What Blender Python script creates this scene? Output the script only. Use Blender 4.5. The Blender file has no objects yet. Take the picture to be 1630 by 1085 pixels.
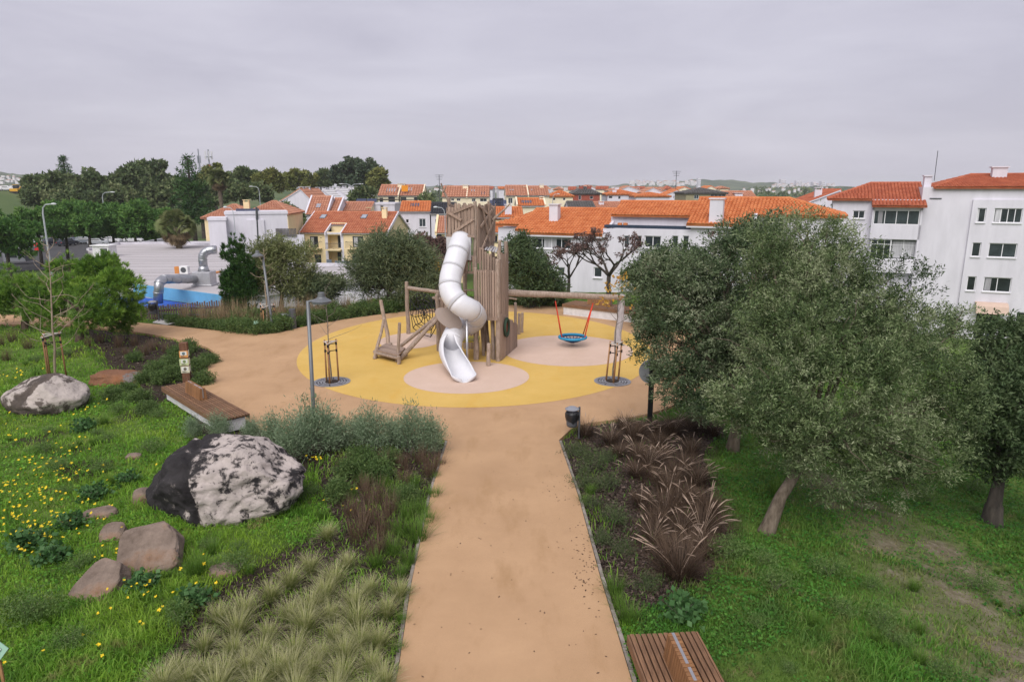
import bpy, bmesh, math, random
import numpy as np
from mathutils import Vector, Matrix

scene = bpy.context.scene
COL = scene.collection
RND = random.Random(11)
NR = np.random.default_rng(11)

# ------------------------------------------------------------------ camera
FPX, PCX, PCY = 1087.0, 815.0, 542.5          # focal length and centre in pixels of the 1630 px wide photograph
PITCH = math.atan((PCY - 300.0) / FPX)
CAMZ = 7.0
cam_data = bpy.data.cameras.new('camera')
cam_data.sensor_width = 36.0
cam_data.lens = 36.0 * FPX / 1630.0
cam_data.clip_start = 0.1
cam_data.clip_end = 20000.0
cam = bpy.data.objects.new('camera', cam_data)
COL.objects.link(cam)
cam.location = (0, 0, CAMZ)
cam.rotation_euler = (math.pi / 2 - PITCH, 0, 0)
scene.camera = cam

# ------------------------------------------------------------------ world: overcast sky
SUN_EL, SUN_AZ = math.radians(48), math.radians(196)   # azimuth clockwise from +Y
world = bpy.data.worlds.new('World')
scene.world = world
world.use_nodes = True
wn, wl = world.node_tree.nodes, world.node_tree.links
wn.clear()
w_out = wn.new('ShaderNodeOutputWorld')
w_bg = wn.new('ShaderNodeBackground')
w_bg.inputs['Strength'].default_value = 0.1
sky = wn.new('ShaderNodeTexSky')
sky.sky_type = 'NISHITA'
sky.sun_disc = False
sky.sun_elevation = SUN_EL
sky.sun_rotation = SUN_AZ
sky.air_density = 1.0
sky.dust_density = 3.0
w_tc = wn.new('ShaderNodeTexCoord')
w_map = wn.new('ShaderNodeMapping')
w_map.inputs['Scale'].default_value = (1.0, 1.0, 5.5)
w_n = wn.new('ShaderNodeTexNoise')
w_n.inputs['Scale'].default_value = 2.2
w_n.inputs['Detail'].default_value = 7.0
w_n.inputs['Roughness'].default_value = 0.55
w_n.inputs['Distortion'].default_value = 0.4
w_r = wn.new('ShaderNodeValToRGB')
w_r.color_ramp.elements[0].position = 0.36
w_r.color_ramp.elements[0].color = (2.50, 2.40, 2.83, 1)
w_r.color_ramp.elements[1].position = 0.66
w_r.color_ramp.elements[1].color = (3.08, 2.97, 3.40, 1)
w_mix = wn.new('ShaderNodeMix')
w_mix.data_type = 'RGBA'
w_mix.inputs['Factor'].default_value = 0.94
wl.new(w_tc.outputs['Generated'], w_map.inputs['Vector'])
wl.new(w_map.outputs['Vector'], w_n.inputs['Vector'])
wl.new(w_n.outputs['Fac'], w_r.inputs['Fac'])
wl.new(sky.outputs['Color'], w_mix.inputs['A'])
wl.new(w_r.outputs['Color'], w_mix.inputs['B'])
wl.new(w_mix.outputs['Result'], w_bg.inputs['Color'])
wl.new(w_bg.outputs['Background'], w_out.inputs['Surface'])

# ------------------------------------------------------------------ sun behind cloud (very soft)
sun_data = bpy.data.lights.new('sun', 'SUN')
sun_data.energy = 1.45
sun_data.angle = math.radians(50)
sun_data.color = (1.0, 0.965, 0.93)
sun = bpy.data.objects.new('sun', sun_data)
COL.objects.link(sun)
sdir = Vector((math.sin(SUN_AZ) * math.cos(SUN_EL), math.cos(SUN_AZ) * math.cos(SUN_EL), math.sin(SUN_EL)))
sun.rotation_euler = sdir.to_track_quat('Z', 'Y').to_euler()
sun.location = (0, -20, 60)

# ------------------------------------------------------------------ exposure and colour management
scene.view_settings.view_transform = 'Standard'
scene.view_settings.look = 'None'
scene.view_settings.exposure = 1.12
scene.view_settings.gamma = 1.0
scene.view_settings.use_curve_mapping = False
scene.cycles.max_bounces = 6
scene.cycles.diffuse_bounces = 3
scene.cycles.glossy_bounces = 2
scene.cycles.transmission_bounces = 3
scene.cycles.transparent_max_bounces = 6
scene.cycles.volume_bounces = 1
scene.cycles.use_denoising = True

# ------------------------------------------------------------------ pixel rays -> places in the world
CP, SP = math.cos(PITCH), math.sin(PITCH)

def ray(u, v):
    x = (u - PCX) / FPX
    y = -(v - PCY) / FPX
    return Vector((x, CP + y * SP, -SP + y * CP))

def PZ(u, v, z=0.0):
    r = ray(u, v)
    t = (z - CAMZ) / r.z
    return Vector((r.x * t, r.y * t, z))

def PD(u, v, Y):
    r = ray(u, v)
    t = Y / r.y
    return Vector((r.x * t, Y, CAMZ + r.z * t))

def sstep(a, b, x):
    t = np.clip((np.asarray(x, float) - a) / (b - a), 0, 1)
    return t * t * (3 - 2 * t)

def vnoise(x, y, z=0.0):
    """cheap smooth pseudo noise in about -1..1 (numpy arrays)"""
    return (np.sin(x * 1.0 + 1.7 * np.sin(y * 0.83 + z) + 0.3) * np.sin(y * 1.13 + 1.3 * np.sin(x * 0.71 - z * 1.2) + 1.1)
            + 0.5 * np.sin(x * 2.3 + z * 1.9 + 2.0 * np.sin(y * 1.7)) * np.sin(y * 2.6 - z * 2.2 + x)) / 1.3

def H(x, y):
    """height of the place at x, y: flat playground, ramp up to the viewer, lawn falling to the right, lower town behind"""
    x = np.asarray(x, float); y = np.asarray(y, float)
    z = 0.033 * np.clip(18.3 - y, 0, 14)
    edge = 4.2 + 5.5 * sstep(17, 26, y)
    d = np.clip(x - edge, 0, None)
    z = z - 0.17 * (d * d / (d + 1.5)) * (1 - sstep(18, 60, d) * 0.45)
    z = np.maximum(z, -5.5)
    lf = sstep(-4, -9, x) if False else 1 - sstep(-12, -6, x)
    back = 5.2 * sstep(45.5 - 5.5 * lf, 68 - 16 * lf, y)
    left = 4.0 * sstep(45, 75, -x) * sstep(30, 60, y)
    z = np.maximum(z - np.maximum(back, left), -6.0)
    z = z + 11.5 * sstep(215, 325, y) * sstep(185, 232, -x)
    return z

def Hs(x, y):
    return float(H(x, y))

def G(u, v):
    """point of the ground seen at pixel u, v"""
    z = 0.0
    p = PZ(u, v, z)
    for _ in range(14):
        z = Hs(p.x, p.y)
        p = PZ(u, v, z)
    return p

# ------------------------------------------------------------------ mesh builder
def rotz(a):
    return Matrix.Rotation(a, 3, 'Z')

class MB:
    def __init__(s):
        s.v = []; s.f = []
    def quad(s, a, b, c, d):
        n = len(s.v); s.v += [tuple(a), tuple(b), tuple(c), tuple(d)]; s.f.append((n, n + 1, n + 2, n + 3)); return s
    def poly(s, pts):
        n = len(s.v); s.v += [tuple(p) for p in pts]; s.f.append(tuple(range(n, n + len(pts)))); return s
    def box(s, c, size, rot=None):
        n = len(s.v); c = Vector(c)
        for dz in (-.5, .5):
            for dx, dy in ((-.5, -.5), (.5, -.5), (.5, .5), (-.5, .5)):
                p = Vector((dx * size[0], dy * size[1], dz * size[2]))
                if rot is not None: p = rot @ p
                s.v.append(tuple(c + p))
        s.f += [(n + 3, n + 2, n + 1, n), (n + 4, n + 5, n + 6, n + 7)]
        for i in range(4):
            j = (i + 1) % 4
            s.f.append((n + i, n + j, n + 4 + j, n + 4 + i))
        return s
    def b2(s, x0, x1, y0, y1, z0, z1):
        return s.box(((x0 + x1) / 2, (y0 + y1) / 2, (z0 + z1) / 2), (abs(x1 - x0), abs(y1 - y0), abs(z1 - z0)))
    def prism(s, pts, z0, z1):
        """pts: xy outline counter-clockwise"""
        n = len(s.v); k = len(pts)
        s.v += [(p[0], p[1], z0) for p in pts] + [(p[0], p[1], z1) for p in pts]
        s.f.append(tuple(range(n + k - 1, n - 1, -1))); s.f.append(tuple(range(n + k, n + 2 * k)))
        for i in range(k):
            j = (i + 1) % k
            s.f.append((n + i, n + j, n + k + j, n + k + i))
        return s
    def sweep(s, prof, a, b):
        """profile (list of 3d points at a) extruded by vector b"""
        n = len(s.v); k = len(prof); b = Vector(b)
        s.v += [tuple(Vector(p)) for p in prof] + [tuple(Vector(p) + b) for p in prof]
        s.f.append(tuple(range(n, n + k))); s.f.append(tuple(range(n + 2 * k - 1, n + k - 1, -1)))
        for i in range(k):
            j = (i + 1) % k
            s.f.append((n + j, n + i, n + k + i, n + k + j))
        return s
    def tube(s, pts, rad, n=8, cap=True):
        pts = [Vector(p) for p in pts]
        if not hasattr(rad, '__len__'): rad = [rad] * len(pts)
        base = len(s.v); up = None
        for i, p in enumerate(pts):
            t = (pts[min(i + 1, len(pts) - 1)] - pts[max(i - 1, 0)])
            if t.length < 1e-9: t = Vector((0, 0, 1))
            t.normalize()
            if up is None:
                up = Vector((0, 0, 1)) if abs(t.z) < 0.9 else Vector((1, 0, 0))
            x = t.cross(up)
            if x.length < 1e-5: x = t.orthogonal()
            x.normalize(); y = x.cross(t).normalized(); up = y
            for k in range(n):
                a = 2 * math.pi * k / n
                s.v.append(tuple(p + (x * math.cos(a) + y * math.sin(a)) * rad[i]))
        for i in range(len(pts) - 1):
            for k in range(n):
                k2 = (k + 1) % n
                a = base + i * n
                s.f.append((a + k, a + k2, a + n + k2, a + n + k))
        if cap:
            s.f.append(tuple(base + k for k in range(n - 1, -1, -1)))
            e = base + (len(pts) - 1) * n
            s.f.append(tuple(e + k for k in range(n)))
        return s
    def disc(s, c, r, h, n=24):
        return s.prism([(c[0] + r * math.cos(2 * math.pi * k / n), c[1] + r * math.sin(2 * math.pi * k / n)) for k in range(n)], c[2], c[2] + h)
    def ring(s, c, r0, r1, z0, z1, n=28, a0=0, a1=2 * math.pi):
        base = len(s.v)
        closed = abs(a1 - a0 - 2 * math.pi) < 1e-6
        m = n if closed else n + 1
        for k in range(m):
            a = a0 + (a1 - a0) * k / n
            for r, z in ((r0, z0), (r1, z0), (r1, z1), (r0, z1)):
                s.v.append((c[0] + r * math.cos(a), c[1] + r * math.sin(a), c[2] + z))
        for k in range(n):
            a = base + 4 * k; b = base + 4 * ((k + 1) % m)
            for q in range(4):
                q2 = (q + 1) % 4
                s.f.append((a + q, b + q, b + q2, a + q2))
        if not closed:
            s.f.append((base, base + 1, base + 2, base + 3)[::1]); e = base + 4 * n
            s.f.append((e + 3, e + 2, e + 1, e))
        return s
    def sphere(s, c, r, seg=10, rings=6):
        base = len(s.v); c = Vector(c)
        if not hasattr(r, '__len__'): r = (r, r, r)
        for i in range(1, rings):
            th = math.pi * i / rings
            for k in range(seg):
                a = 2 * math.pi * k / seg
                s.v.append((c.x + r[0] * math.sin(th) * math.cos(a), c.y + r[1] * math.sin(th) * math.sin(a), c.z + r[2] * math.cos(th)))
        s.v += [(c.x, c.y, c.z + r[2]), (c.x, c.y, c.z - r[2])]
        t, bt = len(s.v) - 2, len(s.v) - 1
        for i in range(rings - 2):
            for k in range(seg):
                k2 = (k + 1) % seg
                s.f.append((base + i * seg + k, base + (i + 1) * seg + k, base + (i + 1) * seg + k2, base + i * seg + k2))
        for k in range(seg):
            k2 = (k + 1) % seg
            s.f.append((t, base + k, base + k2))
            e = base + (rings - 2) * seg
            s.f.append((bt, e + k2, e + k))
        return s
    def mesh(s, name, mat, smooth=False):
        me = bpy.data.meshes.new(name)
        me.from_pydata(s.v, [], s.f)
        if mat is not None: me.materials.append(mat)
        if smooth:
            me.polygons.foreach_set('use_smooth', [True] * len(me.polygons))
        me.update()
        return me
    def build(s, name, mat, parent=None, smooth=False, world=False, bevel=0):
        """world=True: coordinates are world ones; they are made local to the (unrotated) parent"""
        if world and parent is not None:
            o = parent.location
            if parent.parent is not None: o = o + parent.parent.location
            s.v = [(a - o.x, b - o.y, c - o.z) for a, b, c in s.v]
        ob = bpy.data.objects.new(name, s.mesh(name, mat, smooth))
        COL.objects.link(ob)
        if parent is not None: ob.parent = parent
        if bevel:
            m = ob.modifiers.new('bevel', 'BEVEL'); m.width = bevel; m.segments = 2; m.limit_method = 'ANGLE'
        return ob

def link_mesh(name, me, parent=None, loc=(0, 0, 0), rot=(0, 0, 0), scale=(1, 1, 1)):
    o = bpy.data.objects.new(name, me); COL.objects.link(o)
    o.location = loc; o.rotation_euler = rot; o.scale = scale
    if parent is not None: o.parent = parent
    return o

def np_mesh(name, verts, quads=None, tris=None, mat=None, vary=None, smooth=False):
    """fast mesh from numpy arrays; vary: one float per face"""
    me = bpy.data.meshes.new(name)
    verts = np.ascontiguousarray(verts, np.float32)
    parts = []; sizes = []
    if quads is not None and len(quads): parts.append(np.asarray(quads, np.int32).ravel()); sizes.append(np.full(len(quads), 4, np.int32))
    if tris is not None and len(tris): parts.append(np.asarray(tris, np.int32).ravel()); sizes.append(np.full(len(tris), 3, np.int32))
    loops = np.concatenate(parts); sz = np.concatenate(sizes)
    starts = np.concatenate([[0], np.cumsum(sz)[:-1]]).astype(np.int32)
    me.vertices.add(len(verts)); me.vertices.foreach_set('co', verts.ravel())
    me.loops.add(len(loops)); me.loops.foreach_set('vertex_index', loops)
    me.polygons.add(len(sz)); me.polygons.foreach_set('loop_start', starts)
    if mat is not None: me.materials.append(mat)
    if vary is not None:
        a = me.attributes.new('vary', 'FLOAT', 'FACE')
        a.data.foreach_set('value', np.ascontiguousarray(vary, np.float32))
    if smooth: me.polygons.foreach_set('use_smooth', np.ones(len(sz), bool))
    me.update(calc_edges=True)
    return me

def tag(o, label=None, cat=None, group=None, kind=None):
    if label: o['label'] = label
    if cat: o['category'] = cat
    if group: o['group'] = group
    if kind: o['kind'] = kind
    return o

def thing(name, label, cat, loc=(0, 0, 0), rz=0.0, group=None):
    o = bpy.data.objects.new(name, None); COL.objects.link(o)
    o.location = loc; o.rotation_euler = (0, 0, rz)
    o.empty_display_size = 0.2
    return tag(o, label, cat, group)

CHILDREN = None
def copy_tree(o, label=None, loc=None, rz=None, scale=None, parent=None):
    c = o.copy(); COL.objects.link(c)
    if parent is not None: c.parent = parent
    if label: c['label'] = label
    if loc is not None: c.location = loc
    if rz is not None: c.rotation_euler = (c.rotation_euler[0], c.rotation_euler[1], rz)
    if scale is not None: c.scale = scale if hasattr(scale, '__len__') else (scale,) * 3
    for ch in list(o.children):
        copy_tree(ch, parent=c)
    return c

# ------------------------------------------------------------------ materials
def lin(r, g, b):
    f = lambda c: ((c / 255.0 + 0.055) / 1.055) ** 2.4 if c > 10 else c / 255.0 / 12.92
    return (f(r), f(g), f(b), 1)

_mats = {}
def M(name, col, rough=0.8, var=0.12, scale=3.0, bump=0.0, bscale=25.0, col2=None, spec=0.3, metal=0.0, rnd=0.0, stretch=None, detail=5.0, lo=0.35, hi=0.68):
    """procedural principled material: two-tone noise, optional bump, optional random tone per object"""
    if name in _mats: return _mats[name]
    m = bpy.data.materials.new(name); m.use_nodes = True
    n, l = m.node_tree.nodes, m.node_tree.links
    b = n['Principled BSDF']
    b.inputs['Roughness'].default_value = rough
    b.inputs['Metallic'].default_value = metal
    b.inputs['Specular IOR Level'].default_value = spec
    c = (col[0], col[1], col[2], 1)
    if col2 is None:
        ca = (c[0] * (1 - var), c[1] * (1 - var), c[2] * (1 - var), 1); cb = (min(1, c[0] * (1 + var)), min(1, c[1] * (1 + var)), min(1, c[2] * (1 + var)), 1)
    else:
        ca, cb = c, (col2[0], col2[1], col2[2], 1)
    tc = n.new('ShaderNodeTexCoord'); mp = n.new('ShaderNodeMapping')
    if stretch: mp.inputs['Scale'].default_value = stretch
    no = n.new('ShaderNodeTexNoise'); no.inputs['Scale'].default_value = scale; no.inputs['Detail'].default_value = detail; no.inputs['Roughness'].default_value = 0.62
    l.new(tc.outputs['Object'], mp.inputs['Vector']); l.new(mp.outputs['Vector'], no.inputs['Vector'])
    rp = n.new('ShaderNodeValToRGB'); rp.color_ramp.elements[0].position = lo; rp.color_ramp.elements[1].position = hi
    rp.color_ramp.elements[0].color = ca; rp.color_ramp.elements[1].color = cb
    l.new(no.outputs['Fac'], rp.inputs['Fac'])
    out = rp.outputs['Color']
    if rnd:
        oi = n.new('ShaderNodeObjectInfo'); hs = n.new('ShaderNodeHueSaturation')
        mr = n.new('ShaderNodeMapRange'); mr.inputs['To Min'].default_value = 1 - rnd; mr.inputs['To Max'].default_value = 1 + rnd
        l.new(oi.outputs['Random'], mr.inputs['Value']); l.new(mr.outputs['Result'], hs.inputs['Value']); l.new(out, hs.inputs['Color'])
        out = hs.outputs['Color']
    l.new(out, b.inputs['Base Color'])
    if bump:
        nb = n.new('ShaderNodeTexNoise'); nb.inputs['Scale'].default_value = bscale; nb.inputs['Detail'].default_value = 5
        l.new(mp.outputs['Vector'], nb.inputs['Vector'])
        bp = n.new('ShaderNodeBump'); bp.inputs['Strength'].default_value = bump; bp.inputs['Distance'].default_value = 0.05
        l.new(nb.outputs['Fac'], bp.inputs['Height']); l.new(bp.outputs['Normal'], b.inputs['Normal'])
    _mats[name] = m
    return m

def LEAF(name, cols, trans=0.25, rough=0.6, patch=0.0, pscale=0.5, pcol=None, more=()):
    """foliage: the face attribute 'vary' picks a tone; some light passes through"""
    if name in _mats: return _mats[name]
    m = bpy.data.materials.new(name); m.use_nodes = True
    n, l = m.node_tree.nodes, m.node_tree.links
    b = n['Principled BSDF']; out = n['Material Output']
    b.inputs['Roughness'].default_value = rough; b.inputs['Specular IOR Level'].default_value = 0.25
    at = n.new('ShaderNodeAttribute'); at.attribute_name = 'vary'
    rp = n.new('ShaderNodeValToRGB')
    els = rp.color_ramp.elements
    while len(els) < len(cols): els.new(0.5)
    for i, c in enumerate(cols):
        els[i].position = i / max(1, len(cols) - 1); els[i].color = (c[0], c[1], c[2], 1)
    l.new(at.outputs['Fac'], rp.inputs['Fac'])
    col = rp.outputs['Color']
    if patch:
        tc = n.new('ShaderNodeTexCoord'); no = n.new('ShaderNodeTexNoise'); no.inputs['Scale'].default_value = pscale; no.inputs['Detail'].default_value = 3
        l.new(tc.outputs['Object'], no.inputs['Vector'])
        mr = n.new('ShaderNodeMapRange'); mr.inputs['From Min'].default_value = 0.42; mr.inputs['From Max'].default_value = 0.62; mr.inputs['To Max'].default_value = patch
        l.new(no.outputs['Fac'], mr.inputs['Value'])
        mx = n.new('ShaderNodeMix'); mx.data_type = 'RGBA'
        l.new(mr.outputs['Result'], mx.inputs['Factor']); l.new(col, mx.inputs['A']); mx.inputs['B'].default_value = (pcol[0], pcol[1], pcol[2], 1)
        col = mx.outputs['Result']
        for (sc, lo, hi, k, cc) in more:
            no = n.new('ShaderNodeTexNoise'); no.inputs['Scale'].default_value = sc; no.inputs['Detail'].default_value = 4
            l.new(tc.outputs['Object'], no.inputs['Vector'])
            mr = n.new('ShaderNodeMapRange'); mr.inputs['From Min'].default_value = lo; mr.inputs['From Max'].default_value = hi; mr.inputs['To Max'].default_value = k
            l.new(no.outputs['Fac'], mr.inputs['Value'])
            mx = n.new('ShaderNodeMix'); mx.data_type = 'RGBA'
            l.new(mr.outputs['Result'], mx.inputs['Factor']); l.new(col, mx.inputs['A']); mx.inputs['B'].default_value = (*cc, 1)
            col = mx.outputs['Result']
    l.new(col, b.inputs['Base Color'])
    if trans:
        t = n.new('ShaderNodeBsdfTranslucent'); mx = n.new('ShaderNodeMixShader'); mx.inputs['Fac'].default_value = trans
        l.new(col, t.inputs['Color']); l.new(b.outputs['BSDF'], mx.inputs[1]); l.new(t.outputs['BSDF'], mx.inputs[2])
        l.new(mx.outputs['Shader'], out.inputs['Surface'])
    _mats[name] = m
    return m

def GLASS(name='window_glass', col=(0.035, 0.045, 0.05)):
    if name in _mats: return _mats[name]
    m = M(name, col, rough=0.12, var=0.35, scale=0.9, spec=0.5, rnd=0.5)
    return m

def in_poly(x, y, poly):
    x = np.asarray(x); y = np.asarray(y); ins = np.zeros(x.shape, bool)
    k = len(poly)
    for i in range(k):
        x0, y0 = poly[i][0], poly[i][1]; x1, y1 = poly[(i + 1) % k][0], poly[(i + 1) % k][1]
        c = ((y0 > y) != (y1 > y)) & (x < (x1 - x0) * (y - y0) / (y1 - y0 + 1e-12) + x0)
        ins ^= c
    return ins

def poly_dist(x, y, poly):
    x = np.asarray(x, float); y = np.asarray(y, float); best = np.full(x.shape, 1e9)
    k = len(poly)
    for i in range(k):
        ax, ay = poly[i][0], poly[i][1]; bx, by = poly[(i + 1) % k][0], poly[(i + 1) % k][1]
        dx, dy = bx - ax, by - ay
        t = np.clip(((x - ax) * dx + (y - ay) * dy) / (dx * dx + dy * dy + 1e-12), 0, 1)
        best = np.minimum(best, np.hypot(x - ax - t * dx, y - ay - t * dy))
    return best
# ================================================================== ground, path, playground floor
def chaikin(pts, it=2, closed=True):
    for _ in range(it):
        q = []
        n = len(pts)
        for i in range(n if closed else n - 1):
            a, b = pts[i], pts[(i + 1) % n]
            q.append((a[0] * .75 + b[0] * .25, a[1] * .75 + b[1] * .25)); q.append((a[0] * .25 + b[0] * .75, a[1] * .25 + b[1] * .75))
        pts = q
    return pts

def gp(lst):
    return [(G(u, v).x, G(u, v).y) for u, v in lst]

EDGE_L = [(-1.62, 1.0)] + gp([(632, 1085), (655, 930), (688, 780)]) + [(-1.82, 18.3)]
EDGE_R = [(1.78, 1.0)] + gp([(1005, 1085), (955, 920), (920, 790)]) + [(1.33, 18.3)]
plaza_l = gp([(702, 694), (600, 690), (480, 690), (420, 684), (375, 662), (318, 622), (322, 592), (346, 572), (338, 556), (300, 545), (245, 533), (180, 525), (100, 519), (0, 517), (-200, 520)])
plaza_far = gp([(-200, 499), (0, 500), (150, 508), (262, 518), (345, 527), (432, 534), (480, 521), (560, 507), (640, 497), (720, 489), (800, 486), (900, 488), (1000, 500)])
plaza_r = gp([(1060, 520), (1180, 545), (1180, 580), (1120, 615), (1062, 654), (990, 668), (925, 676), (896, 692)])
PLAZA = [EDGE_L[-1]] + chaikin(plaza_l + plaza_far + plaza_r, 2, closed=False) + [EDGE_R[-1]]
RAMP = EDGE_L + EDGE_R[::-1]

# planting zones (outlines on the ground)
BED_R = gp([(893, 703), (935, 676), (1000, 672), (1085, 668), (1150, 680), (1118, 720), (1135, 790), (1165, 850), (1120, 925), (1050, 960), (985, 985), (955, 920), (920, 790)])
BED_STIPA = gp([(250, 1200), (262, 1050), (300, 960), (420, 900), (500, 850), (560, 830), (640, 900), (662, 920), (655, 930), (632, 1085), (610, 1200)])
BED_MIX = gp([(500, 735), (560, 700), (700, 694), (706, 712), (688, 780), (700, 880), (650, 915), (560, 860), (520, 800)])
BED_ART = gp([(300, 660), (380, 668), (480, 692), (700, 694), (706, 712), (560, 740), (480, 745), (330, 700)])
BED_FAR = gp([(265, 517), (345, 527), (432, 534), (480, 520), (560, 506), (640, 496), (720, 487), (800, 485), (890, 487), (890, 470), (700, 472), (560, 486), (430, 500), (250, 500)])
BED_LEFT = gp([(135, 520), (250, 536), (338, 558), (344, 572), (322, 592), (316, 612), (276, 632), (250, 640), (180, 590), (160, 560)])
BEDS = [BED_R, BED_STIPA, BED_MIX, BED_ART, BED_FAR, BED_LEFT]

def paved_dist(x, y):
    """signed distance to the paved areas, negative inside"""
    d = np.minimum(poly_dist(x, y, PLAZA), poly_dist(x, y, RAMP))
    return np.where(in_poly(x, y, PLAZA) | in_poly(x, y, RAMP), -d, d)

def grow(lim0, lim1, step, far, k=1.25):
    a = list(np.arange(lim0, lim1 + 1e-6, step)); s = step; x = lim1
    while x < far:
        s *= k; x += s; a.append(x)
    s = step; x = lim0; pre = []
    while x > -far:
        s *= k; x -= s; pre.append(x)
    return np.array(pre[::-1] + a)

gx = grow(-22, 22, 0.25, 4300); gy = grow(0, 46, 0.25, 4300)
gy = gy[gy > -400]
XX, YY = np.meshgrid(gx, gy)
ZZ = H(XX, YY)
pd_ = paved_dist(XX, YY)
bump = 0.10 * vnoise(XX * 0.55, YY * 0.55) + 0.05 * vnoise(XX * 1.9 + 5, YY * 1.9) + 0.03 * vnoise(XX * 4.3 + 1, YY * 4.3)
ZZ = ZZ - 0.02 + np.clip(bump, -1, 1) * sstep(0.1, 2.0, pd_) * np.where(YY < 70, 1, 0)
ZZ = np.where(pd_ < 0.06, H(XX, YY) - 0.10, ZZ)
nxg, nyg = len(gx), len(gy)
idx = np.arange(nxg * nyg).reshape(nyg, nxg)
gq = np.stack([idx[:-1, :-1], idx[:-1, 1:], idx[1:, 1:], idx[1:, :-1]], -1).reshape(-1, 4)
gv = np.stack([XX, YY, ZZ], -1).reshape(-1, 3)

def ground_z(x, y):
    """height of the real ground sheet (bilinear on its grid)"""
    x = np.asarray(x, float); y = np.asarray(y, float)
    i = np.clip(np.searchsorted(gx, x) - 1, 0, nxg - 2); j = np.clip(np.searchsorted(gy, y) - 1, 0, nyg - 2)
    fx = (x - gx[i]) / (gx[i + 1] - gx[i]); fy = (y - gy[j]) / (gy[j + 1] - gy[j])
    return (ZZ[j, i] * (1 - fx) + ZZ[j, i + 1] * fx) * (1 - fy) + (ZZ[j + 1, i] * (1 - fx) + ZZ[j + 1, i + 1] * fx) * fy

def gz(x, y):
    return float(ground_z(x, y))

def GG(u, v):
    p = G(u, v); p.z = gz(p.x, p.y); return p

# ground material: grass thatch, bare soil in the beds, a dry trodden track on the right-hand slope
gm = bpy.data.materials.new('ground_material'); gm.use_nodes = True
n, l = gm.node_tree.nodes, gm.node_tree.links
b = n['Principled BSDF']; b.inputs['Roughness'].default_value = 0.95; b.inputs['Specular IOR Level'].default_value = 0.1
tc = n.new('ShaderNodeTexCoord')
def _noise(sc, det=5, rough=.6):
    q = n.new('ShaderNodeTexNoise'); q.inputs['Scale'].default_value = sc; q.inputs['Detail'].default_value = det; q.inputs['Roughness'].default_value = rough
    l.new(tc.outputs['Object'], q.inputs['Vector']); return q
def _ramp(src, stops):
    r = n.new('ShaderNodeValToRGB'); e = r.color_ramp.elements
    while len(e) < len(stops): e.new(.5)
    for i, (p, c) in enumerate(stops): e[i].position = p; e[i].color = (c[0], c[1], c[2], 1)
    l.new(src, r.inputs['Fac']); return r
def _mix(f, a, c):
    m = n.new('ShaderNodeMix'); m.data_type = 'RGBA'; l.new(f, m.inputs['Factor']); l.new(a, m.inputs['A']); l.new(c, m.inputs['B']); return m.outputs['Result']
def _attr(a):
    q = n.new('ShaderNodeAttribute'); q.attribute_name = a; return q.outputs['Fac']
grass_c = _ramp(_noise(2.2, 8, .7).outputs['Fac'], [(0.3, (.05, .085, .018)), (0.5, (.095, .16, .03)), (0.7, (.15, .20, .05))]).outputs['Color']
soil_c = _ramp(_noise(9, 8, .75).outputs['Fac'], [(0.3, (.022, .017, .013)), (0.55, (.05, .038, .028)), (0.75, (.11, .085, .062))]).outputs['Color']
dry_c = _ramp(_noise(5, 8, .75).outputs['Fac'], [(0.3, (.10, .085, .05)), (0.5, (.19, .16, .11)), (0.72, (.30, .26, .20))]).outputs['Color']
far_c = _ramp(_noise(0.012, 6, .6).outputs['Fac'], [(0.35, (.045, .075, .03)), (0.5, (.08, .12, .04)), (0.65, (.15, .15, .08))]).outputs['Color']
c1 = _mix(_attr('soil'), grass_c, soil_c)
c2 = _mix(_attr('dry'), c1, dry_c)
c3 = _mix(_attr('far'), c2, far_c)
l.new(c3, b.inputs['Base Color'])
nb = _noise(14, 8, .7); bp = n.new('ShaderNodeBump'); bp.inputs['Strength'].default_value = .8; bp.inputs['Distance'].default_value = .06
l.new(nb.outputs['Fac'], bp.inputs['Height']); l.new(bp.outputs['Normal'], b.inputs['Normal'])

soil = np.zeros(XX.shape)
for B in BEDS:
    d = poly_dist(XX, YY, B); soil = np.maximum(soil, np.where(in_poly(XX, YY, B), 1.0, 1 - sstep(0, 0.5, d)))
soil = np.maximum(soil, 1 - sstep(0.0, 0.45, pd_))
for (u, v, r) in ((250, 560, 1.6), (240, 600, 1.5), (120, 560, 1.2), (60, 700, .7), (130, 745, .6), (215, 660, .6), (110, 720, .5), (1030, 1010, .7)):
    p = G(u, v); soil = np.maximum(soil, (1 - sstep(r * .5, r, np.hypot(XX - p.x, (YY - p.y) * .8) + .25 * vnoise(XX * 3, YY * 3))) * .85)
TRACK = [gp([(1310, 760)])[0], gp([(1390, 830)])[0], gp([(1490, 920)])[0], gp([(1580, 1030)])[0], gp([(1650, 1110)])[0]]
TRACK2 = [gp([(1380, 830)])[0], gp([(1510, 880)])[0], gp([(1640, 960)])[0]]
def line_dist(x, y, L):
    best = np.full(np.shape(x), 1e9)
    for (ax, ay), (bx, by) in zip(L[:-1], L[1:]):
        dx, dy = bx - ax, by - ay
        t = np.clip(((x - ax) * dx + (y - ay) * dy) / (dx * dx + dy * dy), 0, 1)
        best = np.minimum(best, np.hypot(x - ax - t * dx, y - ay - t * dy))
    return best
def dryness(x, y):
    d = np.minimum(line_dist(x, y, TRACK), line_dist(x, y, TRACK2) + .2) + .45 * vnoise(x * 2.1, y * 2.1) + .25 * vnoise(x * 5.3, y * 5.3 + 2)
    return (1 - sstep(.1, 2.0, d)) * (.50 + .50 * sstep(-.4, .5, vnoise(x * 3.1 + 2, y * 3.1, 1.0)))
dry = dryness(XX, YY)
far = sstep(60, 110, np.hypot(XX, YY))
gme = np_mesh('ground', gv, quads=gq, mat=gm, smooth=True)
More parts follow.
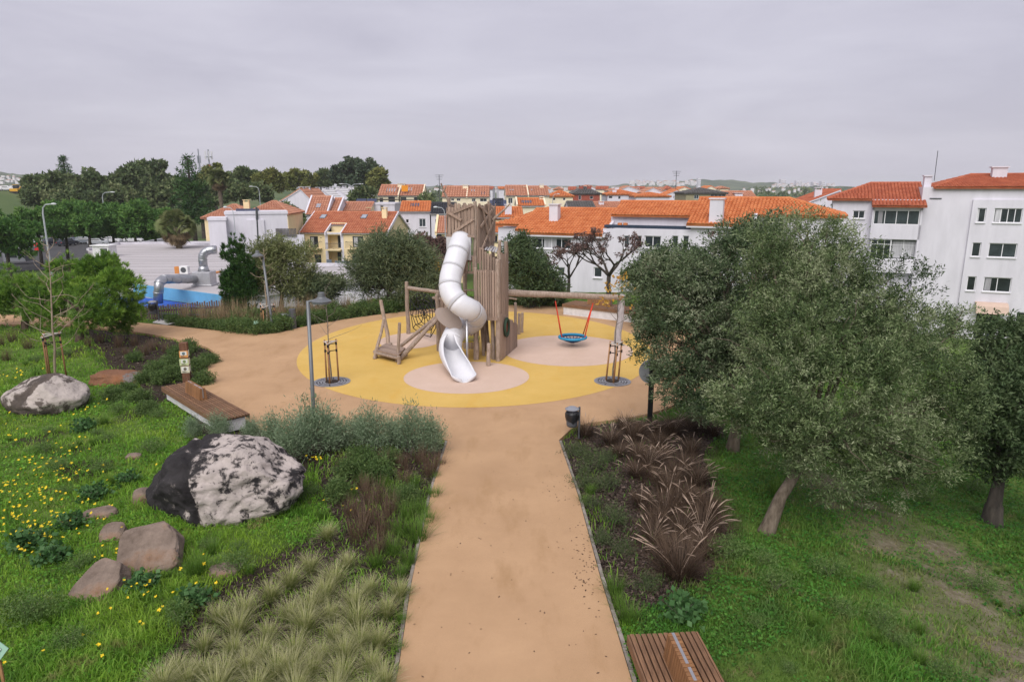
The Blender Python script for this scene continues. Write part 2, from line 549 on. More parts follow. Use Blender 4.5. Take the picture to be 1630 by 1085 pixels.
for nm, arr in (('soil', soil), ('dry', dry), ('far', far)):
    a = gme.attributes.new(nm, 'FLOAT', 'POINT'); a.data.foreach_set('value', arr.ravel().astype(np.float32))
tag(link_mesh('ground', gme), kind='structure')

# resin-bound path and plaza
def surf_mat(name, ca, cb, cstain, cc=None):
    m = bpy.data.materials.new(name); m.use_nodes = True
    n, l = m.node_tree.nodes, m.node_tree.links
    b = n['Principled BSDF']; b.inputs['Roughness'].default_value = .85; b.inputs['Specular IOR Level'].default_value = .2
    tc = n.new('ShaderNodeTexCoord')
    def nz(sc, det=6, st=None):
        q = n.new('ShaderNodeTexNoise'); q.inputs['Scale'].default_value = sc; q.inputs['Detail'].default_value = det; q.inputs['Roughness'].default_value = .65
        if st:
            mp = n.new('ShaderNodeMapping'); mp.inputs['Scale'].default_value = st; l.new(tc.outputs['Object'], mp.inputs['Vector']); l.new(mp.outputs['Vector'], q.inputs['Vector'])
        else: l.new(tc.outputs['Object'], q.inputs['Vector'])
        return q.outputs['Fac']
    def rp(f, p0, c0, p1, c1):
        r = n.new('ShaderNodeValToRGB'); e = r.color_ramp.elements; e[0].position = p0; e[1].position = p1; e[0].color = (*c0, 1); e[1].color = (*c1, 1); l.new(f, r.inputs['Fac']); return r.outputs['Color']
    def mx(f, a, c, k=1.0):
        q = n.new('ShaderNodeMix'); q.data_type = 'RGBA'
        if isinstance(f, float): q.inputs['Factor'].default_value = f
        else: l.new(f, q.inputs['Factor'])
        l.new(a, q.inputs['A']); l.new(c, q.inputs['B']); return q.outputs['Result']
    base = rp(nz(.55, 4), .32, ca, .70, cb)
    fac = rp(nz(1.3, 8, (1.0, .35, 1)), .53, (0, 0, 0), .78, (.85, .85, .85))
    st = n.new('ShaderNodeRGB'); st.outputs[0].default_value = (*cstain, 1)
    c = mx(fac, base, st.outputs[0])
    grain = rp(nz(160, 2), .3, (.72, .72, .72), .7, (1.22, 1.22, 1.22))
    q = n.new('ShaderNodeMix'); q.data_type = 'RGBA'; q.blend_type = 'MULTIPLY'; q.inputs['Factor'].default_value = .55
    l.new(c, q.inputs['A']); l.new(grain, q.inputs['B'])
    l.new(q.outputs['Result'], b.inputs['Base Color'])
    bp = n.new('ShaderNodeBump'); bp.inputs['Strength'].default_value = .25; bp.inputs['Distance'].default_value = .01
    l.new(nz(120, 3), bp.inputs['Height']); l.new(bp.outputs['Normal'], b.inputs['Normal'])
    _mats[name] = m
    return m
m_path = surf_mat('path_resin', (.415, .26, .145), (.495, .316, .18), (.335, .20, .095))
m_yellow = surf_mat('rubber_yellow', (.57, .37, .095), (.635, .425, .125), (.59, .345, .065))
m_pale = surf_mat('rubber_pale', (.56, .41, .32), (.62, .465, .375), (.54, .40, .30))
m_kerb = M('kerb_concrete', (.17, .145, .12), col2=(.36, .32, .29), scale=5, bump=.3, rnd=.2)

def sheet(name, outline, z, mat, skirt=0.12, follow=True):
    bm = bmesh.new()
    vs = [bm.verts.new((x, y, (Hs(x, y) if follow else 0) + z)) for x, y in outline]
    f = bm.faces.new(vs)
    if f.normal.z < 0: f.normal_flip()
    f.normal_update()
    if f.normal.z < 0: f.normal_flip()
    r = bmesh.ops.extrude_face_region(bm, geom=[f])
    low = [g for g in r['geom'] if isinstance(g, bmesh.types.BMVert)]
    for v in low: v.co.z -= skirt
    bmesh.ops.triangulate(bm, faces=[q for q in bm.faces if len(q.verts) > 4])
    bmesh.ops.recalc_face_normals(bm, faces=bm.faces[:])
    me = bpy.data.meshes.new(name); bm.to_mesh(me); bm.free(); me.materials.append(mat)
    return tag(link_mesh(name, me), kind='structure')

sheet('plaza', PLAZA, 0.04, m_path)
mb = MB()
ys = np.linspace(1.0, 18.3, 36)
lx = np.interp(ys, [p[1] for p in EDGE_L], [p[0] for p in EDGE_L]); rx = np.interp(ys, [p[1] for p in EDGE_R], [p[0] for p in EDGE_R])
for i in range(35):
    z0, z1 = Hs(0, ys[i]) + .04, Hs(0, ys[i + 1]) + .04
    mb.quad((lx[i], ys[i], z0), (rx[i], ys[i], z0), (rx[i + 1], ys[i + 1], z1), (lx[i + 1], ys[i + 1], z1))
    mb.quad((lx[i], ys[i], z0 - .15), (lx[i], ys[i], z0), (lx[i + 1], ys[i + 1], z1), (lx[i + 1], ys[i + 1], z1 - .15))
    mb.quad((rx[i], ys[i], z0), (rx[i], ys[i], z0 - .15), (rx[i + 1], ys[i + 1], z1 - .15), (rx[i + 1], ys[i + 1], z1))
tag(mb.build('path', m_path), kind='structure')
# edging stones along both sides of the ramp: short concrete lengths
kerb = thing('path_edging', None, None); kerb['kind'] = 'structure'
for side, xs in ((-1, lx), (1, rx)):
    for i in range(0, 35):
        a = Vector((xs[i], ys[i], Hs(0, ys[i]))); c = Vector((xs[i + 1], ys[i + 1], Hs(0, ys[i + 1])))
        d = c - a; ang = math.atan2(d.y, d.x)
        q = MB().box((0, 0, 0), (d.length - .012, .06, .2))
        o = q.build('edging_stone', m_kerb, kerb)
        o.location = (a + c) / 2 + Vector((side * .042, 0, (-.085 if side < 0 else -.056) + RND.uniform(-.012, .012)))
        o.rotation_euler = (0, -math.asin(d.z / d.length) * (1 if True else 1), ang + RND.uniform(-.008, .008))

def ell(cx, cy, rx_, ry_, n=96):
    return [(cx + rx_ * math.cos(2 * math.pi * k / n), cy + ry_ * math.sin(2 * math.pi * k / n)) for k in range(n)]
sheet('playground_surface', ell(-1.55, 30.2, 7.75, 8.95), 0.047, m_yellow, .005, False)
sheet('landing_circle', ell(-1.72, 25.0, 2.37, 2.25), 0.054, m_pale, .005, False)
sheet('landing_circle', ell(2.43, 29.45, 2.88, 2.95), 0.054, m_pale, .005, False)
sheet('landing_circle', ell(-4.75, 31.3, 1.45, 1.75), 0.054, m_pale, .005, False)
# concrete apron by the left bin
sheet('paving', gp([(243, 514), (258, 507), (290, 512), (266, 518)]), 0.047, M('apron_concrete', (.5, .48, .46)), .03)
# ================================================================== buildings
m_white = M('white_render', (.64, .625, .68), var=.075, scale=1.3, bump=.12, bscale=40, stretch=(1, 1, .22), detail=8)
m_whitew = M('white_render_weathered', (.57, .555, .60), var=.12, scale=.9, bump=.12, stretch=(1, 1, .35))
m_cream = M('cream_render', (.80, .66, .40), var=.06, scale=1.0)
m_paleyellow = M('pale_yellow_render', (.78, .70, .52), var=.07, scale=1.0)
m_orange = M('terracotta_tiles', (.45, .13, .042), col2=(.62, .235, .09), scale=1.6, bump=.1, rough=.85, detail=9)
m_brickred = M('terracotta_tiles_red', (.33, .085, .042), col2=(.48, .15, .075), scale=1.4, rough=.85, detail=9)
m_palorange = M('terracotta_tiles_faded', (.38, .165, .10), col2=(.50, .25, .16), scale=1.2, rough=.85, detail=9)
m_greyroof = M('grey_tiles', (.085, .082, .08), col2=(.14, .13, .125), scale=1.5, rough=.9)
m_darkroof = M('dark_slate_roof', (.025, .027, .032), col2=(.045, .047, .052), scale=1.2, rough=.6)
m_brick = M('red_brick_render', (.30, .075, .05), var=.15, scale=2)
m_olivewall = M('olive_render', (.30, .27, .17), var=.1, scale=1)
m_frame = M('white_window_frame', (.74, .74, .76), var=.03, rough=.5)
m_dframe = M('dark_window_frame', (.06, .065, .07), var=.1, rough=.5)
m_gframe = M('green_shutter', (.02, .05, .045), var=.2, rough=.5)
m_metal = M('galvanised_steel', (.42, .43, .45), var=.12, scale=4, rough=.38, metal=.85)
m_dmetal = M('dark_grey_metal', (.075, .08, .09), var=.1, rough=.5)
m_solar = M('solar_glass', (.02, .03, .07), var=.3, rough=.15, spec=.6)
m_glass = GLASS()
m_curtain = M('curtain_cloth', (.42, .42, .44), var=.2, scale=8, stretch=(1, 1, .1), rnd=.4)

class Frame:
    """a building's own axes: x along the facade, y into the building, z up"""
    def __init__(s, O, yaw):
        s.O = Vector(O); s.a = yaw
        s.ex = Vector((math.cos(yaw), math.sin(yaw), 0)); s.ey = Vector((-math.sin(yaw), math.cos(yaw), 0))
    def loc(s, u, v, back=0.0):
        r = ray(u, v); C = Vector((0, 0, CAMZ)) - s.O
        t = (back - C.dot(s.ey)) / r.dot(s.ey)
        p = C + r * t
        return p.dot(s.ex), p.z
    def on_plane(s, u, v, p0, nrm):
        """local point where the ray meets a plane given in local coordinates"""
        r = ray(u, v); C = Vector((0, 0, CAMZ)) - s.O
        lr = Vector((r.dot(s.ex), r.dot(s.ey), r.z)); lc = Vector((C.dot(s.ex), C.dot(s.ey), C.z))
        t = (Vector(p0) - lc).dot(nrm) / lr.dot(nrm)
        return lc + lr * t
    def to_local(s, p):
        d = Vector(p) - s.O
        return Vector((d.dot(s.ex), d.dot(s.ey), d.z))

def wall_holes(mb, x0, x1, z0, z1, holes, T=None, depth=.16):
    """a wall with real openings: T(s, z, d) maps wall coordinates to the building's"""
    T = T or (lambda s, z, d: (s, d, z))
    holes = [(max(a, x0), max(c, z0), min(b, x1), min(d, z1), *r) for a, c, b, d, *r in holes]
    holes = [h for h in holes if h[2] - h[0] > .02 and h[3] - h[1] > .02]
    xs = sorted({x0, x1, *[h[0] for h in holes], *[h[2] for h in holes]}); zs = sorted({z0, z1, *[h[1] for h in holes], *[h[3] for h in holes]})
    for i in range(len(xs) - 1):
        for j in range(len(zs) - 1):
            cx, cz = (xs[i] + xs[i + 1]) / 2, (zs[j] + zs[j + 1]) / 2
            if any(h[0] < cx < h[2] and h[1] < cz < h[3] for h in holes): continue
            mb.quad(T(xs[i], zs[j], 0), T(xs[i + 1], zs[j], 0), T(xs[i + 1], zs[j + 1], 0), T(xs[i], zs[j + 1], 0))
    for h in holes:
        a, c, b, d = h[:4]; k = h[4] if len(h) > 4 else depth
        mb.quad(T(a, c, 0), T(a, d, 0), T(a, d, k), T(a, c, k)); mb.quad(T(b, c, 0), T(b, c, k), T(b, d, k), T(b, d, 0))
        mb.quad(T(a, c, 0), T(a, c, k), T(b, c, k), T(b, c, 0)); mb.quad(T(a, d, 0), T(b, d, 0), T(b, d, k), T(a, d, k))
        mb.quad(T(a, c, k), T(a, d, k), T(b, d, k), T(b, c, k))

_wc = {}
def window(root, s, y, z, w, h, panes=2, mat=None, rz=0.0, name='window', sill=True, curtain=None, transom=0.0):
    """frame with mullions standing in an opening, glass behind it; (s, z) is the lower left corner, y the frame's front"""
    mat = mat or m_frame
    key = (round(w, 2), round(h, 2), panes, mat.name, sill, transom)
    if key not in _wc:
        t = min(.07, w * .12, h * .12); mb = MB()
        mb.b2(0, t, 0, .07, 0, h); mb.b2(w - t, w, 0, .07, 0, h); mb.b2(t, w - t, 0, .07, 0, t); mb.b2(t, w - t, 0, .07, h - t, h)
        for k in range(1, panes):
            x = w * k / panes
            mb.b2(x - t * .4, x + t * .4, .004, .066, t, h - t)
        if transom: mb.b2(t, w - t, .008, .062, h * transom - t * .3, h * transom + t * .3)
        if sill: mb.b2(-.05, w + .05, -.2, .02, -.07, -.002)
        g = MB().b2(t * .5, w - t * .5, .03, .04, t * .5, h - t * .5)
        _wc[key] = (mb.mesh(name, mat), g.mesh('pane', m_glass))
    a, g = _wc[key]
    f = link_mesh(name, a, root, (s, y, z), (0, 0, rz))
    link_mesh('pane', g, f)
    if curtain:
        c0, c1 = curtain
        mc = MB(); mc.b2(w * c0, w * c1, .022, .027, h * .08, h * .92)
        mc.build('curtain', m_curtain, f)
    return f

def tile_plane(mb, poly, tw=.26, tl=.38, hgt=.055):
    """rows of barrel tiles laid on a planar roof face; poly[0] -> poly[1] is the eave"""
    P = [Vector(p) for p in poly]
    ex = (P[1] - P[0]).normalized()
    nrm = None
    for k in range(2, len(P)):
        q = ex.cross(P[k] - P[0])
        if q.length > 1e-3: nrm = q.normalized(); break
    ey = nrm.cross(ex)
    P2 = [((p - P[0]).dot(ex), (p - P[0]).dot(ey)) for p in P]
    a0, a1 = min(p[0] for p in P2), max(p[0] for p in P2); b1 = max(p[1] for p in P2)
    nb = max(1, int(round(b1 / tl))); tlr = b1 / nb
    for j in range(nb):
        bc = (j + .5) * tlr
        xs = []
        for i in range(len(P2)):
            (x0, y0), (x1, y1) = P2[i], P2[(i + 1) % len(P2)]
            if (y0 > bc) != (y1 > bc): xs.append(x0 + (x1 - x0) * (bc - y0) / (y1 - y0))
        xs.sort()
        for q in range(0, len(xs) - 1, 2):
            c0, c1 = xs[q], xs[q + 1]; nt = int(round((c1 - c0) / tw))
            if nt < 1: continue
            w = (c1 - c0) / nt
            for k in range(nt):
                x = c0 + k * w; jt = RND.uniform(-.008, .008)
                n0 = len(mb.v)
                for (b, zo) in ((j * tlr - .03, hgt * .62 + jt), ((j + 1) * tlr + .01, .004 + jt)):
                    for fx, fz in ((0.0, -.012), (.22, hgt * .85), (.5, hgt * 1.05), (.78, hgt * .85), (1.0, -.012)):
                        p = P[0] + ex * (x + fx * w) + ey * b + nrm * (fz + zo)
                        mb.v.append(tuple(p))
                for f in range(4): mb.f.append((n0 + f, n0 + f + 1, n0 + 6 + f, n0 + 5 + f))
                mb.f.append((n0 + 4, n0 + 3, n0 + 2, n0 + 1, n0))

def roof(root, planes, mat, thick=.14, tiles=.27, ridges=(), edge_mat=None):
    """planes: planar polygons whose first edge is the eave (counter-clockwise from outside)"""
    mb = MB()
    for poly in planes:
        P = [Vector(p) for p in poly]; nr = None
        for k in range(2, len(P)):
            q = (P[1] - P[0]).cross(P[k] - P[0])
            if q.length > 1e-3: nr = q.normalized(); break
        n0 = len(mb.v); k = len(P)
        mb.v += [tuple(p - nr * .01) for p in P] + [tuple(p - nr * thick) for p in P]
        mb.f.append(tuple(range(n0, n0 + k))); mb.f.append(tuple(range(n0 + 2 * k - 1, n0 + k - 1, -1)))
        for i in range(k):
            j = (i + 1) % k; mb.f.append((n0 + j, n0 + i, n0 + k + i, n0 + k + j))
    r = mb.build('roof', edge_mat or mat, root)
    tm = MB()
    for poly in planes: tile_plane(tm, poly, tiles, tiles * 1.4, tiles * .30)
    for a, c in ridges:
        a, c = Vector(a), Vector(c); k = max(1, int((c - a).length / (tiles * 1.5)))
        for i in range(k):
            p, q = a.lerp(c, i / k), a.lerp(c, (i + 1.08) / k)
            tm.tube([p + Vector((0, 0, .02)), q + Vector((0, 0, .035))], [tiles * .42, tiles * .36], 7)
    t = tm.build('roof_tiles', mat, r); t['kind'] = 'stuff'
    return r

def chimney(root, x, y, z0, z1, w=.7, d=.6, mat=None, cap=True, parent=None):
    mb = MB(); mb.b2(x - w / 2, x + w / 2, y - d / 2, y + d / 2, z0, z1)
    if cap:
        for sx in (-1, 1):
            for sy in (-1, 1): mb.b2(x + sx * w * .4 - .05, x + sx * w * .4 + .05, y + sy * d * .4 - .05, y + sy * d * .4 + .05, z1, z1 + .22)
        mb.b2(x - w * .6, x + w * .6, y - d * .6, y + d * .6, z1 + .22, z1 + .3)
    return mb.build('chimney', mat or m_white, root)

# ------------------------------------------------------------------ the long white house with the bright orange roof
fr = Frame((-0.8, 58, -4.5), math.radians(-24))
lw = thing('white_house', 'long low white house with bright orange tile roof behind the playground swing', 'house', fr.O, fr.a)
L = lambda u, v, b=0.0: fr.loc(u, v, b)
sA0, sA1 = L(846, 372)[0], L(922, 372)[0]
zA = L(880, 372, -.4)[1]; zAr = L(880, 331.5, 5)[1]
sL0 = L(793, 360, 1.5)[0]
sB1 = L(1100, 357)[0]; zBr = L(1040, 321, 5)[1]
zC = L(1140, 357.5, -.4)[1]; zCr = L(1200, 315.5, 5)[1]
sC1 = L(1190, 357)[0]; sE = L(1338, 347, 1.8)[0]
hol, wins = [], []
def addw(u0, v0, u1, v1, n, **k):
    a, zt = L(u0, v0); c, zb = L(u1, v1)
    hol.append((a, zb, c, zt)); wins.append((a, zb, c - a, zt - zb, n, k))
addw(847, 376.5, 909, 397, 4, curtain=(.3, .62), transom=.84)
for (a, b_, n_) in ((1013, 1021, 1), (1026, 1052, 2), (1070, 1079, 1), (1087, 1096, 1), (993, 1001, 1)):
    addw(a, 375, b_, 395, n_)
addw(888, 425, 899, 440, 1); addw(1030, 430, 1052, 450, 2); addw(1075, 432, 1097, 452, 2); addw(1130, 385, 1156, 405, 2); addw(945, 425, 958, 442, 1)
mb = MB()
sTL, sTR = L(960, 360)[0], L(1100, 360)[0]
zP = L(1030, 365)[1]
wall_holes(mb, sA0, sTL, 0, zA - .1, hol); wall_holes(mb, sTL, sTR, 0, zP, hol); wall_holes(mb, sTR, sC1, 0, zC - .1, hol)
mb.quad((sTL, 0, zA - .1), (sTL, 0, zP), (sTL, 2.2, zP), (sTL, 2.2, zA - .1))
mb.b2(sC1, sE, 1.8, 10, 0, zC + .55); mb.b2(sL0, sA0, 1.5, 10, 0, zA + .3)
mb.b2(sA0, sC1, .35, 10, 0, zA - .15)
mb.b2(sTL, sTR, 2.2, 9.5, zA - .2, L(1030, 343, 2.2)[1] + .1)
mb.b2(sA0, sTL, .5, 9, zA - .2, zA - .05); mb.b2(sTR, sC1, .5, 9, zA - .2, zC - .05)
# gable side of the left wing towards the terrace and the raised party parapet
mb.poly([(sTL, -.0, zA - .2), (sTL, 5, zA - .2), (sTL, 5, zAr - .1), (sTL, 0, zA + .1)])
mb.build('wall', m_white, lw)
for s_, z_, w_, h_, n_, k_ in wins: window(lw, s_, .09, z_, w_, h_, n_, **k_)
MB().b2(sTL + .05, sTR - .05, .12, .9, L(1030, 364)[1], L(1030, 359.5)[1]).build('terrace_flashing', M('navy_felt', (.03, .045, .075), rough=.7), lw)
tp = MB(); sx_ = L(984, 355)[0]
for q in (0, .45): tp.tube([(sx_ + q, .5, L(984, 363)[1]), (sx_ + q, .5, L(984, 355)[1])], .18, 10)
tp.build('clay_pot', m_orange, lw)
slA = (zAr - zA) / 5.4; slC = (zCr - zC) / 5.4
zB = L(1030, 343, 1.9)[1]
def rect(s0, s1, y0, z0, y1, z1): return [(s0, y0, z0), (s1, y0, z0), (s1, y1, z1), (s0, y1, z1)]
zl1 = zA + slA * 1.6; zl2 = zA + slA * .6
planes = [rect(sA0 - .3, sTL + .1, -.4, zA, 5, zAr),
          [(sA0 - 1.6, .2, zl2), (sA0 - .3, .2, zl2), (sA0 - .3, 5, zAr), (sA0 - 1.6, 5, zAr)],
          [(sL0 - .5, 1.2, zl1), (sA0 - 1.6, 1.2, zl1), (sA0 - 1.6, 5, zAr), (sA0 - .6, 5, zAr)],
          rect(sTL + .1, sTR - .3, 1.8, zB, 5, zBr),
          rect(sTR - .3, sC1 + .3, -.4, zC, 5, zCr),
          [(sC1 + .3, 1.5, zC + slC * 1.9), (sE + .4, 1.5, zC + slC * 1.9), (sE - 3.6, 5, zCr), (sC1 + .3, 5, zCr)],
          [(sE + .4, 1.5, zC + slC * 1.9), (sE + .4, 8.5, zC + slC * 1.9), (sE - 3.6, 5, zCr)],
          [(sTL, 10.5, zA), (sA0 - .6, 10.5, zA), (sA0 - .6, 5, zAr), (sTL, 5, zAr)],
          [(sTR - .3, 10.5, zA), (sTL + .1, 10.5, zA), (sTL + .1, 5, zBr), (sTR - .3, 5, zBr)],
          [(sE + .4, 8.5, zC + slC * 1.9), (sTR, 10.5, zC), (sTR, 5, zCr), (sE - 3.6, 5, zCr)]]
planes[-1] = [(sE + .4, 8.5, zC + slC * 1.9), (sTR, 8.5, zC + slC * 1.9), (sTR, 5, zCr), (sE - 3.6, 5, zCr)]
roof(lw, planes, m_orange, ridges=[((sA0 - .6, 5, zAr), (sTL + .1, 5, zAr)), ((sTL, 5, zBr), (sTR, 5, zBr)), ((sTR - .3, 5, zCr), (sE - 3.6, 5, zCr)), ((sE + .4, 1.5, zC + slC * 1.9), (sE - 3.6, 5, zCr))])
vg = MB(); vg2 = MB()
vg.sweep([(sTL + .1, -.42, zA - .18), (sTL + .32, -.42, zA - .18), (sTL + .32, -.42, zA + .14), (sTL + .1, -.42, zA + .14)], (0, 0, 0), (0, 4.2, slA * 4.2))
vg2.sweep([(sC1 + .3, -.42, zC - .18), (sC1 + .52, -.42, zC - .18), (sC1 + .52, -.42, zC + .14), (sC1 + .3, -.42, zC + .14)], (0, 0, 0), (0, 1.9, slC * 1.9))
MB().b2(sA0 - .3, sTL, -.34, -.2, zA - .26, zA - .1).build('gutter', m_white, lw); MB().b2(sTR - .3, sC1 + .3, -.34, -.2, zC - .26, zC - .1).build('gutter', m_white, lw)
vg.build('verge', m_white, lw); vg2.build('verge', m_white, lw)
def roof_pt(fr_, u, v, y0, z0, y1, z1):
    nr = Vector((0, -(z1 - z0), (y1 - y0))).normalized()
    return fr_.on_plane(u, v, (0, y0, z0), nr)
q = roof_pt(fr, 883, 351, -.4, zA, 5, zAr); chimney(lw, q.x, q.y, q.z - .5, L(883, 326, q.y)[1], .75, .7, cap=False)
MB().b2(q.x - .46, q.x + .46, q.y - .43, q.y + .43, L(883, 326, q.y)[1], L(883, 324.5, q.y)[1]).build('chimney_cap', m_white, lw)
q = roof_pt(fr, 1140, 352, -.4, zC, 5, zCr); chimney(lw, q.x, q.y, q.z - .5, L(1140, 318, q.y)[1], .95, .8, cap=False)
MB().b2(q.x - .56, q.x + .56, q.y - .48, q.y + .48, L(1140, 317, q.y)[1], L(1140, 315, q.y)[1]).build('chimney_cap', m_white, lw)

# ------------------------------------------------------------------ the white apartment block at the right
fr = Frame((29.8, 64.6, -7.0), math.radians(-24))
ap = thing('apartment_block', 'tall white apartment block with reddish tile roofs at the right edge', 'apartment building', fr.O, fr.a)
L = lambda u, v, b=0.0: fr.loc(u, v, b)
hol, wins = [], []
s0 = 0.0
sb0, sb1 = L(1388, 345, -.9)[0], L(1468, 345, -.9)[0]
sw = L(1545, 345)[0]; sEnd = sw + 16
zE1 = L(1350, 317)[1]; zE2 = L(1430, 328, -1.3)[1]; zR1 = L(1420, 291.5, 5)[1]
zE3 = L(1560, 298, -.3)[1]; zR3 = L(1560, 278, 5.5)[1]
addw(1358, 335, 1376, 348, 2)
rows = [(331, 354), (386, 408.5), (440, 463)]
a_n, c_n = L(1554, 342)[0], L(1568.5, 342)[0]; a_w, c_w = L(1581, 342)[0], L(1626.5, 342)[0]
pitch = c_w - a_n + 1.15
zrow = []
for r_, (vt, vb) in enumerate(rows):
    zt, zb = L(1562, vt)[1], L(1562, vb)[1]
    zrow.append(zb)
    for k in range(3):
        for (a_, c_, n_) in ((a_n, c_n, 1), (a_w, c_w, 4 if r_ == 0 else 2)):
            hol.append((a_ + k * pitch, zb, c_ + k * pitch, zt)); wins.append((a_ + k * pitch, zb, c_ - a_, zt - zb, n_, dict(curtain=(.06, .28) if (r_ + k + n_) % 3 == 1 else None)))
zg0, zg1 = L(1590, 530)[1], L(1590, 496)[1]
hol.append((a_w - .2, 0.9, c_w - .5, zg1)); wins.append((a_w - .2, .9, c_w - .3 - a_w, zg1 - .9, 2, dict(sill=False)))
hol.append((a_w + 2.7, zg0 + .7, a_w + 3.4, zg1 + .1)); wins.append((a_w + 2.7, zg0 + .7, .7, zg1 + .1 - zg0 - .7, 1, {}))
mb = MB()
wall_holes(mb, s0, sw, 0, zE1, hol)
wall_holes(mb, sw, sEnd, 0, L(1560, 318)[1], [(h[0], h[1], h[2], h[3]) for h in hol if h[0] > sw - .1], T=lambda s, z, d: (s, d - .22, z))
mb.b2(sw, sEnd, -.22, 0.1, L(1560, 318)[1] - .005, L(1560, 318)[1])
mb.quad((sw, -.22, 0), (sw, -.22, L(1560, 318)[1]), (sw, .05, L(1560, 318)[1]), (sw, .05, 0))
mb.b2(s0, sEnd, .3, 11, 0, zE1 - .05)
mb.b2(sb1 - .1, sEnd, 0.02, 11, zE1 - .1, zE3 + .02)
# enclosed balcony bay: slabs, parapets and side wall
z_sill1, z_sill2, z_top2 = L(1430, 358, -.9)[1], L(1430, 414, -.9)[1], L(1430, 381, -.9)[1]
mb.b2(sb0, sb1, -.9, .35, z_top2, z_sill1); mb.b2(sb0, sb1, -.9, .35, z_sill2 - 1.15, z_sill2)
mb.b2(sb0, sb1, -.9, .35, 0, z_sill2 - 2.9)
mb.b2(sb0, sb0 + .12, -.9, .3, z_sill1, zE2 - .05); mb.b2(sb1 - .16, sb1, -.9, .3, 0, zE2 - .05)
mb.b2(sb0, sb1, -.9, .35, zE2 - .35, zE2 - .06)
mb.build('wall', m_white, ap)
for s_, z_, w_, h_, n_, k_ in wins: window(ap, s_, .08 if s_ < sw - .1 else -.12, z_, w_, h_, n_, **k_)
window(ap, sb0 + .14, -.82, z_sill1 + .01, sb1 - sb0 - .32, zE2 - .37 - z_sill1, 4, curtain=(.1, .2), sill=False)
window(ap, sb0 + .14, -.80, z_sill2 + .01, (sb1 - sb0) * .42, z_top2 - z_sill2 - .03, 3, sill=False, transom=.75)
window(ap, sb0 + .15 + (sb1 - sb0) * .42, -.5, z_sill2 + .01, (sb1 - sb0) * .56 - .2, z_top2 - z_sill2 - .03, 2, sill=False, transom=.72, curtain=(.06, .95))
aw = MB(); a0, a1 = L(1553, 490, -.9)[0], L(1606, 490, -.9)[0]; zt_, zb_ = L(1580, 481, -.3)[1], L(1580, 500, -1.2)[1]
prof = [(a0, -.23, zt_), (a0, -.6, zt_ - .05), (a0, -1.0, zt_ - .3), (a0, -1.2, zb_), (a0, -1.15, zb_), (a0, -.95, zt_ - .36), (a0, -.58, zt_ - .11), (a0, -.23, zt_ - .06)]
aw.sweep(prof, None, (a1 - a0, 0, 0)); aw.build('awning', M('sand_canvas', (.56, .42, .34), var=.06), ap)
y5 = 5.0
pl = [[(s0 - .5, -.4, zE1), (sb0 - .1, -.4, zE1), (sb0 - .1, y5, zR1), (s0 + 3.2, y5, zR1)],
      rect(sb0 - .1, sb1 + .25, -1.35, zE2, y5, zR1),
      [(s0 - .5, 10.4, zE1), (s0 - .5, -.4, zE1), (s0 + 3.2, y5, zR1)],
      [(sb1 + .25, 10.4, zE1), (s0 - .5, 10.4, zE1), (s0 + 3.2, y5, zR1), (sb1 + .25, y5, zR1)],
      [(sb1 + .7, -.3, zE3), (sEnd, -.3, zE3), (sEnd, 5.5, zR3), (sb1 + 4.2, 5.5, zR3)],
      [(sb1 + .7, 11.3, zE3), (sb1 + .7, -.3, zE3), (sb1 + 4.2, 5.5, zR3)],
      [(sEnd, 11.3, zE3), (sb1 + .7, 11.3, zE3), (sb1 + 4.2, 5.5, zR3), (sEnd, 5.5, zR3)]]
roof(ap, pl, m_brickred, tiles=.29, ridges=[((s0 + 3.2, y5, zR1), (sb1 + .2, y5, zR1)), ((s0 - .5, -.4, zE1), (s0 + 3.2, y5, zR1)), ((sb1 + 4.2, 5.5, zR3), (sEnd, 5.5, zR3)), ((sb1 + .7, -.3, zE3), (sb1 + 4.2, 5.5, zR3))])
MB().b2(sb1 + .06, sb1 + .62, 1.2, 2.3, zE1 - .3, L(1476, 281, 1.7)[1]).b2(sb1 - .02, sb1 + .7, 1.1, 2.4, L(1476, 281, 1.7)[1], L(1476, 279, 1.7)[1]).build('chimney', m_white, ap)
q = L(1591, 270, 4); MB().b2(q[0] - .55, q[0] + .55, 3.6, 4.5, zR3 - 1, L(1591, 267, 4)[1]).b2(q[0] - .68, q[0] + .68, 3.5, 4.6, L(1591, 267, 4)[1], L(1591, 265, 4)[1]).build('chimney', m_white, ap)
a1_, b1_ = L(1487, 288, 1.0), L(1493, 240, 1.0)
MB().tube([(a1_[0], 1.0, a1_[1]), (b1_[0], 1.0, b1_[1])], .03, 5).build('aerial', m_dmetal, ap)
MB().b2(L(1480, 316, -.03)[0], L(1499, 316, -.03)[0], -.06, -.004, L(1490, 316.6)[1], L(1490, 315.2)[1]).build('vent_grille', m_dmetal, ap)

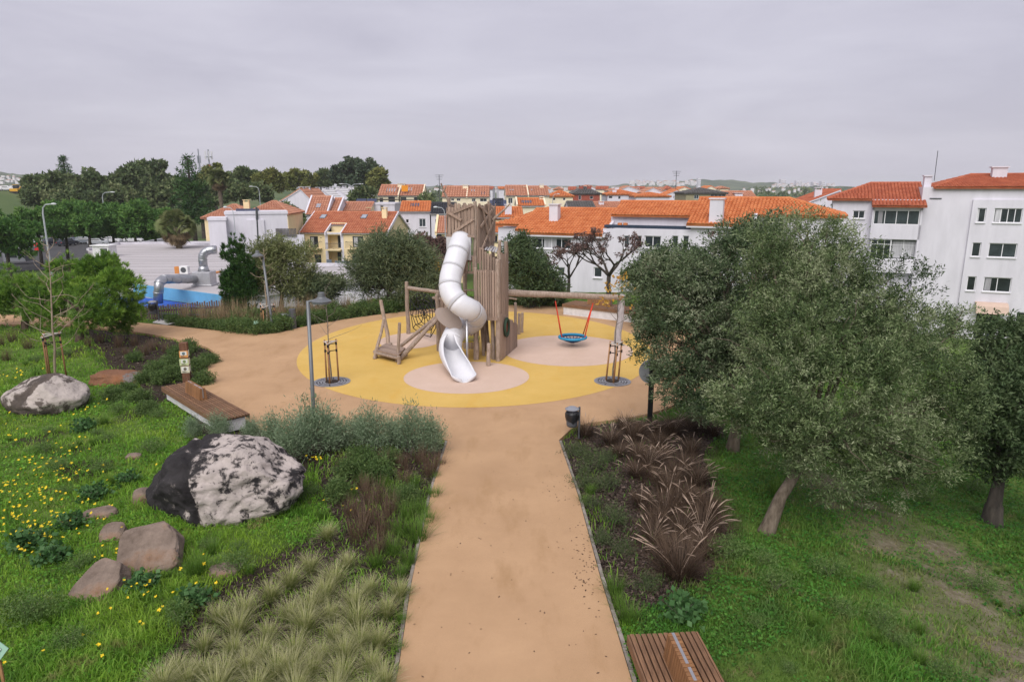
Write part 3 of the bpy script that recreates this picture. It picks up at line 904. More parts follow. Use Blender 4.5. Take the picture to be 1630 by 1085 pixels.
# ------------------------------------------------------------------ generic house
def house(name, label, u0, u1, v_eave, v_ridge, Y, yaw=0.0, depth=10.0, kind='side', wall=None, tiles=None, wins=(), sky=(), chim=(), solar=(), zb=-5.6, group=None, apex=None, ov=.35, party=(), balc=(), shut=None, cat='house', side_wins=0):
    """u0, u1: left and right ends of the front wall; kind 'side': ridge along the front, 'gable': gable to the front, 'hip'"""
    wall = wall or m_white; tiles_m = tiles or m_orange
    r = ray(u0, v_eave); p = Vector((0, 0, CAMZ)) + r * (Y / r.y)
    f = Frame((p.x, Y, zb), math.radians(yaw))
    root = thing(name, label, cat, f.O, f.a, group)
    W = f.loc(u1, v_eave)[0]; ze = f.loc((u0 + u1) / 2, v_eave)[1]
    yr = depth / 2
    zr = f.loc((u0 + u1) / 2, v_ridge, yr if kind != 'gable' else 0)[1]
    ts = max(.3, Y * .0036)
    ho, wi = [], []
    for wq in wins:
        a, zt = f.loc(wq[0], wq[1]); c, zb_ = f.loc(wq[2], wq[3])
        ho.append((a, zb_, c, zt)); wi.append((a, zb_, c - a, zt - zb_, wq[4] if len(wq) > 4 else 2))
    for bq in balc:      # recessed balconies: (u0, v0, u1, v1)
        a, zt = f.loc(bq[0], bq[1]); c, zb_ = f.loc(bq[2], bq[3]); ho.append((a, zb_, c, zt, 1.4))
        window(root, a + (c - a) * .42, 1.3, zb_ + .02, (c - a) * .5, (zt - zb_) * .9, 2, mat=m_dframe, sill=False)
    mb = MB()
    wall_holes(mb, 0, W, 0, ze, ho)
    mb.quad((0, 0, 0), (0, 0, ze), (0, depth, ze), (0, depth, 0)); mb.quad((W, 0, 0), (W, depth, 0), (W, depth, ze), (W, 0, ze)); mb.quad((0, depth, 0), (0, depth, ze), (W, depth, ze), (W, depth, 0))
    if kind == 'side':
        mb.poly([(0, 0, ze), (0, yr, zr - .1), (0, depth, ze)]); mb.poly([(W, 0, ze), (W, depth, ze), (W, yr, zr - .1)])
    elif kind == 'gable':
        ax = f.loc(apex if apex else (u0 + u1) / 2, v_ridge)[0]
        mb.poly([(0, 0, ze), (W, 0, ze), (ax, 0, zr - .08)]); mb.poly([(0, depth, ze), (ax, depth, zr - .08), (W, depth, ze)])
    else:
        mb.quad((0, 0, ze), (W, 0, ze), (W, depth, ze), (0, depth, ze))
    mb.build('wall', wall, root)
    if kind == 'side':
        sl = (zr - ze) / yr
        roof(root, [rect(-.15, W + .15, -ov, ze - sl * ov, yr, zr), [(W + .15, depth + ov, ze - sl * ov), (-.15, depth + ov, ze - sl * ov), (-.15, yr, zr), (W + .15, yr, zr)]], tiles_m, tiles=ts, ridges=[((0, yr, zr), (W, yr, zr))], edge_mat=m_whitew if wall is not m_brick else tiles_m)
        plane = (-ov, ze - sl * ov, yr, zr)
    elif kind == 'gable':
        sl = (zr - ze) / max(ax, .1); sr = (zr - ze) / max(W - ax, .1)
        roof(root, [[(-ov, depth + .1, ze - sl * ov), (-ov, -.15, ze - sl * ov), (ax, -.15, zr), (ax, depth + .1, zr)], [(W + ov, -.15, ze - sr * ov), (W + ov, depth + .1, ze - sr * ov), (ax, depth + .1, zr), (ax, -.15, zr)]], tiles_m, tiles=ts, ridges=[((ax, 0, zr), (ax, depth, zr))], edge_mat=m_white)
        plane = None
    elif kind == 'hip':
        h = min(yr, W / 2 - .3)
        sl = (zr - ze) / (yr + ov); e = ze
        A, B, C, D = (-ov, -ov, e), (W + ov, -ov, e), (W + ov, depth + ov, e), (-ov, depth + ov, e)
        R0, R1 = (h - ov * .0, yr, zr), (W - h, yr, zr)
        roof(root, [[A, B, R1, R0], [B, C, R1], [C, D, R0, R1], [D, A, R0]], tiles_m, tiles=ts, ridges=[(R0, R1), (A, R0), (B, R1)])
        plane = (-ov, e, yr, zr)
    else:   # flat
        MB().b2(-.1, W + .1, -.1, depth + .1, ze, ze + .35).build('parapet', wall, root); plane = None
    for a_, z_, w_, h_, n_ in wi: window(root, a_, .08, z_, w_, h_, n_, mat=shut or m_frame, sill=Y < 130)
    if plane:
        sl = math.atan2(plane[3] - plane[1], plane[2] - plane[0])
        for (u, v, w_, h_) in sky:
            q = roof_pt(f, u, v, *plane); mm = MB(); mm.box((0, 0, .08), (w_, h_, .16)); o = mm.build('skylight', m_dframe, root); o.location = q; o.rotation_euler = (sl, 0, 0)
            g = MB().box((0, 0, .17), (w_ * .82, h_ * .82, .03)).build('pane', M('skylight_glass', (.30, .33, .38), rough=.15, spec=.6), o)
        for (u, v, w_, h_) in solar:
            q = roof_pt(f, u, v, *plane); mm = MB(); mm.box((0, 0, .13), (w_, h_, .07)); o = mm.build('solar_panel', m_solar, root); o.location = q; o.rotation_euler = (sl, 0, 0)
    for (u, vt, w_, *rest) in chim:
        yy = rest[0] if rest else yr * .85; mt = rest[1] if len(rest) > 1 else wall
        x_, z_ = f.loc(u, vt, yy)
        chimney(root, x_, yy, max(ze - .5, z_ - 3.2), z_ - .3, w_, w_ * .8, mt)
    for u in party:     # white party walls standing proud of the tiles
        x_ = f.loc(u, v_eave)[0]; sl_ = (zr - ze) / yr
        mm = MB(); mm.sweep([(x_ - .14, -ov - .05, ze - sl_ * ov - .25), (x_ + .14, -ov - .05, ze - sl_ * ov - .25), (x_ + .14, -ov - .05, ze - sl_ * ov + .3), (x_ - .14, -ov - .05, ze - sl_ * ov + .3)], None, (0, yr + ov, zr - ze + sl_ * ov))
        mm.build('party_wall', m_white if wall is m_white else wall, root)
    return root, f, W, ze, zr

# ------------------------------------------------------------------ yellow pair of houses behind the car-park roof
yh = Frame((PD(480, 368, 106).x, 106, -5.4), math.radians(-7))
yr_ = thing('yellow_house', 'yellow semi-detached house with orange roof, balconies and two skylights', 'house', yh.O, yh.a)
L = lambda u, v, b=0.0: yh.loc(u, v, b)
W = L(615, 370)[0]; ze = L(540, 369)[1]; yr0 = 6.0; zr = L(560, 337.5, yr0)[1]
sR0, sR1 = L(519, 370)[0], L(544, 370)[0]
ho = []
def hole(u0, v0, u1, v1, d=.16):
    a, zt = L(u0, v0); c, zb = L(u1, v1); h = (a, zb, c, zt, d); ho.append(h); return h
w1 = hole(493, 376, 507, 394); w2 = hole(561, 376, 579, 394)
bal = hole(519.5, 374, 544, 396, 1.6); bal2 = hole(519.5, 401, 544, 421, 1.6); dr = hole(500, 405, 512, 421, .3); dr2 = hole(560, 404, 580, 421, .3)
mb = MB(); wall_holes(mb, 0, W, 0, ze, ho)
mb.quad((0, 0, 0), (0, 0, ze), (0, 12, ze), (0, 12, 0)); mb.quad((W, 0, 0), (W, 12, 0), (W, 12, ze), (W, 0, ze)); mb.quad((0, 12, 0), (0, 12, ze), (W, 12, ze), (W, 12, 0))
mb.poly([(0, 0, ze), (0, yr0, zr - .1), (0, 12, ze)]); mb.poly([(W, 0, ze), (W, 12, ze), (W, yr0, zr - .1)])
yrc = 2.2; zrc = ze + (zr - ze) * yrc / yr0
mb.b2(sR0, sR1, yrc, yrc + .2, ze - .3, zrc + .25)
mb.build('wall', m_cream, yr_)
sl = (zr - ze) / yr0
roof(yr_, [rect(-.3, sR0, -.4, ze - .4 * sl, yr0, zr), rect(sR0, sR1, yrc - .2, zrc - .2 * sl, yr0, zr), rect(sR1, W + .3, -.4, ze - .4 * sl, yr0, zr), [(W + .3, 12.4, ze - .4 * sl), (-.3, 12.4, ze - .4 * sl), (-.3, yr0, zr), (W + .3, yr0, zr)]],
     M('terracotta_tiles_mid', (.36, .115, .06), col2=(.50, .20, .105), scale=1.2, rough=.85, detail=9), tiles=.36, ridges=[((-.2, yr0, zr), (W + .2, yr0, zr))], edge_mat=m_whitew)
tr = MB()
for x_ in (0.05, sR0, sR1, W): MB().b2(x_ - .22, x_ + .22, -.06, -.003, 0, ze - .3).build('pilaster', m_white, yr_)
for x_ in (-.3, W + .12, sR0 - .1, sR1 - .1):
    y1_ = yr0 if x_ in (-.3, W + .12) else yrc
    tr = MB(); tr.sweep([(x_, -.5, ze - .5 * sl - .3), (x_ + .2, -.5, ze - .5 * sl - .3), (x_ + .2, -.5, ze - .5 * sl + .16), (x_, -.5, ze - .5 * sl + .16)], None, (0, y1_ + .5, sl * (y1_ + .5)))
    tr.build('verge', m_white, yr_)
MB().b2(sR0, sR1, -.1, .1, ze - .35, ze - .12).build('lintel', m_white, yr_)
for h in (w1, w2): window(yr_, h[0], .06, h[1], h[2] - h[0], h[3] - h[1], 2, mat=m_dframe, curtain=(.1, .45), sill=False)
for h in (bal, bal2): window(yr_, h[0] + 1.2, 1.5, h[1] + .02, 1.25, (h[3] - h[1]) * .92, 2, mat=m_dframe, sill=False)
for h in (dr, dr2): window(yr_, h[0], .2, h[1], h[2] - h[0], h[3] - h[1], 2, mat=m_dframe, sill=False)
for (h, x0, x1) in ((w1, w1[0] - .3, w1[2] + .6), (bal, sR0 + .1, sR1 - .1), (w2, w2[0] - .9, w2[2] + .2)):
    bz = h[1] - .05
    bb = MB().b2(x0, x1, -.85, -.005, bz - .18, bz).build('balcony', m_cream, yr_)
    rr = MB()
    rr.b2(x0, x1, -.84, -.8, bz + .9, bz + .95); rr.b2(x0, x0 + .04, -.8, 0, bz + .9, bz + .95); rr.b2(x1 - .04, x1, -.8, 0, bz + .9, bz + .95)
    for k in range(int((x1 - x0) / .14)): rr.b2(x0 + k * .14, x0 + k * .14 + .03, -.83, -.81, bz, bz + .9)
    rr.build('railing', m_dmetal, bb)
pl_ = (-.4, ze - .4 * sl, yr0, zr)
for (u, v) in ((515, 346), (580, 346)):
    q = roof_pt(yh, u, v, *pl_); o = MB().box((0, 0, .1), (.95, 1.3, .2)).build('skylight', m_dframe, yr_); o.location = q; o.rotation_euler = (math.atan(sl), 0, 0)
    MB().box((0, 0, .2), (.78, 1.1, .03)).build('pane', M('skylight_glass', (.30, .33, .38), rough=.15, spec=.6), o)
q = L(615.5, 331, 4); chimney(yr_, q[0] - .4, 4.2, ze, q[1] - .2, .75, .7, m_cream)
# lower garden walls in front of the yellow houses
gw = MB(); a, zt = L(483, 424, -3); c, _ = L(700, 424, -3)
gw.b2(a, c, -3.1, -2.9, -1.5, zt - .3)
tag(gw.build('garden_wall', m_whitew), 'low pale garden wall in front of the yellow houses', 'wall')
bpy.data.objects['garden_wall'].location = yh.O; bpy.data.objects['garden_wall'].rotation_euler = (0, 0, yh.a)
gg = MB(); a = L(520, 416, -2)[0]; c = L(528, 416, -2)[0]; gg.b2(a, c, -2.05, -1.98, .2, L(520, 413, -2)[1]); a2, c2 = L(533, 416, -2)[0], L(557, 416, -2)[0]; gg.b2(a2, c2, -2.05, -1.98, .2, L(540, 415, -2)[1])
o = gg.build('garden_gate', M('grey_blue_gate', (.16, .19, .24)), yr_)

# ------------------------------------------------------------------ other houses of the town, nearest first
H_ = house
bx, bf, bW, bz, _ = H_('white_house', 'plain white box house with solar panels and a dark downpipe above the grey roof', 358, 457, 341, 330, 86, 20, 5, 'flat', m_white, zb=-6, wins=[(361, 378, 366, 384, 1)])
x_, z_ = bf.loc(409, 340); x2, z2b = bf.loc(411, 385)
MB().tube([(x_, -.12, z_ + .8), (x2, -.12, z2b)], .14, 8).build('downpipe', m_dframe, bx)
x_ = bf.loc(395, 345)[0]; MB().b2(bf.loc(393.5, 350)[0] - .1, bf.loc(420, 350)[0], -.22, -.003, 0, bf.loc(400, 350)[1]).build('buttress', m_white, bx)
for k, u in enumerate((381, 393, 405)):
    x_, z_ = bf.loc(u, 338, 1.5); o = MB().box((0, 0, 0), (1.0, 1.9, .06)).build('solar_panel', m_solar, bx); o.location = (x_ + .1, 1.5, z_); o.rotation_euler = (.45, 0, 0)
H_('white_annexe', 'low white annexe with a pale recessed panel left of the plain white box', 331, 359, 351, 345, 84, 18, 4, 'flat', m_white, zb=-6, cat='building')
H_('hip_roofed_house', 'left lower orange hipped roof house behind the plain white box', 325, 392, 347, 326, 97, 6, 10, 'hip', m_cream, m_palorange)
H_('hip_roofed_house', 'right higher orange hipped roof house behind the plain white box', 390, 458, 341, 320.5, 99, 6, 11, 'hip', m_cream, m_palorange, chim=[(392, 318, .8, 3)])
H_('red_gable_house', 'white gabled house with brick red end panel at left of the town', 440, 502, 325, 301, 150, 0, 14, 'gable', m_white, m_palorange, apex=478, chim=[(480, 297, 1.0, 2), (490, 297, 1.0, 6)], wins=[(444, 319, 450, 326, 1)])
for i, (a, b_, vr) in enumerate(((494, 535, 303), (516, 560, 301), (536, 577, 299))):
    H_('white_gable_house', ('white gabled house with chimneys, left of three joined gables', 'white gabled house with chimneys, middle of three joined gables', 'white gabled house with chimneys, right of three joined gables')[i], a, b_, 318 - i, vr, 170 + 8 * i, 0, 16, 'gable', m_white, M('white_roof', (.55, .54, .55)), group='three joined white gable houses', chim=[(a + 12, 298 - i, 1.0, 3), (a + 22, 298 - i, 1.0, 3), (a + 30, 299 - i, 1.0, 8)])
H_('terrace_house', 'steep orange roofed terrace house with one skylight and white party walls', 487, 521, 340, 313, 128, 0, 9, 'side', m_white, m_palorange, sky=[(507, 328, 1.0, 1.4)], party=(487, 521))
H_('terrace_house', 'narrow orange roofed terrace house between white party walls', 524, 538, 336, 316, 130, 0, 9, 'side', m_white, m_palorange, party=(524, 539))
H_('terrace_house', 'low terrace house with faded salmon roof and a small chimney', 543, 589, 335, 322, 134, 0, 8, 'side', m_cream, m_palorange, chim=[(588, 330, 1.0, 1)])
H_('flat_roofed_house', 'grey and white flat roofed house with solar panels on top', 590, 628, 326, 322, 138, 0, 10, 'flat', m_whitew, wins=[(605, 327, 611, 337, 1)])
sp = thing('solar_array', 'row of dark solar panels on the flat roofed house', 'solar panels', PD(570, 322, 140))
for k, (u, v) in enumerate(((575, 319), (592, 319))):
    p = PD(u, v, 141) - sp.location; o = MB().box((0, 0, 0), (2.0, 1.3, .06)).build('solar_panel', m_solar, sp); o.location = p; o.rotation_euler = (.5, 0, 0)
H_('dormer_house', 'pale yellow house with orange roof and an inset dormer, left half of a pair', 602, 634, 311, 295, 175, 0, 10, 'side', m_paleyellow, m_palorange, wins=[(618, 313, 629, 325, 2), (604, 315, 610, 322, 1)], sky=[(624, 303, 3.0, 2.2)], party=(634,), chim=[(637, 292, 1.2)], shut=m_gframe, group='pair of pale yellow dormer houses')
H_('dormer_house', 'pale yellow house with orange towel hung from its roof window', 637, 673, 311, 295, 176, 0, 10, 'side', m_paleyellow, m_palorange, wins=[(638, 314, 647, 323, 2), (659, 314, 665, 320, 1)], sky=[(649, 302, 2.6, 2.2)], party=(673,), chim=[(641, 292, 1.2)], shut=m_gframe, group='pair of pale yellow dormer houses')
tw_ = MB(); p = PD(645, 302, 177); tw_.box((0, 0, 0), (1.6, .08, 1.5)); o = tag(tw_.build('towel', M('orange_cloth', (.75, .28, .02))), 'bright orange towel hanging at the roof window of a pale house', 'towel'); o.location = p + Vector((0, -.7, .3))
H_('white_town_house', 'white town house with balconies and a small orange roof panel', 637, 684, 336, 321, 122, 4, 9, 'side', m_white, m_orange, wins=[(667, 348, 678, 361, 2), (646, 349, 651, 355, 1), (665, 368, 671, 376, 1), (677, 369, 682, 375, 1)], solar=[(661, 327, 1.6, 1.5)], balc=())
H_('dark_roofed_house', 'white house with dark slate roof and green shutters beside the play tower', 686, 726, 339, 323, 122, 4, 9, 'side', m_white, m_darkroof, wins=[(693, 349, 704, 361, 2), (708, 349, 716, 361, 2)], shut=m_gframe)
H_('low_orange_house', 'low cream house with steep orange roof left of the play tower', 694, 735, 369, 345, 90, 2, 8, 'side', m_cream, m_palorange, wins=[(695, 371, 703, 379, 1), (711, 374, 717, 380, 1)], party=(694,), shut=m_gframe)
H_('paired_house', 'cream house pair with long orange roof just left of the tower top', 704, 743, 313, 297, 190, 0, 10, 'side', m_paleyellow, m_palorange, wins=[(718, 316, 723, 320, 2), (727, 316, 733, 320, 2)], chim=[(741, 294, 1.5)], party=(743,))
H_('paired_house', 'cream house with roof lights and solar panel right of the tower top', 743, 778, 313, 297, 190, 0, 10, 'side', m_paleyellow, m_palorange, wins=[(751, 316, 757, 321, 2), (764, 316, 775, 321, 2)], sky=[(751, 304, .9, 1.2), (756, 304, .9, 1.2)], solar=[(770, 308, 1.6, 1.3)])
H_('long_roofed_house', 'pale yellow house with long orange roof and skylight, left one of the distant pair', 806, 841, 311, 296, 170, 3, 11, 'side', m_paleyellow, m_palorange, wins=[(809, 315, 816, 324, 2), (828, 314, 834, 321, 1)], sky=[(815, 303, 1.2, 1.0)], chim=[(836, 297, 1.0)], party=(841,))
H_('long_roofed_house', 'pale yellow house with long orange roof and chimney, right one of the distant pair', 841, 874, 311, 297, 171, 3, 11, 'side', m_paleyellow, m_palorange, wins=[(845, 314, 849, 320, 1), (856, 314, 860, 320, 1)], sky=[(847, 303, .9, 1.0)], chim=[(862, 293, 1.0)])
H_('hip_roofed_house', 'yellow house with orange hipped roof in the middle distance', 874, 912, 313, 304, 185, 0, 11, 'hip', m_paleyellow, m_orange, wins=[(880, 315, 884, 319, 1), (896, 315, 900, 319, 1)], chim=[(902, 303, 1.0)])
H_('solar_roof_house', 'house with orange roof carrying a solar panel and white verge', 823, 868, 327, 316, 118, 2, 8, 'side', m_paleyellow, m_orange, solar=[(838, 322, 1.9, 1.5)], chim=[(862, 313, .7)], party=(823, 868))
H_('low_orange_house', 'low cream house with orange roof and white chimney right of the tower', 786, 832, 345, 330, 92, 2, 8, 'side', m_cream, m_orange, wins=[(786, 344, 797, 349, 2), (780, 374, 797, 385, 2)], chim=[(809, 325, .9, 1, m_white)], shut=m_dframe)
H_('low_orange_house', 'small cream house with orange eave glimpsed just behind the tower right side', 778, 800, 369, 355, 84, 2, 7, 'side', m_cream, m_orange, wins=[(780, 375, 792, 385, 2)], shut=m_dframe)
H_('solar_slope_house', 'house whose dark roof is covered by two large solar panels', 784, 800, 332, 317, 130, 0, 8, 'side', m_paleyellow, m_darkroof, solar=[(789, 324, 2.2, 2.6), (797, 324, 2.2, 2.6)])
H_('brick_house', 'dark red brick house with grey hipped roof and two chimneys', 912, 955, 309, 298, 200, 0, 15, 'hip', m_brick, m_greyroof, wins=[(921, 311, 925, 318, 1), (939, 312, 944, 317, 1)], chim=[(925, 295, 1.2, 5, m_brick), (938, 295, 1.2, 5, m_brick)])
H_('grey_gable_house', 'low house with plain grey roof in front of the red brick house', 906, 948, 332, 321, 120, 2, 8, 'side', m_whitew, m_greyroof)
H_('low_orange_house', 'low house with flat orange roof and small white chimney beside the grey roof', 948, 996, 331, 322, 124, 2, 8, 'side', m_paleyellow, m_palorange, chim=[(957, 320, .9, 2, m_white)])
H_('hip_roofed_house', 'white house with wide orange hipped roof in the distance', 967, 1016, 310, 303, 210, 0, 14, 'hip', m_white, m_orange, wins=[(969, 312, 975, 316, 1), (984, 312, 988, 317, 1), (1003, 312, 1007, 316, 1)], chim=[(978, 301, 1.2, 3, m_white), (982, 297, 1.2, 8, m_white)])
H_('white_gable_house', 'white house with glazed upper floor and flat red roof on the skyline', 983, 1022, 304, 297, 260, 0, 12, 'gable', m_white, m_palorange, apex=1000, wins=[(1005, 299, 1018, 304, 3)])
H_('hip_roofed_house', 'low white house with spreading orange roofs in front of the skyline', 1012, 1066, 313, 307, 200, 0, 12, 'hip', m_white, m_orange, chim=[(1077, 311, 1.6, 3, m_white)])
H_('white_gable_house', 'white gable house with two dark windows below the distant hill', 1024, 1057, 307, 299, 250, 0, 12, 'gable', m_white, m_palorange, apex=1040, wins=[(1045, 301, 1052, 306, 2)])
H_('white_gable_house', 'white gable house with orange roof left of the grey roofed house', 1056, 1090, 312, 303, 240, 0, 12, 'gable', m_white, m_orange, apex=1078)
H_('grey_roofed_house', 'olive walled house with dark grey roof and a white railed terrace', 1092, 1156, 308, 300, 175, 0, 12, 'hip', m_olivewall, m_greyroof, wins=[(1105, 310, 1112, 317, 2), (1131, 309, 1155, 316, 4)])
H_('low_orange_house', 'low house with red orange roof and a little white dormer', 1156, 1206, 316, 305, 180, 0, 10, 'side', m_cream, m_palorange, chim=[(1175, 307, 2.0, 2, m_white)])
H_('white_gable_house', 'white gabled house with tall chimney left of the apartment block', 1274, 1345, 326, 302, 84, -14, 12, 'gable', m_white, m_brickred, apex=1338, chim=[(1303, 298, .8, 2, m_white)])
# ------------------------------------------------------------------ far rows: houses along the foot of the hills
ORD = 'first second third fourth fifth sixth seventh eighth ninth tenth eleventh twelfth thirteenth fourteenth fifteenth sixteenth seventeenth eighteenth nineteenth twentieth twenty-first twenty-second twenty-third twenty-fourth twenty-fifth twenty-sixth twenty-seventh twenty-eighth twenty-ninth thirtieth'.split()
fh = [(u, RND.uniform(300, 306), RND.uniform(12, 24)) for u in range(706, 1150, 22)]
for k, (u, v, w) in enumerate(fh):
    Y = RND.uniform(330, 480)
    pos = 'left' if u < 815 else ('middle' if u < 1100 else 'right')
    H_('distant_house', 'tiny far house with orange roof below the hills, %s from the left in its row' % ORD[k % 30], u, u + w, v, v - RND.uniform(3, 5), Y, RND.uniform(-8, 8), 12, RND.choice(('side', 'gable', 'hip')), RND.choice((m_white, m_white, m_paleyellow)), RND.choice((m_orange, m_palorange, m_brickred)), zb=-7, group='tiny houses below the hills')

# ------------------------------------------------------------------ supermarket: low building with a huge flat grey roof
zr_ = -0.5
sm = thing('flat_roofed_building', 'low supermarket building with huge flat grey roof and pale blue fascia', 'building', (0, 0, 0))
def z2(lst, z): return [(PZ(u, v, z).x, PZ(u, v, z).y) for u, v in lst]
out = z2([(140, 399), (190, 389), (345, 387), (352, 402), (470, 423), (715, 425), (715, 447), (560, 443), (357, 471), (240, 456)], zr_)[::-1]
m_roofgrey = M('roof_felt', (.43, .405, .41), var=.10, scale=.25, rough=.9, stretch=(.3, 1.4, 1), detail=9)
mb = MB(); mb.prism(out, zr_ - .45, zr_); mb.build('roof', m_roofgrey, sm)
def inset(poly, d):
    cx = sum(p[0] for p in poly) / len(poly); cy = sum(p[1] for p in poly) / len(poly)
    r = []
    k = len(poly)
    for i in range(k):
        a, b_, c = Vector(poly[i - 1]), Vector(poly[i]), Vector(poly[(i + 1) % k])
        n1 = (b_ - a).normalized(); n2 = (c - b_).normalized(); nn = (Vector((-n1.y, n1.x)) + Vector((-n2.y, n2.x)))
        nn = nn.normalized() if nn.length > 1e-6 else Vector((-n1.y, n1.x)); q = b_ + nn * d
        r.append((q.x, q.y))
    return r
mb = MB(); mb.prism(inset(out, .35), -6.2, zr_ - .4); mb.build('wall', m_white, sm)
A, B = Vector((*z2([(240, 456)], zr_)[0], 0)), Vector((*z2([(357, 471)], zr_)[0], 0))
d = (B - A).normalized(); nrm = Vector((d.y, -d.x, 0))
fa = MB(); A2 = A - d * 2.2
for (p, q, z0, z1, off) in ((A2, B + d * .5, -1.35, -.42, .06), ):
    fa.sweep([p + nrm * off + Vector((0, 0, z0)), p + nrm * (off + .12) + Vector((0, 0, z0)), p + nrm * (off + .12) + Vector((0, 0, z1)), p + nrm * off + Vector((0, 0, z1))], None, (q - p))
fa.build('fascia', M('sky_blue_fascia', (.13, .36, .55), var=.10, scale=.6), sm)
fb = MB(); fb.sweep([A2 + nrm * .25 + Vector((0, 0, -1.5)), A2 + nrm * 4.2 + Vector((0, 0, -1.62)), A2 + nrm * 4.2 + Vector((0, 0, -1.42)), A2 + nrm * .25 + Vector((0, 0, -1.38))], None, (B - A2) * .98)
fb.sweep([A2 + nrm * 4.2 + Vector((0, 0, -4.5)), A2 + nrm * 4.3 + Vector((0, 0, -4.5)), A2 + nrm * 4.3 + Vector((0, 0, -1.45)), A2 + nrm * 4.2 + Vector((0, 0, -1.45))], None, (B - A2) * .98)
fb.build('canopy', M('royal_blue_canopy', (.03, .10, .42), var=.12), sm)
# ridged roofing joints: long felt laps across the roof
jl = MB()
for k in range(16):
    y = 55 + k * 2.4
    xs = []
    for i in range(len(out)):
        (x0, y0), (x1, y1) = out[i], out[(i + 1) % len(out)]
        if (y0 > y) != (y1 > y): xs.append(x0 + (x1 - x0) * (y - y0) / (y1 - y0))
    xs.sort()
    if len(xs) >= 2: jl.b2(xs[0] + .5, xs[-1] - .5, y - .06, y + .06, zr_ + .002, zr_ + .02)
jl.build('roofing_lap', M('roof_lap', (.34, .315, .32), var=.1), sm)
# upstand along the far edge
up = MB()
for (p, q) in ((out[-1], out[-2]), (out[-2], out[-3]), (out[-4], out[-5]), (out[-5], out[-6])):
    up = MB()
    p, q = Vector((*p, 0)), Vector((*q, 0)); dd = (q - p).normalized(); nn = Vector((-dd.y, dd.x, 0)) * .15
    up.sweep([p + nn + Vector((0, 0, zr_)), p - nn + Vector((0, 0, zr_)), p - nn + Vector((0, 0, zr_ + .3)), p + nn + Vector((0, 0, zr_ + .3))], None, q - p)
    up.build('parapet', m_whitew, sm)
# ventilation on the roof: bent duct over the edge, elbow with a square plenum, small cooling units
dk = thing('roof_duct', 'shiny galvanised duct bending over the edge of the grey roof', 'duct', PZ(320, 458, zr_))
def ringed(mb, pts, r, n=14, step=.55):
    for a, c in zip(pts[:-1], pts[1:]):
        pass
    mb.tube(pts, r, n)
    acc = 0
    for a, c in zip(pts[:-1], pts[1:]):
        a, c = Vector(a), Vector(c); acc += (c - a).length
        if acc > step:
            acc = 0; t = (c - a).normalized(); mb.tube([c - t * .03, c + t * .03], r * 1.07, n)
def bend(p0, c, p1, n=7):
    p0, c, p1 = Vector(p0), Vector(c), Vector(p1)
    return [p0.lerp(c, t).lerp(c.lerp(p1, t), t) for t in [i / n for i in range(n + 1)]]
pl_c = PZ(322, 455, zr_)
Yd = pl_c.y
e0 = PD(252, 482, Yd - 5.3); e1 = PD(252, 449, Yd - 5.3); e2 = PD(268, 444, Yd - 4.0); e3 = PD(312, 444, Yd)
mb = MB(); ringed(mb, [e0, e0.lerp(e1, .5), e1 - Vector((0, 0, .5))] + bend(e1 - Vector((0, 0, .4)), e1 + Vector((0, 0, .25)), e2) + [e2.lerp(e3, .33), e2.lerp(e3, .66), e3], .33)
mb.build('duct', m_metal, dk, smooth=True, world=True)
mb = MB(); mb.box(pl_c + Vector((.1, .3, .62)), (1.4, 1.2, 1.0)); mb.box(pl_c + Vector((.1, .3, .08)), (1.6, 1.4, .14)); o = mb.build('plenum_box', M('zinc_sheet', (.46, .46, .48), var=.1, rough=.45, metal=.6), dk, world=True, bevel=.03)
t0 = pl_c + Vector((.1, .3, 1.1)); mb = MB()
top = t0 + Vector((0, 0, .95))
mb.tube([t0, t0 + Vector((0, 0, .45))], [.46, .33], 14)
ringed(mb, [t0 + Vector((0, 0, .4)), t0 + Vector((0, 0, .9)), top] + bend(top, top + Vector((0, 0, .72)), top + Vector((.8, .2, .74)))[1:] + [top + Vector((1.05, .25, .74))], .33, step=.4)
mb.build('elbow_duct', m_metal, dk, smooth=True, world=True)
ac = thing('cooling_unit', 'small white cooling unit with orange side on the grey roof', 'air conditioner', PZ(292, 437, zr_))
MB().box((.15, 0, .42), (.75, .5, .7)).build('casing', M('white_enamel', (.7, .7, .7)), ac, bevel=.03); MB().box((-.45, 0, .42), (.4, .45, .6)).build('coil', M('orange_enamel', (.55, .22, .06)), ac)
MB().tube([(.15, -.26, .44), (.15, -.275, .44)], .24, 16).build('fan_grille', m_dmetal, ac)
v2 = thing('roof_vent', 'white roof vent box with dark louvre near the left edge of the grey roof', 'vent', PZ(168, 408, zr_))
MB().b2(-.9, .9, -.8, .8, 0, 1.2).b2(-1.1, 1.1, -.95, .95, 1.2, 1.32).build('casing', M('white_enamel', (.7, .7, .7)), v2); MB().b2(0, .75, -.83, -.8, .25, .95).build('louvre', m_dmetal, v2)
op = MB(); a, c = PZ(337, 437, zr_), PZ(352, 435, zr_); op.tube([a + Vector((0, 0, .15)), c + Vector((0, 0, .15))], .1, 6)
tag(op.build('gas_pipe', M('orange_enamel', (.55, .22, .06))), 'orange pipe lying on the grey roof beside the duct box', 'pipe')

sf_ = thing('slatted_screen', 'dark slatted screen on the white garden wall beside the yellow house', 'fence', PD(438, 373, 88))
for k in range(16):
    p = PD(438 + 2.2 * k, 373, 88) - sf_.location; MB().b2(p.x - .06, p.x + .06, -.03, .03, -.3, .75).build('slat', m_greyroof, sf_)
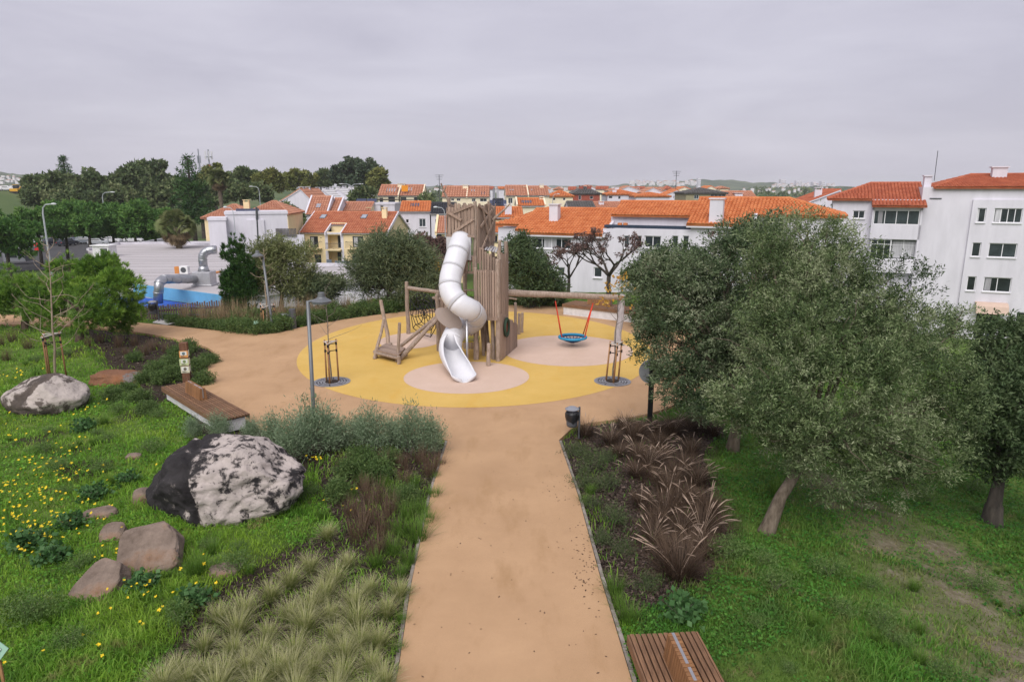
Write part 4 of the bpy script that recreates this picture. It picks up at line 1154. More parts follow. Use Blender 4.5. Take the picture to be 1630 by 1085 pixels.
# white boundary walls behind the planting
def wall_run(name, label, pts, z0s, z1, th=.25, mat=None):
    mb = MB(); o = Vector((pts[0][0], pts[0][1], z0s))
    for a, c in zip(pts[:-1], pts[1:]):
        a, c = Vector((*a, 0)), Vector((*c, 0)); d = (c - a).normalized(); nn = Vector((-d.y, d.x, 0)) * th / 2
        mb.sweep([a + nn + Vector((0, 0, z0s)) - o, a - nn + Vector((0, 0, z0s)) - o, a - nn + Vector((0, 0, z1)) - o, a + nn + Vector((0, 0, z1)) - o], None, c - a + d * .001)
    ob = mb.build(name, mat or m_whitew); ob.location = o
    return tag(ob, label, 'wall')
wall_run('boundary_wall', 'low white wall behind the planting strip and the play tower', [(-13.5, 52), (-1.0, 50.5), (2.5, 50)], -3.5, -.75)
wall_run('boundary_wall', 'white wall behind the leafy shrubs near the white bench', [(4.5, 49), (16, 45)], -4.5, -1.0)
wall_run('garden_wall', 'white garden wall between the white box and the yellow house', [tuple(PD(420, 374, 88.3).xy), tuple(PD(484, 374, 88.3).xy)], -6, PD(450, 373.5, 88.3).z, .25, m_white)
q = MB().b2(0, 2.0, -.04, .04, 0, 1.35); 
for k in range(9): q.b2(.05 + k * .23, .15 + k * .23, -.07, -.042, .02, 1.33)
o = tag(q.build('steel_gate', m_dmetal), 'dark grey steel gate in the white wall behind the swing', 'gate'); o.location = (2.52, 49.8, -2.1); o.rotation_euler = (0, 0, -.25)
# ================================================================== playground equipment
m_wood = M('weathered_timber', (.25, .175, .135), col2=(.42, .315, .25), scale=5, bump=.35, bscale=30, rough=.9, rnd=.22, stretch=(6, 6, .6), detail=8)
m_log = M('weathered_log', (.24, .18, .14), col2=(.42, .33, .27), scale=4, bump=.4, bscale=24, rough=.9, rnd=.15, stretch=(4, 4, 1), detail=8)
m_slide = M('slide_plastic', (.66, .66, .69), var=.045, scale=2.5, rough=.4, spec=.4)
m_seam = M('slide_seam', (.48, .48, .50), var=.05, rough=.5)
m_panel = M('grey_hpl_panel', (.44, .43, .45), var=.04, rough=.5)
m_rope = M('black_rope', (.018, .018, .02), rough=.9)
m_steel = M('brushed_steel', (.48, .48, .50), var=.08, scale=6, rough=.35, metal=.8)
m_tan = M('tan_hpl_panel', (.36, .30, .27), var=.05, rough=.6)
FL = 0.05     # floor level of the rubber surface

def _plank_mesh(seed):
    r = random.Random(seed); mb = MB()
    zs = [0, .33, .68, .96, 1.0]
    for i, z in enumerate(zs):
        w = (.5 + r.uniform(-.05, .05)) * (1 if i < 4 else .8); o = r.uniform(-.06, .06); t = .5 * (1 if i < 4 else .75)
        for sx, sy in ((-1, -1), (1, -1), (1, 1), (-1, 1)): mb.v.append((sx * w + o, sy * t, z + (r.uniform(-.008, .008) if i == 4 else 0)))
    for i in range(4):
        for k in range(4):
            k2 = (k + 1) % 4; mb.f.append((4 * i + k, 4 * i + k2, 4 * i + 4 + k2, 4 * i + 4 + k))
    mb.f += [(3, 2, 1, 0), (16, 17, 18, 19)]
    return mb.mesh('plank', m_wood)
PLANKS = [_plank_mesh(s) for s in range(6)]

def plank(root, x, y, z0, z1, w, t, ang, lean=0.0, name='plank', tilt=0.0):
    o = link_mesh(name, RND.choice(PLANKS), root, Vector((x, y, z0)) - root.location, (tilt, lean, ang), (w, t, z1 - z0))
    o.rotation_mode = 'XYZ'
    return o

def plank_wall(root, A, B, z0, z1, n, fill=.8, jz=.05, t=.045, off=0.0, jl=.012):
    """upright planks from A to B; z0 and z1 may be functions of 0..1"""
    A, B = Vector((A[0], A[1], 0)), Vector((B[0], B[1], 0)); d = B - A; ang = math.atan2(d.y, d.x); nn = Vector((d.y, -d.x, 0)).normalized() * off
    w = d.length / n
    for i in range(n):
        f = (i + .5) / n; p = A.lerp(B, f) + nn
        a = z0(f) if callable(z0) else z0; b_ = z1(f) if callable(z1) else z1
        plank(root, p.x, p.y, a + RND.uniform(-jz, jz) * .5, b_ + RND.uniform(-jz, jz), w * fill * RND.uniform(.88, 1.08), t * RND.uniform(.85, 1.1), ang + RND.uniform(-.05, .05), RND.uniform(-jl, jl))

def log(root, name, p, q, r0, r1=None, wob=.03, n=9, mat=None, label=None):
    p, q = Vector(p), Vector(q); r1 = r1 or r0; k = max(3, int((q - p).length / .5)); pts = []; rad = []
    for i in range(k + 1):
        f = i / k; c = p.lerp(q, f)
        if 0 < i < k: c += Vector((RND.uniform(-1, 1), RND.uniform(-1, 1), RND.uniform(-.4, .4))) * wob
        pts.append(c); rad.append((r0 + (r1 - r0) * f) * RND.uniform(.94, 1.06))
    # rounded end
    d = (pts[-1] - pts[-2]).normalized(); pts.append(pts[-1] + d * r1 * .35); rad.append(r1 * .65)
    mb = MB().tube(pts, rad, n)
    o = mb.build(name, mat or m_log, root, smooth=False, world=True)
    if label: o['label'] = label
    return o

# ------------------------------------------------------------------ the tower
base = PZ(765, 560, FL)
pt = thing('play_tower', 'tall weathered timber climbing tower with white tube slide on the yellow playground floor', 'play tower', base)
def at(u, v, Y): return PD(u, v, Y)
Yf = 28.0                      # front plane of the tower
def X(u, Y, z=3.5):            # world x of image column u at depth Y and height z
    D = Y * CP + (CAMZ - z) * SP
    return (u - PCX) / FPX * D
def Zt(v, Y): return PD(PCX, v, Y).z
# square upper tower, front face turned a little to the left
fl = Vector((X(716, 28.2), 28.2)); fr_ = Vector((X(757, 27.9), 27.9)); rr = Vector((X(785, 29.3), 29.3)); rl = Vector((X(741, 29.7), 29.7))
zt, zm, zc = Zt(325, 28.2), Zt(376, 28.2), Zt(413, 28.2)
for (c, zz, nm) in ((fl, zt + .25, 1), (fr_, zt + .1, 1), (rr, zt - .25, 1), (rl, zt, 1)):
    log(pt, 'post', (c.x, c.y, 0.0), (c.x + RND.uniform(-.05, .05), c.y, zz), .085, .07)
plank_wall(pt, fl, fr_, lambda f: zm, lambda f: zt - .02 - .12 * abs(f - .5), 8, .78, .09, off=.10)
plank_wall(pt, fr_, rr, lambda f: Zt(418, 28.4) + f * .9, lambda f: zt + .05 - .1 * f, 8, .84, .14, off=.10, jl=.05)
plank_wall(pt, rr, rl, zm, zt - .1, 7, .75, .1, off=.09); plank_wall(pt, rl, fl, zm, zt - .1, 8, .75, .1, off=.09)
def face(A, B, f, z, off=.17):
    p = A.lerp(B, f); d = (B - A).normalized(); return Vector((p.x + d.y * off, p.y - d.x * off, z))
def batten(A, B, f0, z0, f1, z1, off=.155, w=.05, name='brace'):
    p, q = face(A, B, f0, z0, off), face(A, B, f1, z1, off); d = q - p
    mb = MB(); n_ = Vector(((B - A).normalized().y, -(B - A).normalized().x, 0)); s_ = d.cross(n_).normalized()
    prof = [p + s_ * w - n_ * .02, p - s_ * w - n_ * .02, p - s_ * w + n_ * .02, p + s_ * w + n_ * .02]
    mb.sweep(prof, None, d); return mb.build(name, m_wood, pt, world=True)
batten(fl, fr_, .02, zt - .42, .95, zt - .02); batten(fl, fr_, .25, zm + .2, 1.0, zm + .72); batten(fl, fr_, .0, zt - .3, .55, zt - .62, .19)
batten(fl, fr_, -.05, zm + .03, 1.05, zm + .03, .19, .05, 'rail'); batten(fl, fr_, .0, zt - .2, 1.0, zt - .2, .03, .05, 'rail')
batten(fr_, rr, .0, zt + .0, .7, zt - .55, .17); batten(fr_, rr, .1, zt - .9, .75, zt - .25, .18); batten(fr_, rr, .15, zm - .55, .7, zm + .35, .17); batten(fr_, rr, .5, zt + .1, .65, zt - 1.1, .19, .035); batten(fr_, rr, .2, zt - .15, .55, zt - 1.5, .2, .035)
batten(fr_, rr, .35, zm - .2, .95, zm + .8, .2, .04)
log(pt, 'branch', at(716, 326, 28.15), at(702, 292, 28.1), .055, .03); log(pt, 'branch', at(705, 305, 28.1), at(710, 296, 28.0), .035, .02)
log(pt, 'branch', at(784, 350, 29.0), at(812, 324, 28.7), .06, .03); log(pt, 'branch', at(784, 335, 29.2), at(789, 325, 29.2), .05, .03)
# platform deck and the posts of the open storey below it
zd = Zt(411, 28.3)
dk = MB(); dk.prism([tuple(fl), tuple(fr_), tuple(rr), tuple(rl)], zd - .12, zd); dk.build('deck', m_wood, pt, world=True)
plank_wall(pt, face(fl, fr_, .52, 0, 0).xy, face(fl, fr_, 1.0, 0, 0).xy, Zt(432, 28), Zt(408, 28), 4, .62, .02, off=.06)
batten(fl, fr_, .0, Zt(433, 28), 1.04, Zt(433, 28), .1, .05, 'rail')
zlow = Zt(500, 28.8)
plank_wall(pt, (X(700, 29.6), 29.6), (X(724, 29.4), 29.4), .05, Zt(474, 29.5), 4, .85, .12)
plank_wall(pt, (X(736, 29.6), 29.6), (X(762, 29.4), 29.4), .05, 1.05, 5, .8, .06)
log(pt, 'post', (X(697, 29.2, 1.5), 29.2, 0), (X(696, 29.2, 1.5), 29.2, Zt(470, 29.2)), .09)
log(pt, 'post', (X(757, 27.6, .5), 27.6, 0), (X(757, 27.6, 1.5), 27.75, Zt(520, 27.6) + .2), .1)
log(pt, 'post', (X(740, 29.6, 1.5), 29.6, 0), (X(740, 29.6, 2.5), 29.6, zd), .085)
for v in (462, 478): log(pt, 'rung', at(740, v, 29.3), at(757, v - 1, 28.9), .035)
# right-hand block: slatted box hung between posts
bl = Vector((X(758, 27.6), 27.6)); br = Vector((X(792, 27.35), 27.35)); b2 = Vector((X(806, 28.6), 28.6)); b3 = Vector((X(770, 29.2), 29.2))
z1, z2_, z3 = Zt(505, 27.5), Zt(431, 27.5), Zt(402, 27.6)
plank_wall(pt, bl, br, z1, z2_, 9, .72, .03, off=.1, jl=.006)
plank_wall(pt, (bl.x + .1, bl.y + .35), (br.x + .12, br.y + .3), z2_ - .1, lambda f: Zt(392, 27.6) - .62 * f, 8, .72, .05, jl=.006)
plank_wall(pt, br, b2, lambda f: .06, lambda f: Zt(399, 28) - .25 + .35 * f, 5, .72, .16, off=.08, jl=.014)
plank_wall(pt, b2, b3, z1, z3 - .3, 7, .75, .05, off=.08)
batten(bl, br, -.02, z2_ - .02, 1.03, z2_ - .02, .03, .055, 'rail'); batten(bl, br, -.02, z1 + .1, 1.03, z1 + .1, .03, .055, 'rail'); batten(bl, br, -.05, z1 - .02, 1.05, z1 - .02, .12, .07, 'rail')
for (c, zz, r) in ((bl, z2_ + .1, .08), (br, z2_ + .45, .1), (b2, Zt(385, 28.6), .09), (b3, z3, .08)):
    log(pt, 'post', (c.x, c.y, 0), (c.x + RND.uniform(-.03, .03), c.y, zz), r, r * .85)
log(pt, 'post', (X(795, 27.5), 27.5, z2_ - .3), (X(796, 27.6), 27.6, Zt(383, 27.6)), .085, .07)
rf = MB()   # slatted grey roof
ra, rb = at(771, 396, 27.9), at(795, 402, 27.7); rc, rd = at(798, 412, 29.2) + Vector((0, 0, .45)), at(778, 398, 29.4) + Vector((0, 0, .25))
for k in range(6):
    f0, f1 = k / 6 + .02, (k + .72) / 6
    p = [ra.lerp(rb, f0), ra.lerp(rb, f1), rd.lerp(rc, f1), rd.lerp(rc, f0)]
    s_ = MB(); s_.sweep(p, None, (0, 0, -.04)); s_.build('roof_slat', m_panel, pt, world=True)
dk = MB(); dk.prism([tuple(bl), tuple(br), tuple(b2), tuple(b3)], z1 - .05, z1 + .05); dk.build('deck', m_wood, pt, world=True)
# yellow platform under the slide, dark timber inside
yp = MB(); a = PZ(733, 546, .75); yp.b2(a.x - .1, a.x + .75, 27.9, 28.9, .72, .77); yp.build('step', M('yellow_panel', (.50, .42, .03), rough=.5), pt, world=True)
# leaning boards below the box
for (u0, v0, u1, v1, Y) in ((770, 556, 765, 503, 28.3), (778, 548, 774, 503, 28.5), (786, 560, 783, 505, 27.6)):
    a, c = at(u0, v0, Y), at(u1, v1, Y); a.z = .05; log(pt, 'post', a, c, .075)
# low side screen with a tyre window on the right of the tower
sa, sb = Vector((X(797, 27.4, 1), 27.4)), Vector((X(823, 30.0, 1), 30.0))
plank_wall(pt, sa, sb, .06, lambda f: 2.1 - 1.05 * f, 11, .93, .04, jl=.004)
p = face(sa, sb, .22, 1.35, .1); d = (sb - sa).normalized()
ty = MB()
pts = [(p + Vector((d.x * math.cos(a) * .27, d.y * math.cos(a) * .27, .36 * math.sin(a)))) for a in [2 * math.pi * k / 18 for k in range(19)]]
ty.tube(pts, .065, 8, cap=False); t_ = ty.build('tyre_ring', M('green_black_rubber', (.025, .05, .03), var=.2, rough=.7), pt, smooth=True, world=True)
mb = MB(); n_ = Vector((d.y, -d.x, 0)); pp = [p + Vector((d.x * math.cos(a) * .23, d.y * math.cos(a) * .23, .31 * math.sin(a))) - n_ * .03 for a in [2 * math.pi * k / 16 for k in range(16)]]
mb.poly(pp); mb.build('red_disc', M('red_panel', (.36, .06, .04), rough=.6), pt, world=True)

# ------------------------------------------------------------------ tube slide (part of the tower)
sld = bpy.data.objects.new('slide', None); COL.objects.link(sld); sld.parent = pt; sld['label'] = 'white tube slide winding down to the pale landing circle'
def smooth_path(P, per=6):
    out = []
    P = [Vector(p) for p in P]
    for i in range(len(P) - 1):
        p0 = P[max(i - 1, 0)]; p1 = P[i]; p2 = P[i + 1]; p3 = P[min(i + 2, len(P) - 1)]
        for k in range(per):
            t = k / per
            out.append(.5 * ((2 * p1) + (-p0 + p2) * t + (2 * p0 - 5 * p1 + 4 * p2 - p3) * t * t + (-p0 + 3 * p1 - 3 * p2 + p3) * t ** 3))
    out.append(P[-1]); return out
keys = [at(735, 381, 28.1), at(729, 400, 27.55), at(722, 424, 27.1), at(717, 444, 26.75), at(718, 466, 26.4), at(732, 484, 26.15), at(748, 493, 26.3), at(757, 502, 26.95), at(752, 513, 27.55), at(738, 519, 27.65), at(725, 529, 27.2), at(718, 544, 26.55)]
sp_ = smooth_path(keys, 8)
# resample to equal steps
acc = [0.0]
for a, c in zip(sp_[:-1], sp_[1:]): acc.append(acc[-1] + (c - a).length)
def along(s):
    s = min(max(s, 0), acc[-1]); i = min(max(0, next((k for k in range(len(acc) - 1) if acc[k + 1] >= s), len(acc) - 2)), len(acc) - 2)
    f = (s - acc[i]) / max(1e-6, acc[i + 1] - acc[i]); return sp_[i].lerp(sp_[i + 1], f)
nsec = 9; RT = .435
def build_in(part, name, mb, mat, smooth=True):
    o0 = pt.location; mb.v = [(a - o0.x, b_ - o0.y, c - o0.z) for a, b_, c in mb.v]
    return mb.build(name, mat, part, smooth)
for k in range(nsec):
    s0_, s1_ = acc[-1] * k / nsec, acc[-1] * (k + 1) / nsec
    pts = [along(s0_ + (s1_ - s0_) * i / 6) for i in range(7)]
    o = build_in(sld, 'tube_section', MB().tube(pts, RT, 28), m_slide)
    if k:
        c0, c1, c2 = along(s0_ - .035), along(s0_), along(s0_ + .035)
        build_in(sld, 'seam_ring', MB().tube([c0, c1, c2], [RT + .012, RT + .022, RT + .012], 28), m_seam)
# entrance panel
pm = MB(); pa, pb = face(fl, fr_, -.03, 0, .2), face(fl, fr_, .9, 0, .2)
zpa, zpb = Zt(377, 28), Zt(413, 28)
nv = Vector(((fr_ - fl).normalized().y, -(fr_ - fl).normalized().x, 0)) * .03
pm.sweep([Vector((pa.x, pa.y, zpb)), Vector((pb.x, pb.y, zpb)), Vector((pb.x, pb.y, zpa)), Vector((pa.x, pa.y, zpa))], None, nv)
build_in(sld, 'entry_panel', pm, M('slide_panel', (.50, .50, .52), var=.04, rough=.5), False)
# open exit chute
end = along(acc[-1]); dirn = (along(acc[-1]) - along(acc[-1] - .1)).normalized()
ck = smooth_path([along(acc[-1] - .02), at(717, 560, 26.1), at(722, 578, 25.5), at(730, 594, 24.95), at(737, 604.5, 24.5), at(740, 609, 24.1)], 6)
nvr = 22
ch = MB(); nck = len(ck)
for i, p in enumerate(ck):
    t = (ck[min(i + 1, nck - 1)] - ck[max(i - 1, 0)]).normalized(); side = t.cross(Vector((0, 0, 1))).normalized(); up = side.cross(t).normalized()
    f = i / (nck - 1)
    half = math.radians(165 - 80 * min(1, (f / .75)) ** .9)
    tip = math.sqrt(max(.04, 1 - max(0, (f - .86) / .14) ** 2 * .93))
    rx_, ru = RT * (1.04 + .08 * f) * tip, RT * (1.04 - .35 * f) * (.35 + .65 * tip)
    p = p + up * ru * float(sstep(.0, .75, f)) * .92
    q0 = len(ch.v)
    for k in range(nvr + 1):
        a = -half + 2 * half * k / nvr
        ch.v.append(tuple(p + side * math.sin(a) * rx_ - up * math.cos(a) * ru))
for i in range(nck - 1):
    for k in range(nvr):
        a = i * (nvr + 1) + k; ch.f.append((a, a + 1, a + nvr + 2, a + nvr + 1))
o = build_in(sld, 'exit_chute', ch, m_slide)
sm_ = o.modifiers.new('wall', 'SOLIDIFY'); sm_.thickness = .045; sm_.offset = 1; sm_.use_rim = True
# tan shield plate beside the lower bend, and steel prop
sh = MB(); c = at(714, 507, 26.75); ax1 = Vector((.50, .12, -.34)); ax2 = Vector((.12, .1, .30))
nn = ax1.cross(ax2).normalized() * .03
rim = [c + ax1 * math.cos(a) + ax2 * math.sin(a) for a in [2 * math.pi * k / 28 for k in range(28)]]
sh.sweep([q - nn for q in rim], None, nn * 2); build_in(sld, 'shield_plate', sh, m_tan, False)
pb_ = PZ(744, 591, FL); build_in(sld, 'support_pole', MB().tube([pb_ - Vector((0, 0, .05)), at(743, 506, pb_.y + .35)], .045, 10), m_steel)
build_in(sld, 'pole_plate', MB().disc((pb_.x, pb_.y, FL), .11, .02, 14), m_steel, False)
pb2 = PZ(719, 536, FL); build_in(sld, 'support_pole', MB().tube([Vector((pb2.x, 28.1, 0)), at(722, 470, 28.1)], .045, 10), m_steel)

# ------------------------------------------------------------------ balance ramp: platform, poles and logs leading up to the tower
rb = PZ(622, 560, FL)
br_ = thing('climbing_ramp', 'small timber platform with leaning poles and two logs rising to the tower', 'climbing frame', rb)
c1, c2, c3, c4 = PZ(596, 556, .42), PZ(634, 565, .42), PZ(645, 553, .42), PZ(614, 546, .42)
for k in range(7):
    f0, f1 = k / 7 + .006, (k + 1) / 7 - .006
    q = MB(); q.sweep([c1.lerp(c4, f0), c2.lerp(c3, f0), c2.lerp(c3, f1), c1.lerp(c4, f1)], None, (0, 0, -.06)); q.build('deck_plank', m_wood, br_, world=True)
for a, c in ((c1, c2), (c4, c3)): log(br_, 'beam', a + Vector((0, 0, -.14)), c + Vector((0, 0, -.14)), .07)
for c, dx in ((c1, .05), (c2, 0), (c3, 0), (c4, 0)): log(br_, 'leg', (c.x + dx, c.y, 0), (c.x, c.y, .36), .08)
p617 = PZ(618, 549, FL); log(br_, 'pole', p617, at(606, 478, p617.y + .3), .1, .08, .05)
p595 = PZ(596, 571, FL); log(br_, 'pole', p595, at(611, 508, p595.y + .6), .075, .06, .03)
p632 = PZ(632, 575, FL); log(br_, 'pole', p632, at(636, 514, p632.y), .075, .06, .03)
log(br_, 'ramp_log', PZ(636, 571, .1), at(697, 507, 28.8), .105, .09); log(br_, 'ramp_log', at(637, 551, 28.9), at(716, 486, 29.3), .085, .075)
log(br_, 'ramp_log', PZ(610, 560, .1) , PZ(622, 547, .3), .08)

# ------------------------------------------------------------------ rope net between a post and the tower
nb_ = PZ(650, 531, FL)
cn = thing('climbing_net', 'black rope climbing net hung between a timber post and the tower', 'climbing net', nb_)
log(cn, 'post', nb_, at(647, 449, nb_.y), .11, .09)
log(cn, 'beam', at(650, 458, nb_.y), at(699, 465, 30.4), .095, .08); log(cn, 'beam', at(690, 474, 30.8), at(707, 477, 29.6), .07, .06)
log(cn, 'post', (X(698, 30.3, 1), 30.3, 0), at(697, 463, 30.3), .1)
TL, TR = at(653, 466, nb_.y - .1), at(693, 470, 30.7); BL, BR = at(655, 524, nb_.y - .1), at(694, 535, 30.5)
def nt(a, b_): return TL.lerp(TR, a).lerp(BL.lerp(BR, a), b_)
rn = MB(); cx_, cy_ = .55, .5
ringp = []
for j in range(1, 6):
    R_ = j / 5 * .62; row = []
    for k in range(10):
        a = 2 * math.pi * k / 10 + .1 * j
        row.append(nt(min(1, max(0, cx_ + R_ * math.cos(a) * RND.uniform(.85, 1.1))), min(1.05, max(0, cy_ + R_ * math.sin(a) * RND.uniform(.85, 1.1)))) + Vector((0, RND.uniform(-.1, .1), 0)))
    ringp.append(row)
for j, row in enumerate(ringp):
    for k in range(10):
        rn.tube([row[k], row[(k + 1) % 10]], .02, 5)
        rn.tube([row[k], ringp[j - 1][k] if j else nt(cx_, cy_)], .02, 5)
rn.build('rope_net', m_rope, cn, world=True)['kind'] = 'stuff'

# ------------------------------------------------------------------ swing beam with the nest swing
sb_ = PZ(983, 548, FL)
sf = thing('swing_frame', 'long horizontal log beam on a grey post carrying the nest swing', 'swing frame', sb_)
log(sf, 'beam', at(803, 466, 28.7), at(992, 473.5, sb_.y + .1), .15, .12, .025, 12)
log(sf, 'post', sb_, at(990, 470, sb_.y + .15), .17, .15, .04, 12, M('pale_log', (.36, .33, .33), var=.2, scale=4, stretch=(3, 3, .8), bump=.3))
log(sf, 'brace', at(800, 473, 28.6), at(822, 476, 28.8), .05, .04)
Ys = 30.1
sc = PD(911.5, 537, Ys)
bs = thing('basket_swing', 'blue rimmed nest swing hanging on red ropes above the pale circle', 'swing', sc)
ring = [sc + Vector((.60 * math.cos(a), .60 * math.sin(a), .02)) for a in [2 * math.pi * k / 30 for k in range(31)]]
MB().tube(ring, .06, 10, cap=False).build('rim', M('blue_rope_rim', (.03, .24, .42), var=.2, scale=30, rough=.7), bs, smooth=True, world=True)
nm = MB()
def dish(r_, a): return sc + Vector((r_ * math.cos(a), r_ * math.sin(a), -.2 * (1 - (r_ / .58) ** 2)))
for k in range(18):
    a = 2 * math.pi * k / 18; nm.tube([dish(r_, a) for r_ in (.12, .27, .42, .57)], .018, 5)
for r_ in (.12, .22, .32, .42, .52): nm.tube([dish(r_, 2 * math.pi * k / 20) for k in range(21)], .02, 5, cap=False)
nm.build('seat_net', M('navy_rope', (.02, .035, .10), var=.2, rough=.85), bs, world=True)['kind'] = 'stuff'
nm = MB(); nm.tube([sc + Vector((0, 0, -.2)), sc + Vector((0, 0, -.235))], [.15, .12], 12); nm.build('seat_pad', M('navy_rope', (.02, .035, .10)), bs, world=True)
m_red = M('red_rope', (.62, .055, .025), var=.12, rough=.7)
hl, hr = at(884, 479, Ys), at(944, 482, Ys)
for hk, sx in ((hl, -1), (hr, 1)):
    zz = PD(900, 470, Ys + 0.0).z
    for sy in (-1, 1):
        e = sc + Vector((sx * .50, sy * .33, .05))
        MB().tube([hk, e], .026, 8).build('rope', m_red, bs, smooth=True, world=True)
    MB().tube([hk, Vector((hk.x, hk.y, hk.z + .12))], .015, 6).build('shackle', m_dmetal, bs, world=True)

# ------------------------------------------------------------------ separate short posts standing on the rubber floor
for (u, vb, vt, r, lab) in ((777.5, 582, 547, .085, 'short weathered timber stump post nearest the slide end'), (785, 571, 535, .085, 'taller timber stump post beside the tower foot'),
                            (820, 538, 482, .075, 'tall thin timber post behind the tyre screen'), (826, 532, 499, .08, 'middle timber post right of the tower'), (831, 529, 498, .075, 'rear timber post right of the tower')):
    b_ = PZ(u, vb, FL)
    t_ = thing('timber_post', lab, 'post', b_, 0, 'timber posts round the tower')
    log(t_, 'shaft', b_ - Vector((0, 0, .06)), PD(u + .5, vt, b_.y), r, r * .9, .012)
tr_ = MB(); pa_, pb_ = at(820, 500, PZ(820, 538, FL).y), at(826, 507, PZ(826, 532, FL).y)
# ================================================================== benches, lamps, bins, stakes, signs, fence, cars
m_slat = M('bench_timber', (.13, .07, .04), col2=(.28, .155, .085), scale=3, bump=.25, bscale=30, rough=.7, rnd=.25, stretch=(1, 14, 14), detail=8)
m_slat2 = M('bench_timber_warm', (.20, .095, .04), col2=(.32, .16, .07), scale=3, bump=.25, bscale=30, rough=.7, rnd=.2, stretch=(14, 14, 1), detail=8)
m_conc = M('white_concrete', (.62, .61, .62), var=.1, scale=4, bump=.15)
m_gapshade = M('bench_gap_shade', (.02, .016, .013))
_slatme = {}
def slat_bench(name, label, loc, rz, length, nslat, pitch=.083, w=.06, back=None, h=.45, base_in=.08):
    """x: along the slats. slats run the length, block backrest standing across or along the seat"""
    t = thing(name, label, 'bench', loc, rz)
    D = nslat * pitch
    MB().b2(base_in - length / 2, length / 2 - base_in, base_in - D / 2, D / 2 - base_in, 0, h - .09).build('base', m_conc, t, bevel=.012)
    MB().b2(base_in - length / 2 - .01, length / 2 - base_in + .01, base_in - D / 2 - .01, D / 2 - base_in + .01, h - .0895, h - .0885).build('gap_shade_sheet', m_gapshade, t)  # dark sheet added over the white base, painting shade into the slat gaps
    key = (round(length, 2), w)
    if key not in _slatme: _slatme[key] = MB().b2(-length / 2, length / 2, -w / 2, w / 2, 0, .05).mesh('slat', m_slat)
    for k in range(nslat):
        link_mesh('slat', _slatme[key], t, (RND.uniform(-.006, .006), -D / 2 + (k + .5) * pitch, h - .05), (0, 0, RND.uniform(-.002, .002)))
    for x in (-length * .36, 0, length * .36): MB().b2(x - .03, x + .03, -D / 2 + .03, D / 2 - .03, h - .088, h - .052).build('batten', m_slat, t)
    # apron boards at both long sides and ends
    for sy in (-1, 1): MB().b2(-length / 2, length / 2, sy * (D / 2 + .016) - .014, sy * (D / 2 + .016) + .014, h - .16, h - .004).build('apron', m_slat, t)
    if back:
        bx, by, bl, bt, bh = back     # centre x, y, length, thickness, height
        bk = bpy.data.objects.new('backrest', None); COL.objects.link(bk); bk.parent = t; bk.location = (bx, by, h + .002)
        n_ = int(bl / .075); me = MB()
        r_ = [(-.032, -bt / 2, 0), (.032, -bt / 2, 0), (.032, -bt * .32, bh), (-.032, -bt * .32, bh)]
        me.v = [(x, sgn * abs(y), z) for sgn in (-1, 1) for (x, y, z) in r_]
        me.f = [(0, 1, 2, 3), (7, 6, 5, 4), (1, 0, 4, 5), (2, 1, 5, 6), (3, 2, 6, 7), (0, 3, 7, 4)]
        m_ = me.mesh('stave', m_slat2)
        for k in range(n_): link_mesh('stave', m_, bk, (-bl / 2 + (k + .5) * bl / n_, 0, 0), (0, 0, 0), (1, 1, RND.uniform(.985, 1.01)))
        MB().b2(-bl / 2, bl / 2, -.02, .02, .05, bh * 1.003).build('steel_strip', m_steel, bk)
    return t
# front bench, lower right corner
fa, fb_ = G(1001, 1010), G(1106, 1006)
zb = gz(fb_.x, fb_.y) - .02
A_, B_, C_ = PZ(1001, 1008, zb + .45), PZ(1108, 1005, zb + .45), PZ(1030, 1085, zb + .45)
dw = (B_ - A_).length; ax = (C_ - A_).normalized(); ang = math.atan2(ax.y, ax.x)
Lb = 2.4
nsl = 12; mid = A_.lerp(B_, .5) + ax * (Lb / 2)
slat_bench('slatted_bench', 'slatted timber bench on white plinth at the lower right beside the path', (mid.x, mid.y, zb), ang, Lb, nsl, dw / nsl, dw / nsl * .74, back=(.15, -.02, 1.7, .24, .36))
# bench by the left planting bed
p0, p1, p2 = PZ(276, 625, .5), PZ(302, 606, .5), PZ(396, 657, .5)
ax = (p2 - p1).normalized(); ang = math.atan2(ax.y, ax.x); w_ = abs((p0 - p1).dot(Vector((-ax.y, ax.x, 0)))); Lb = (p2 - p1).length
mid = (p1 + p2) / 2 - Vector((-ax.y, ax.x, 0)) * (w_ / 2) * (1 if (p0 - p1).dot(Vector((-ax.y, ax.x, 0))) < 0 else -1)
slat_bench('slatted_bench', 'slatted timber bench on white plinth at the edge of the left planting bed', (mid.x, mid.y, .03), ang, Lb, 10, w_ / 10, w_ / 10 * .64, back=(-.55, 0.0, 1.25, .26, .36))
# bench at the far side behind the swing
p0, p1 = PZ(895, 500, .05), PZ(988, 511, .05)
ax = (p1 - p0).normalized(); ang = math.atan2(ax.y, ax.x); Lb = (p1 - p0).length + .9; nn = Vector((-ax.y, ax.x, 0))
mid = p0 + ax * Lb / 2 + nn * .75
slat_bench('slatted_bench', 'wide timber topped white bench at the far edge behind the nest swing', (mid.x, mid.y, .03), ang, Lb, 14, 1.5 / 14, .085, back=(-.35, .1, 1.45, .3, .36), h=.62, base_in=.04)

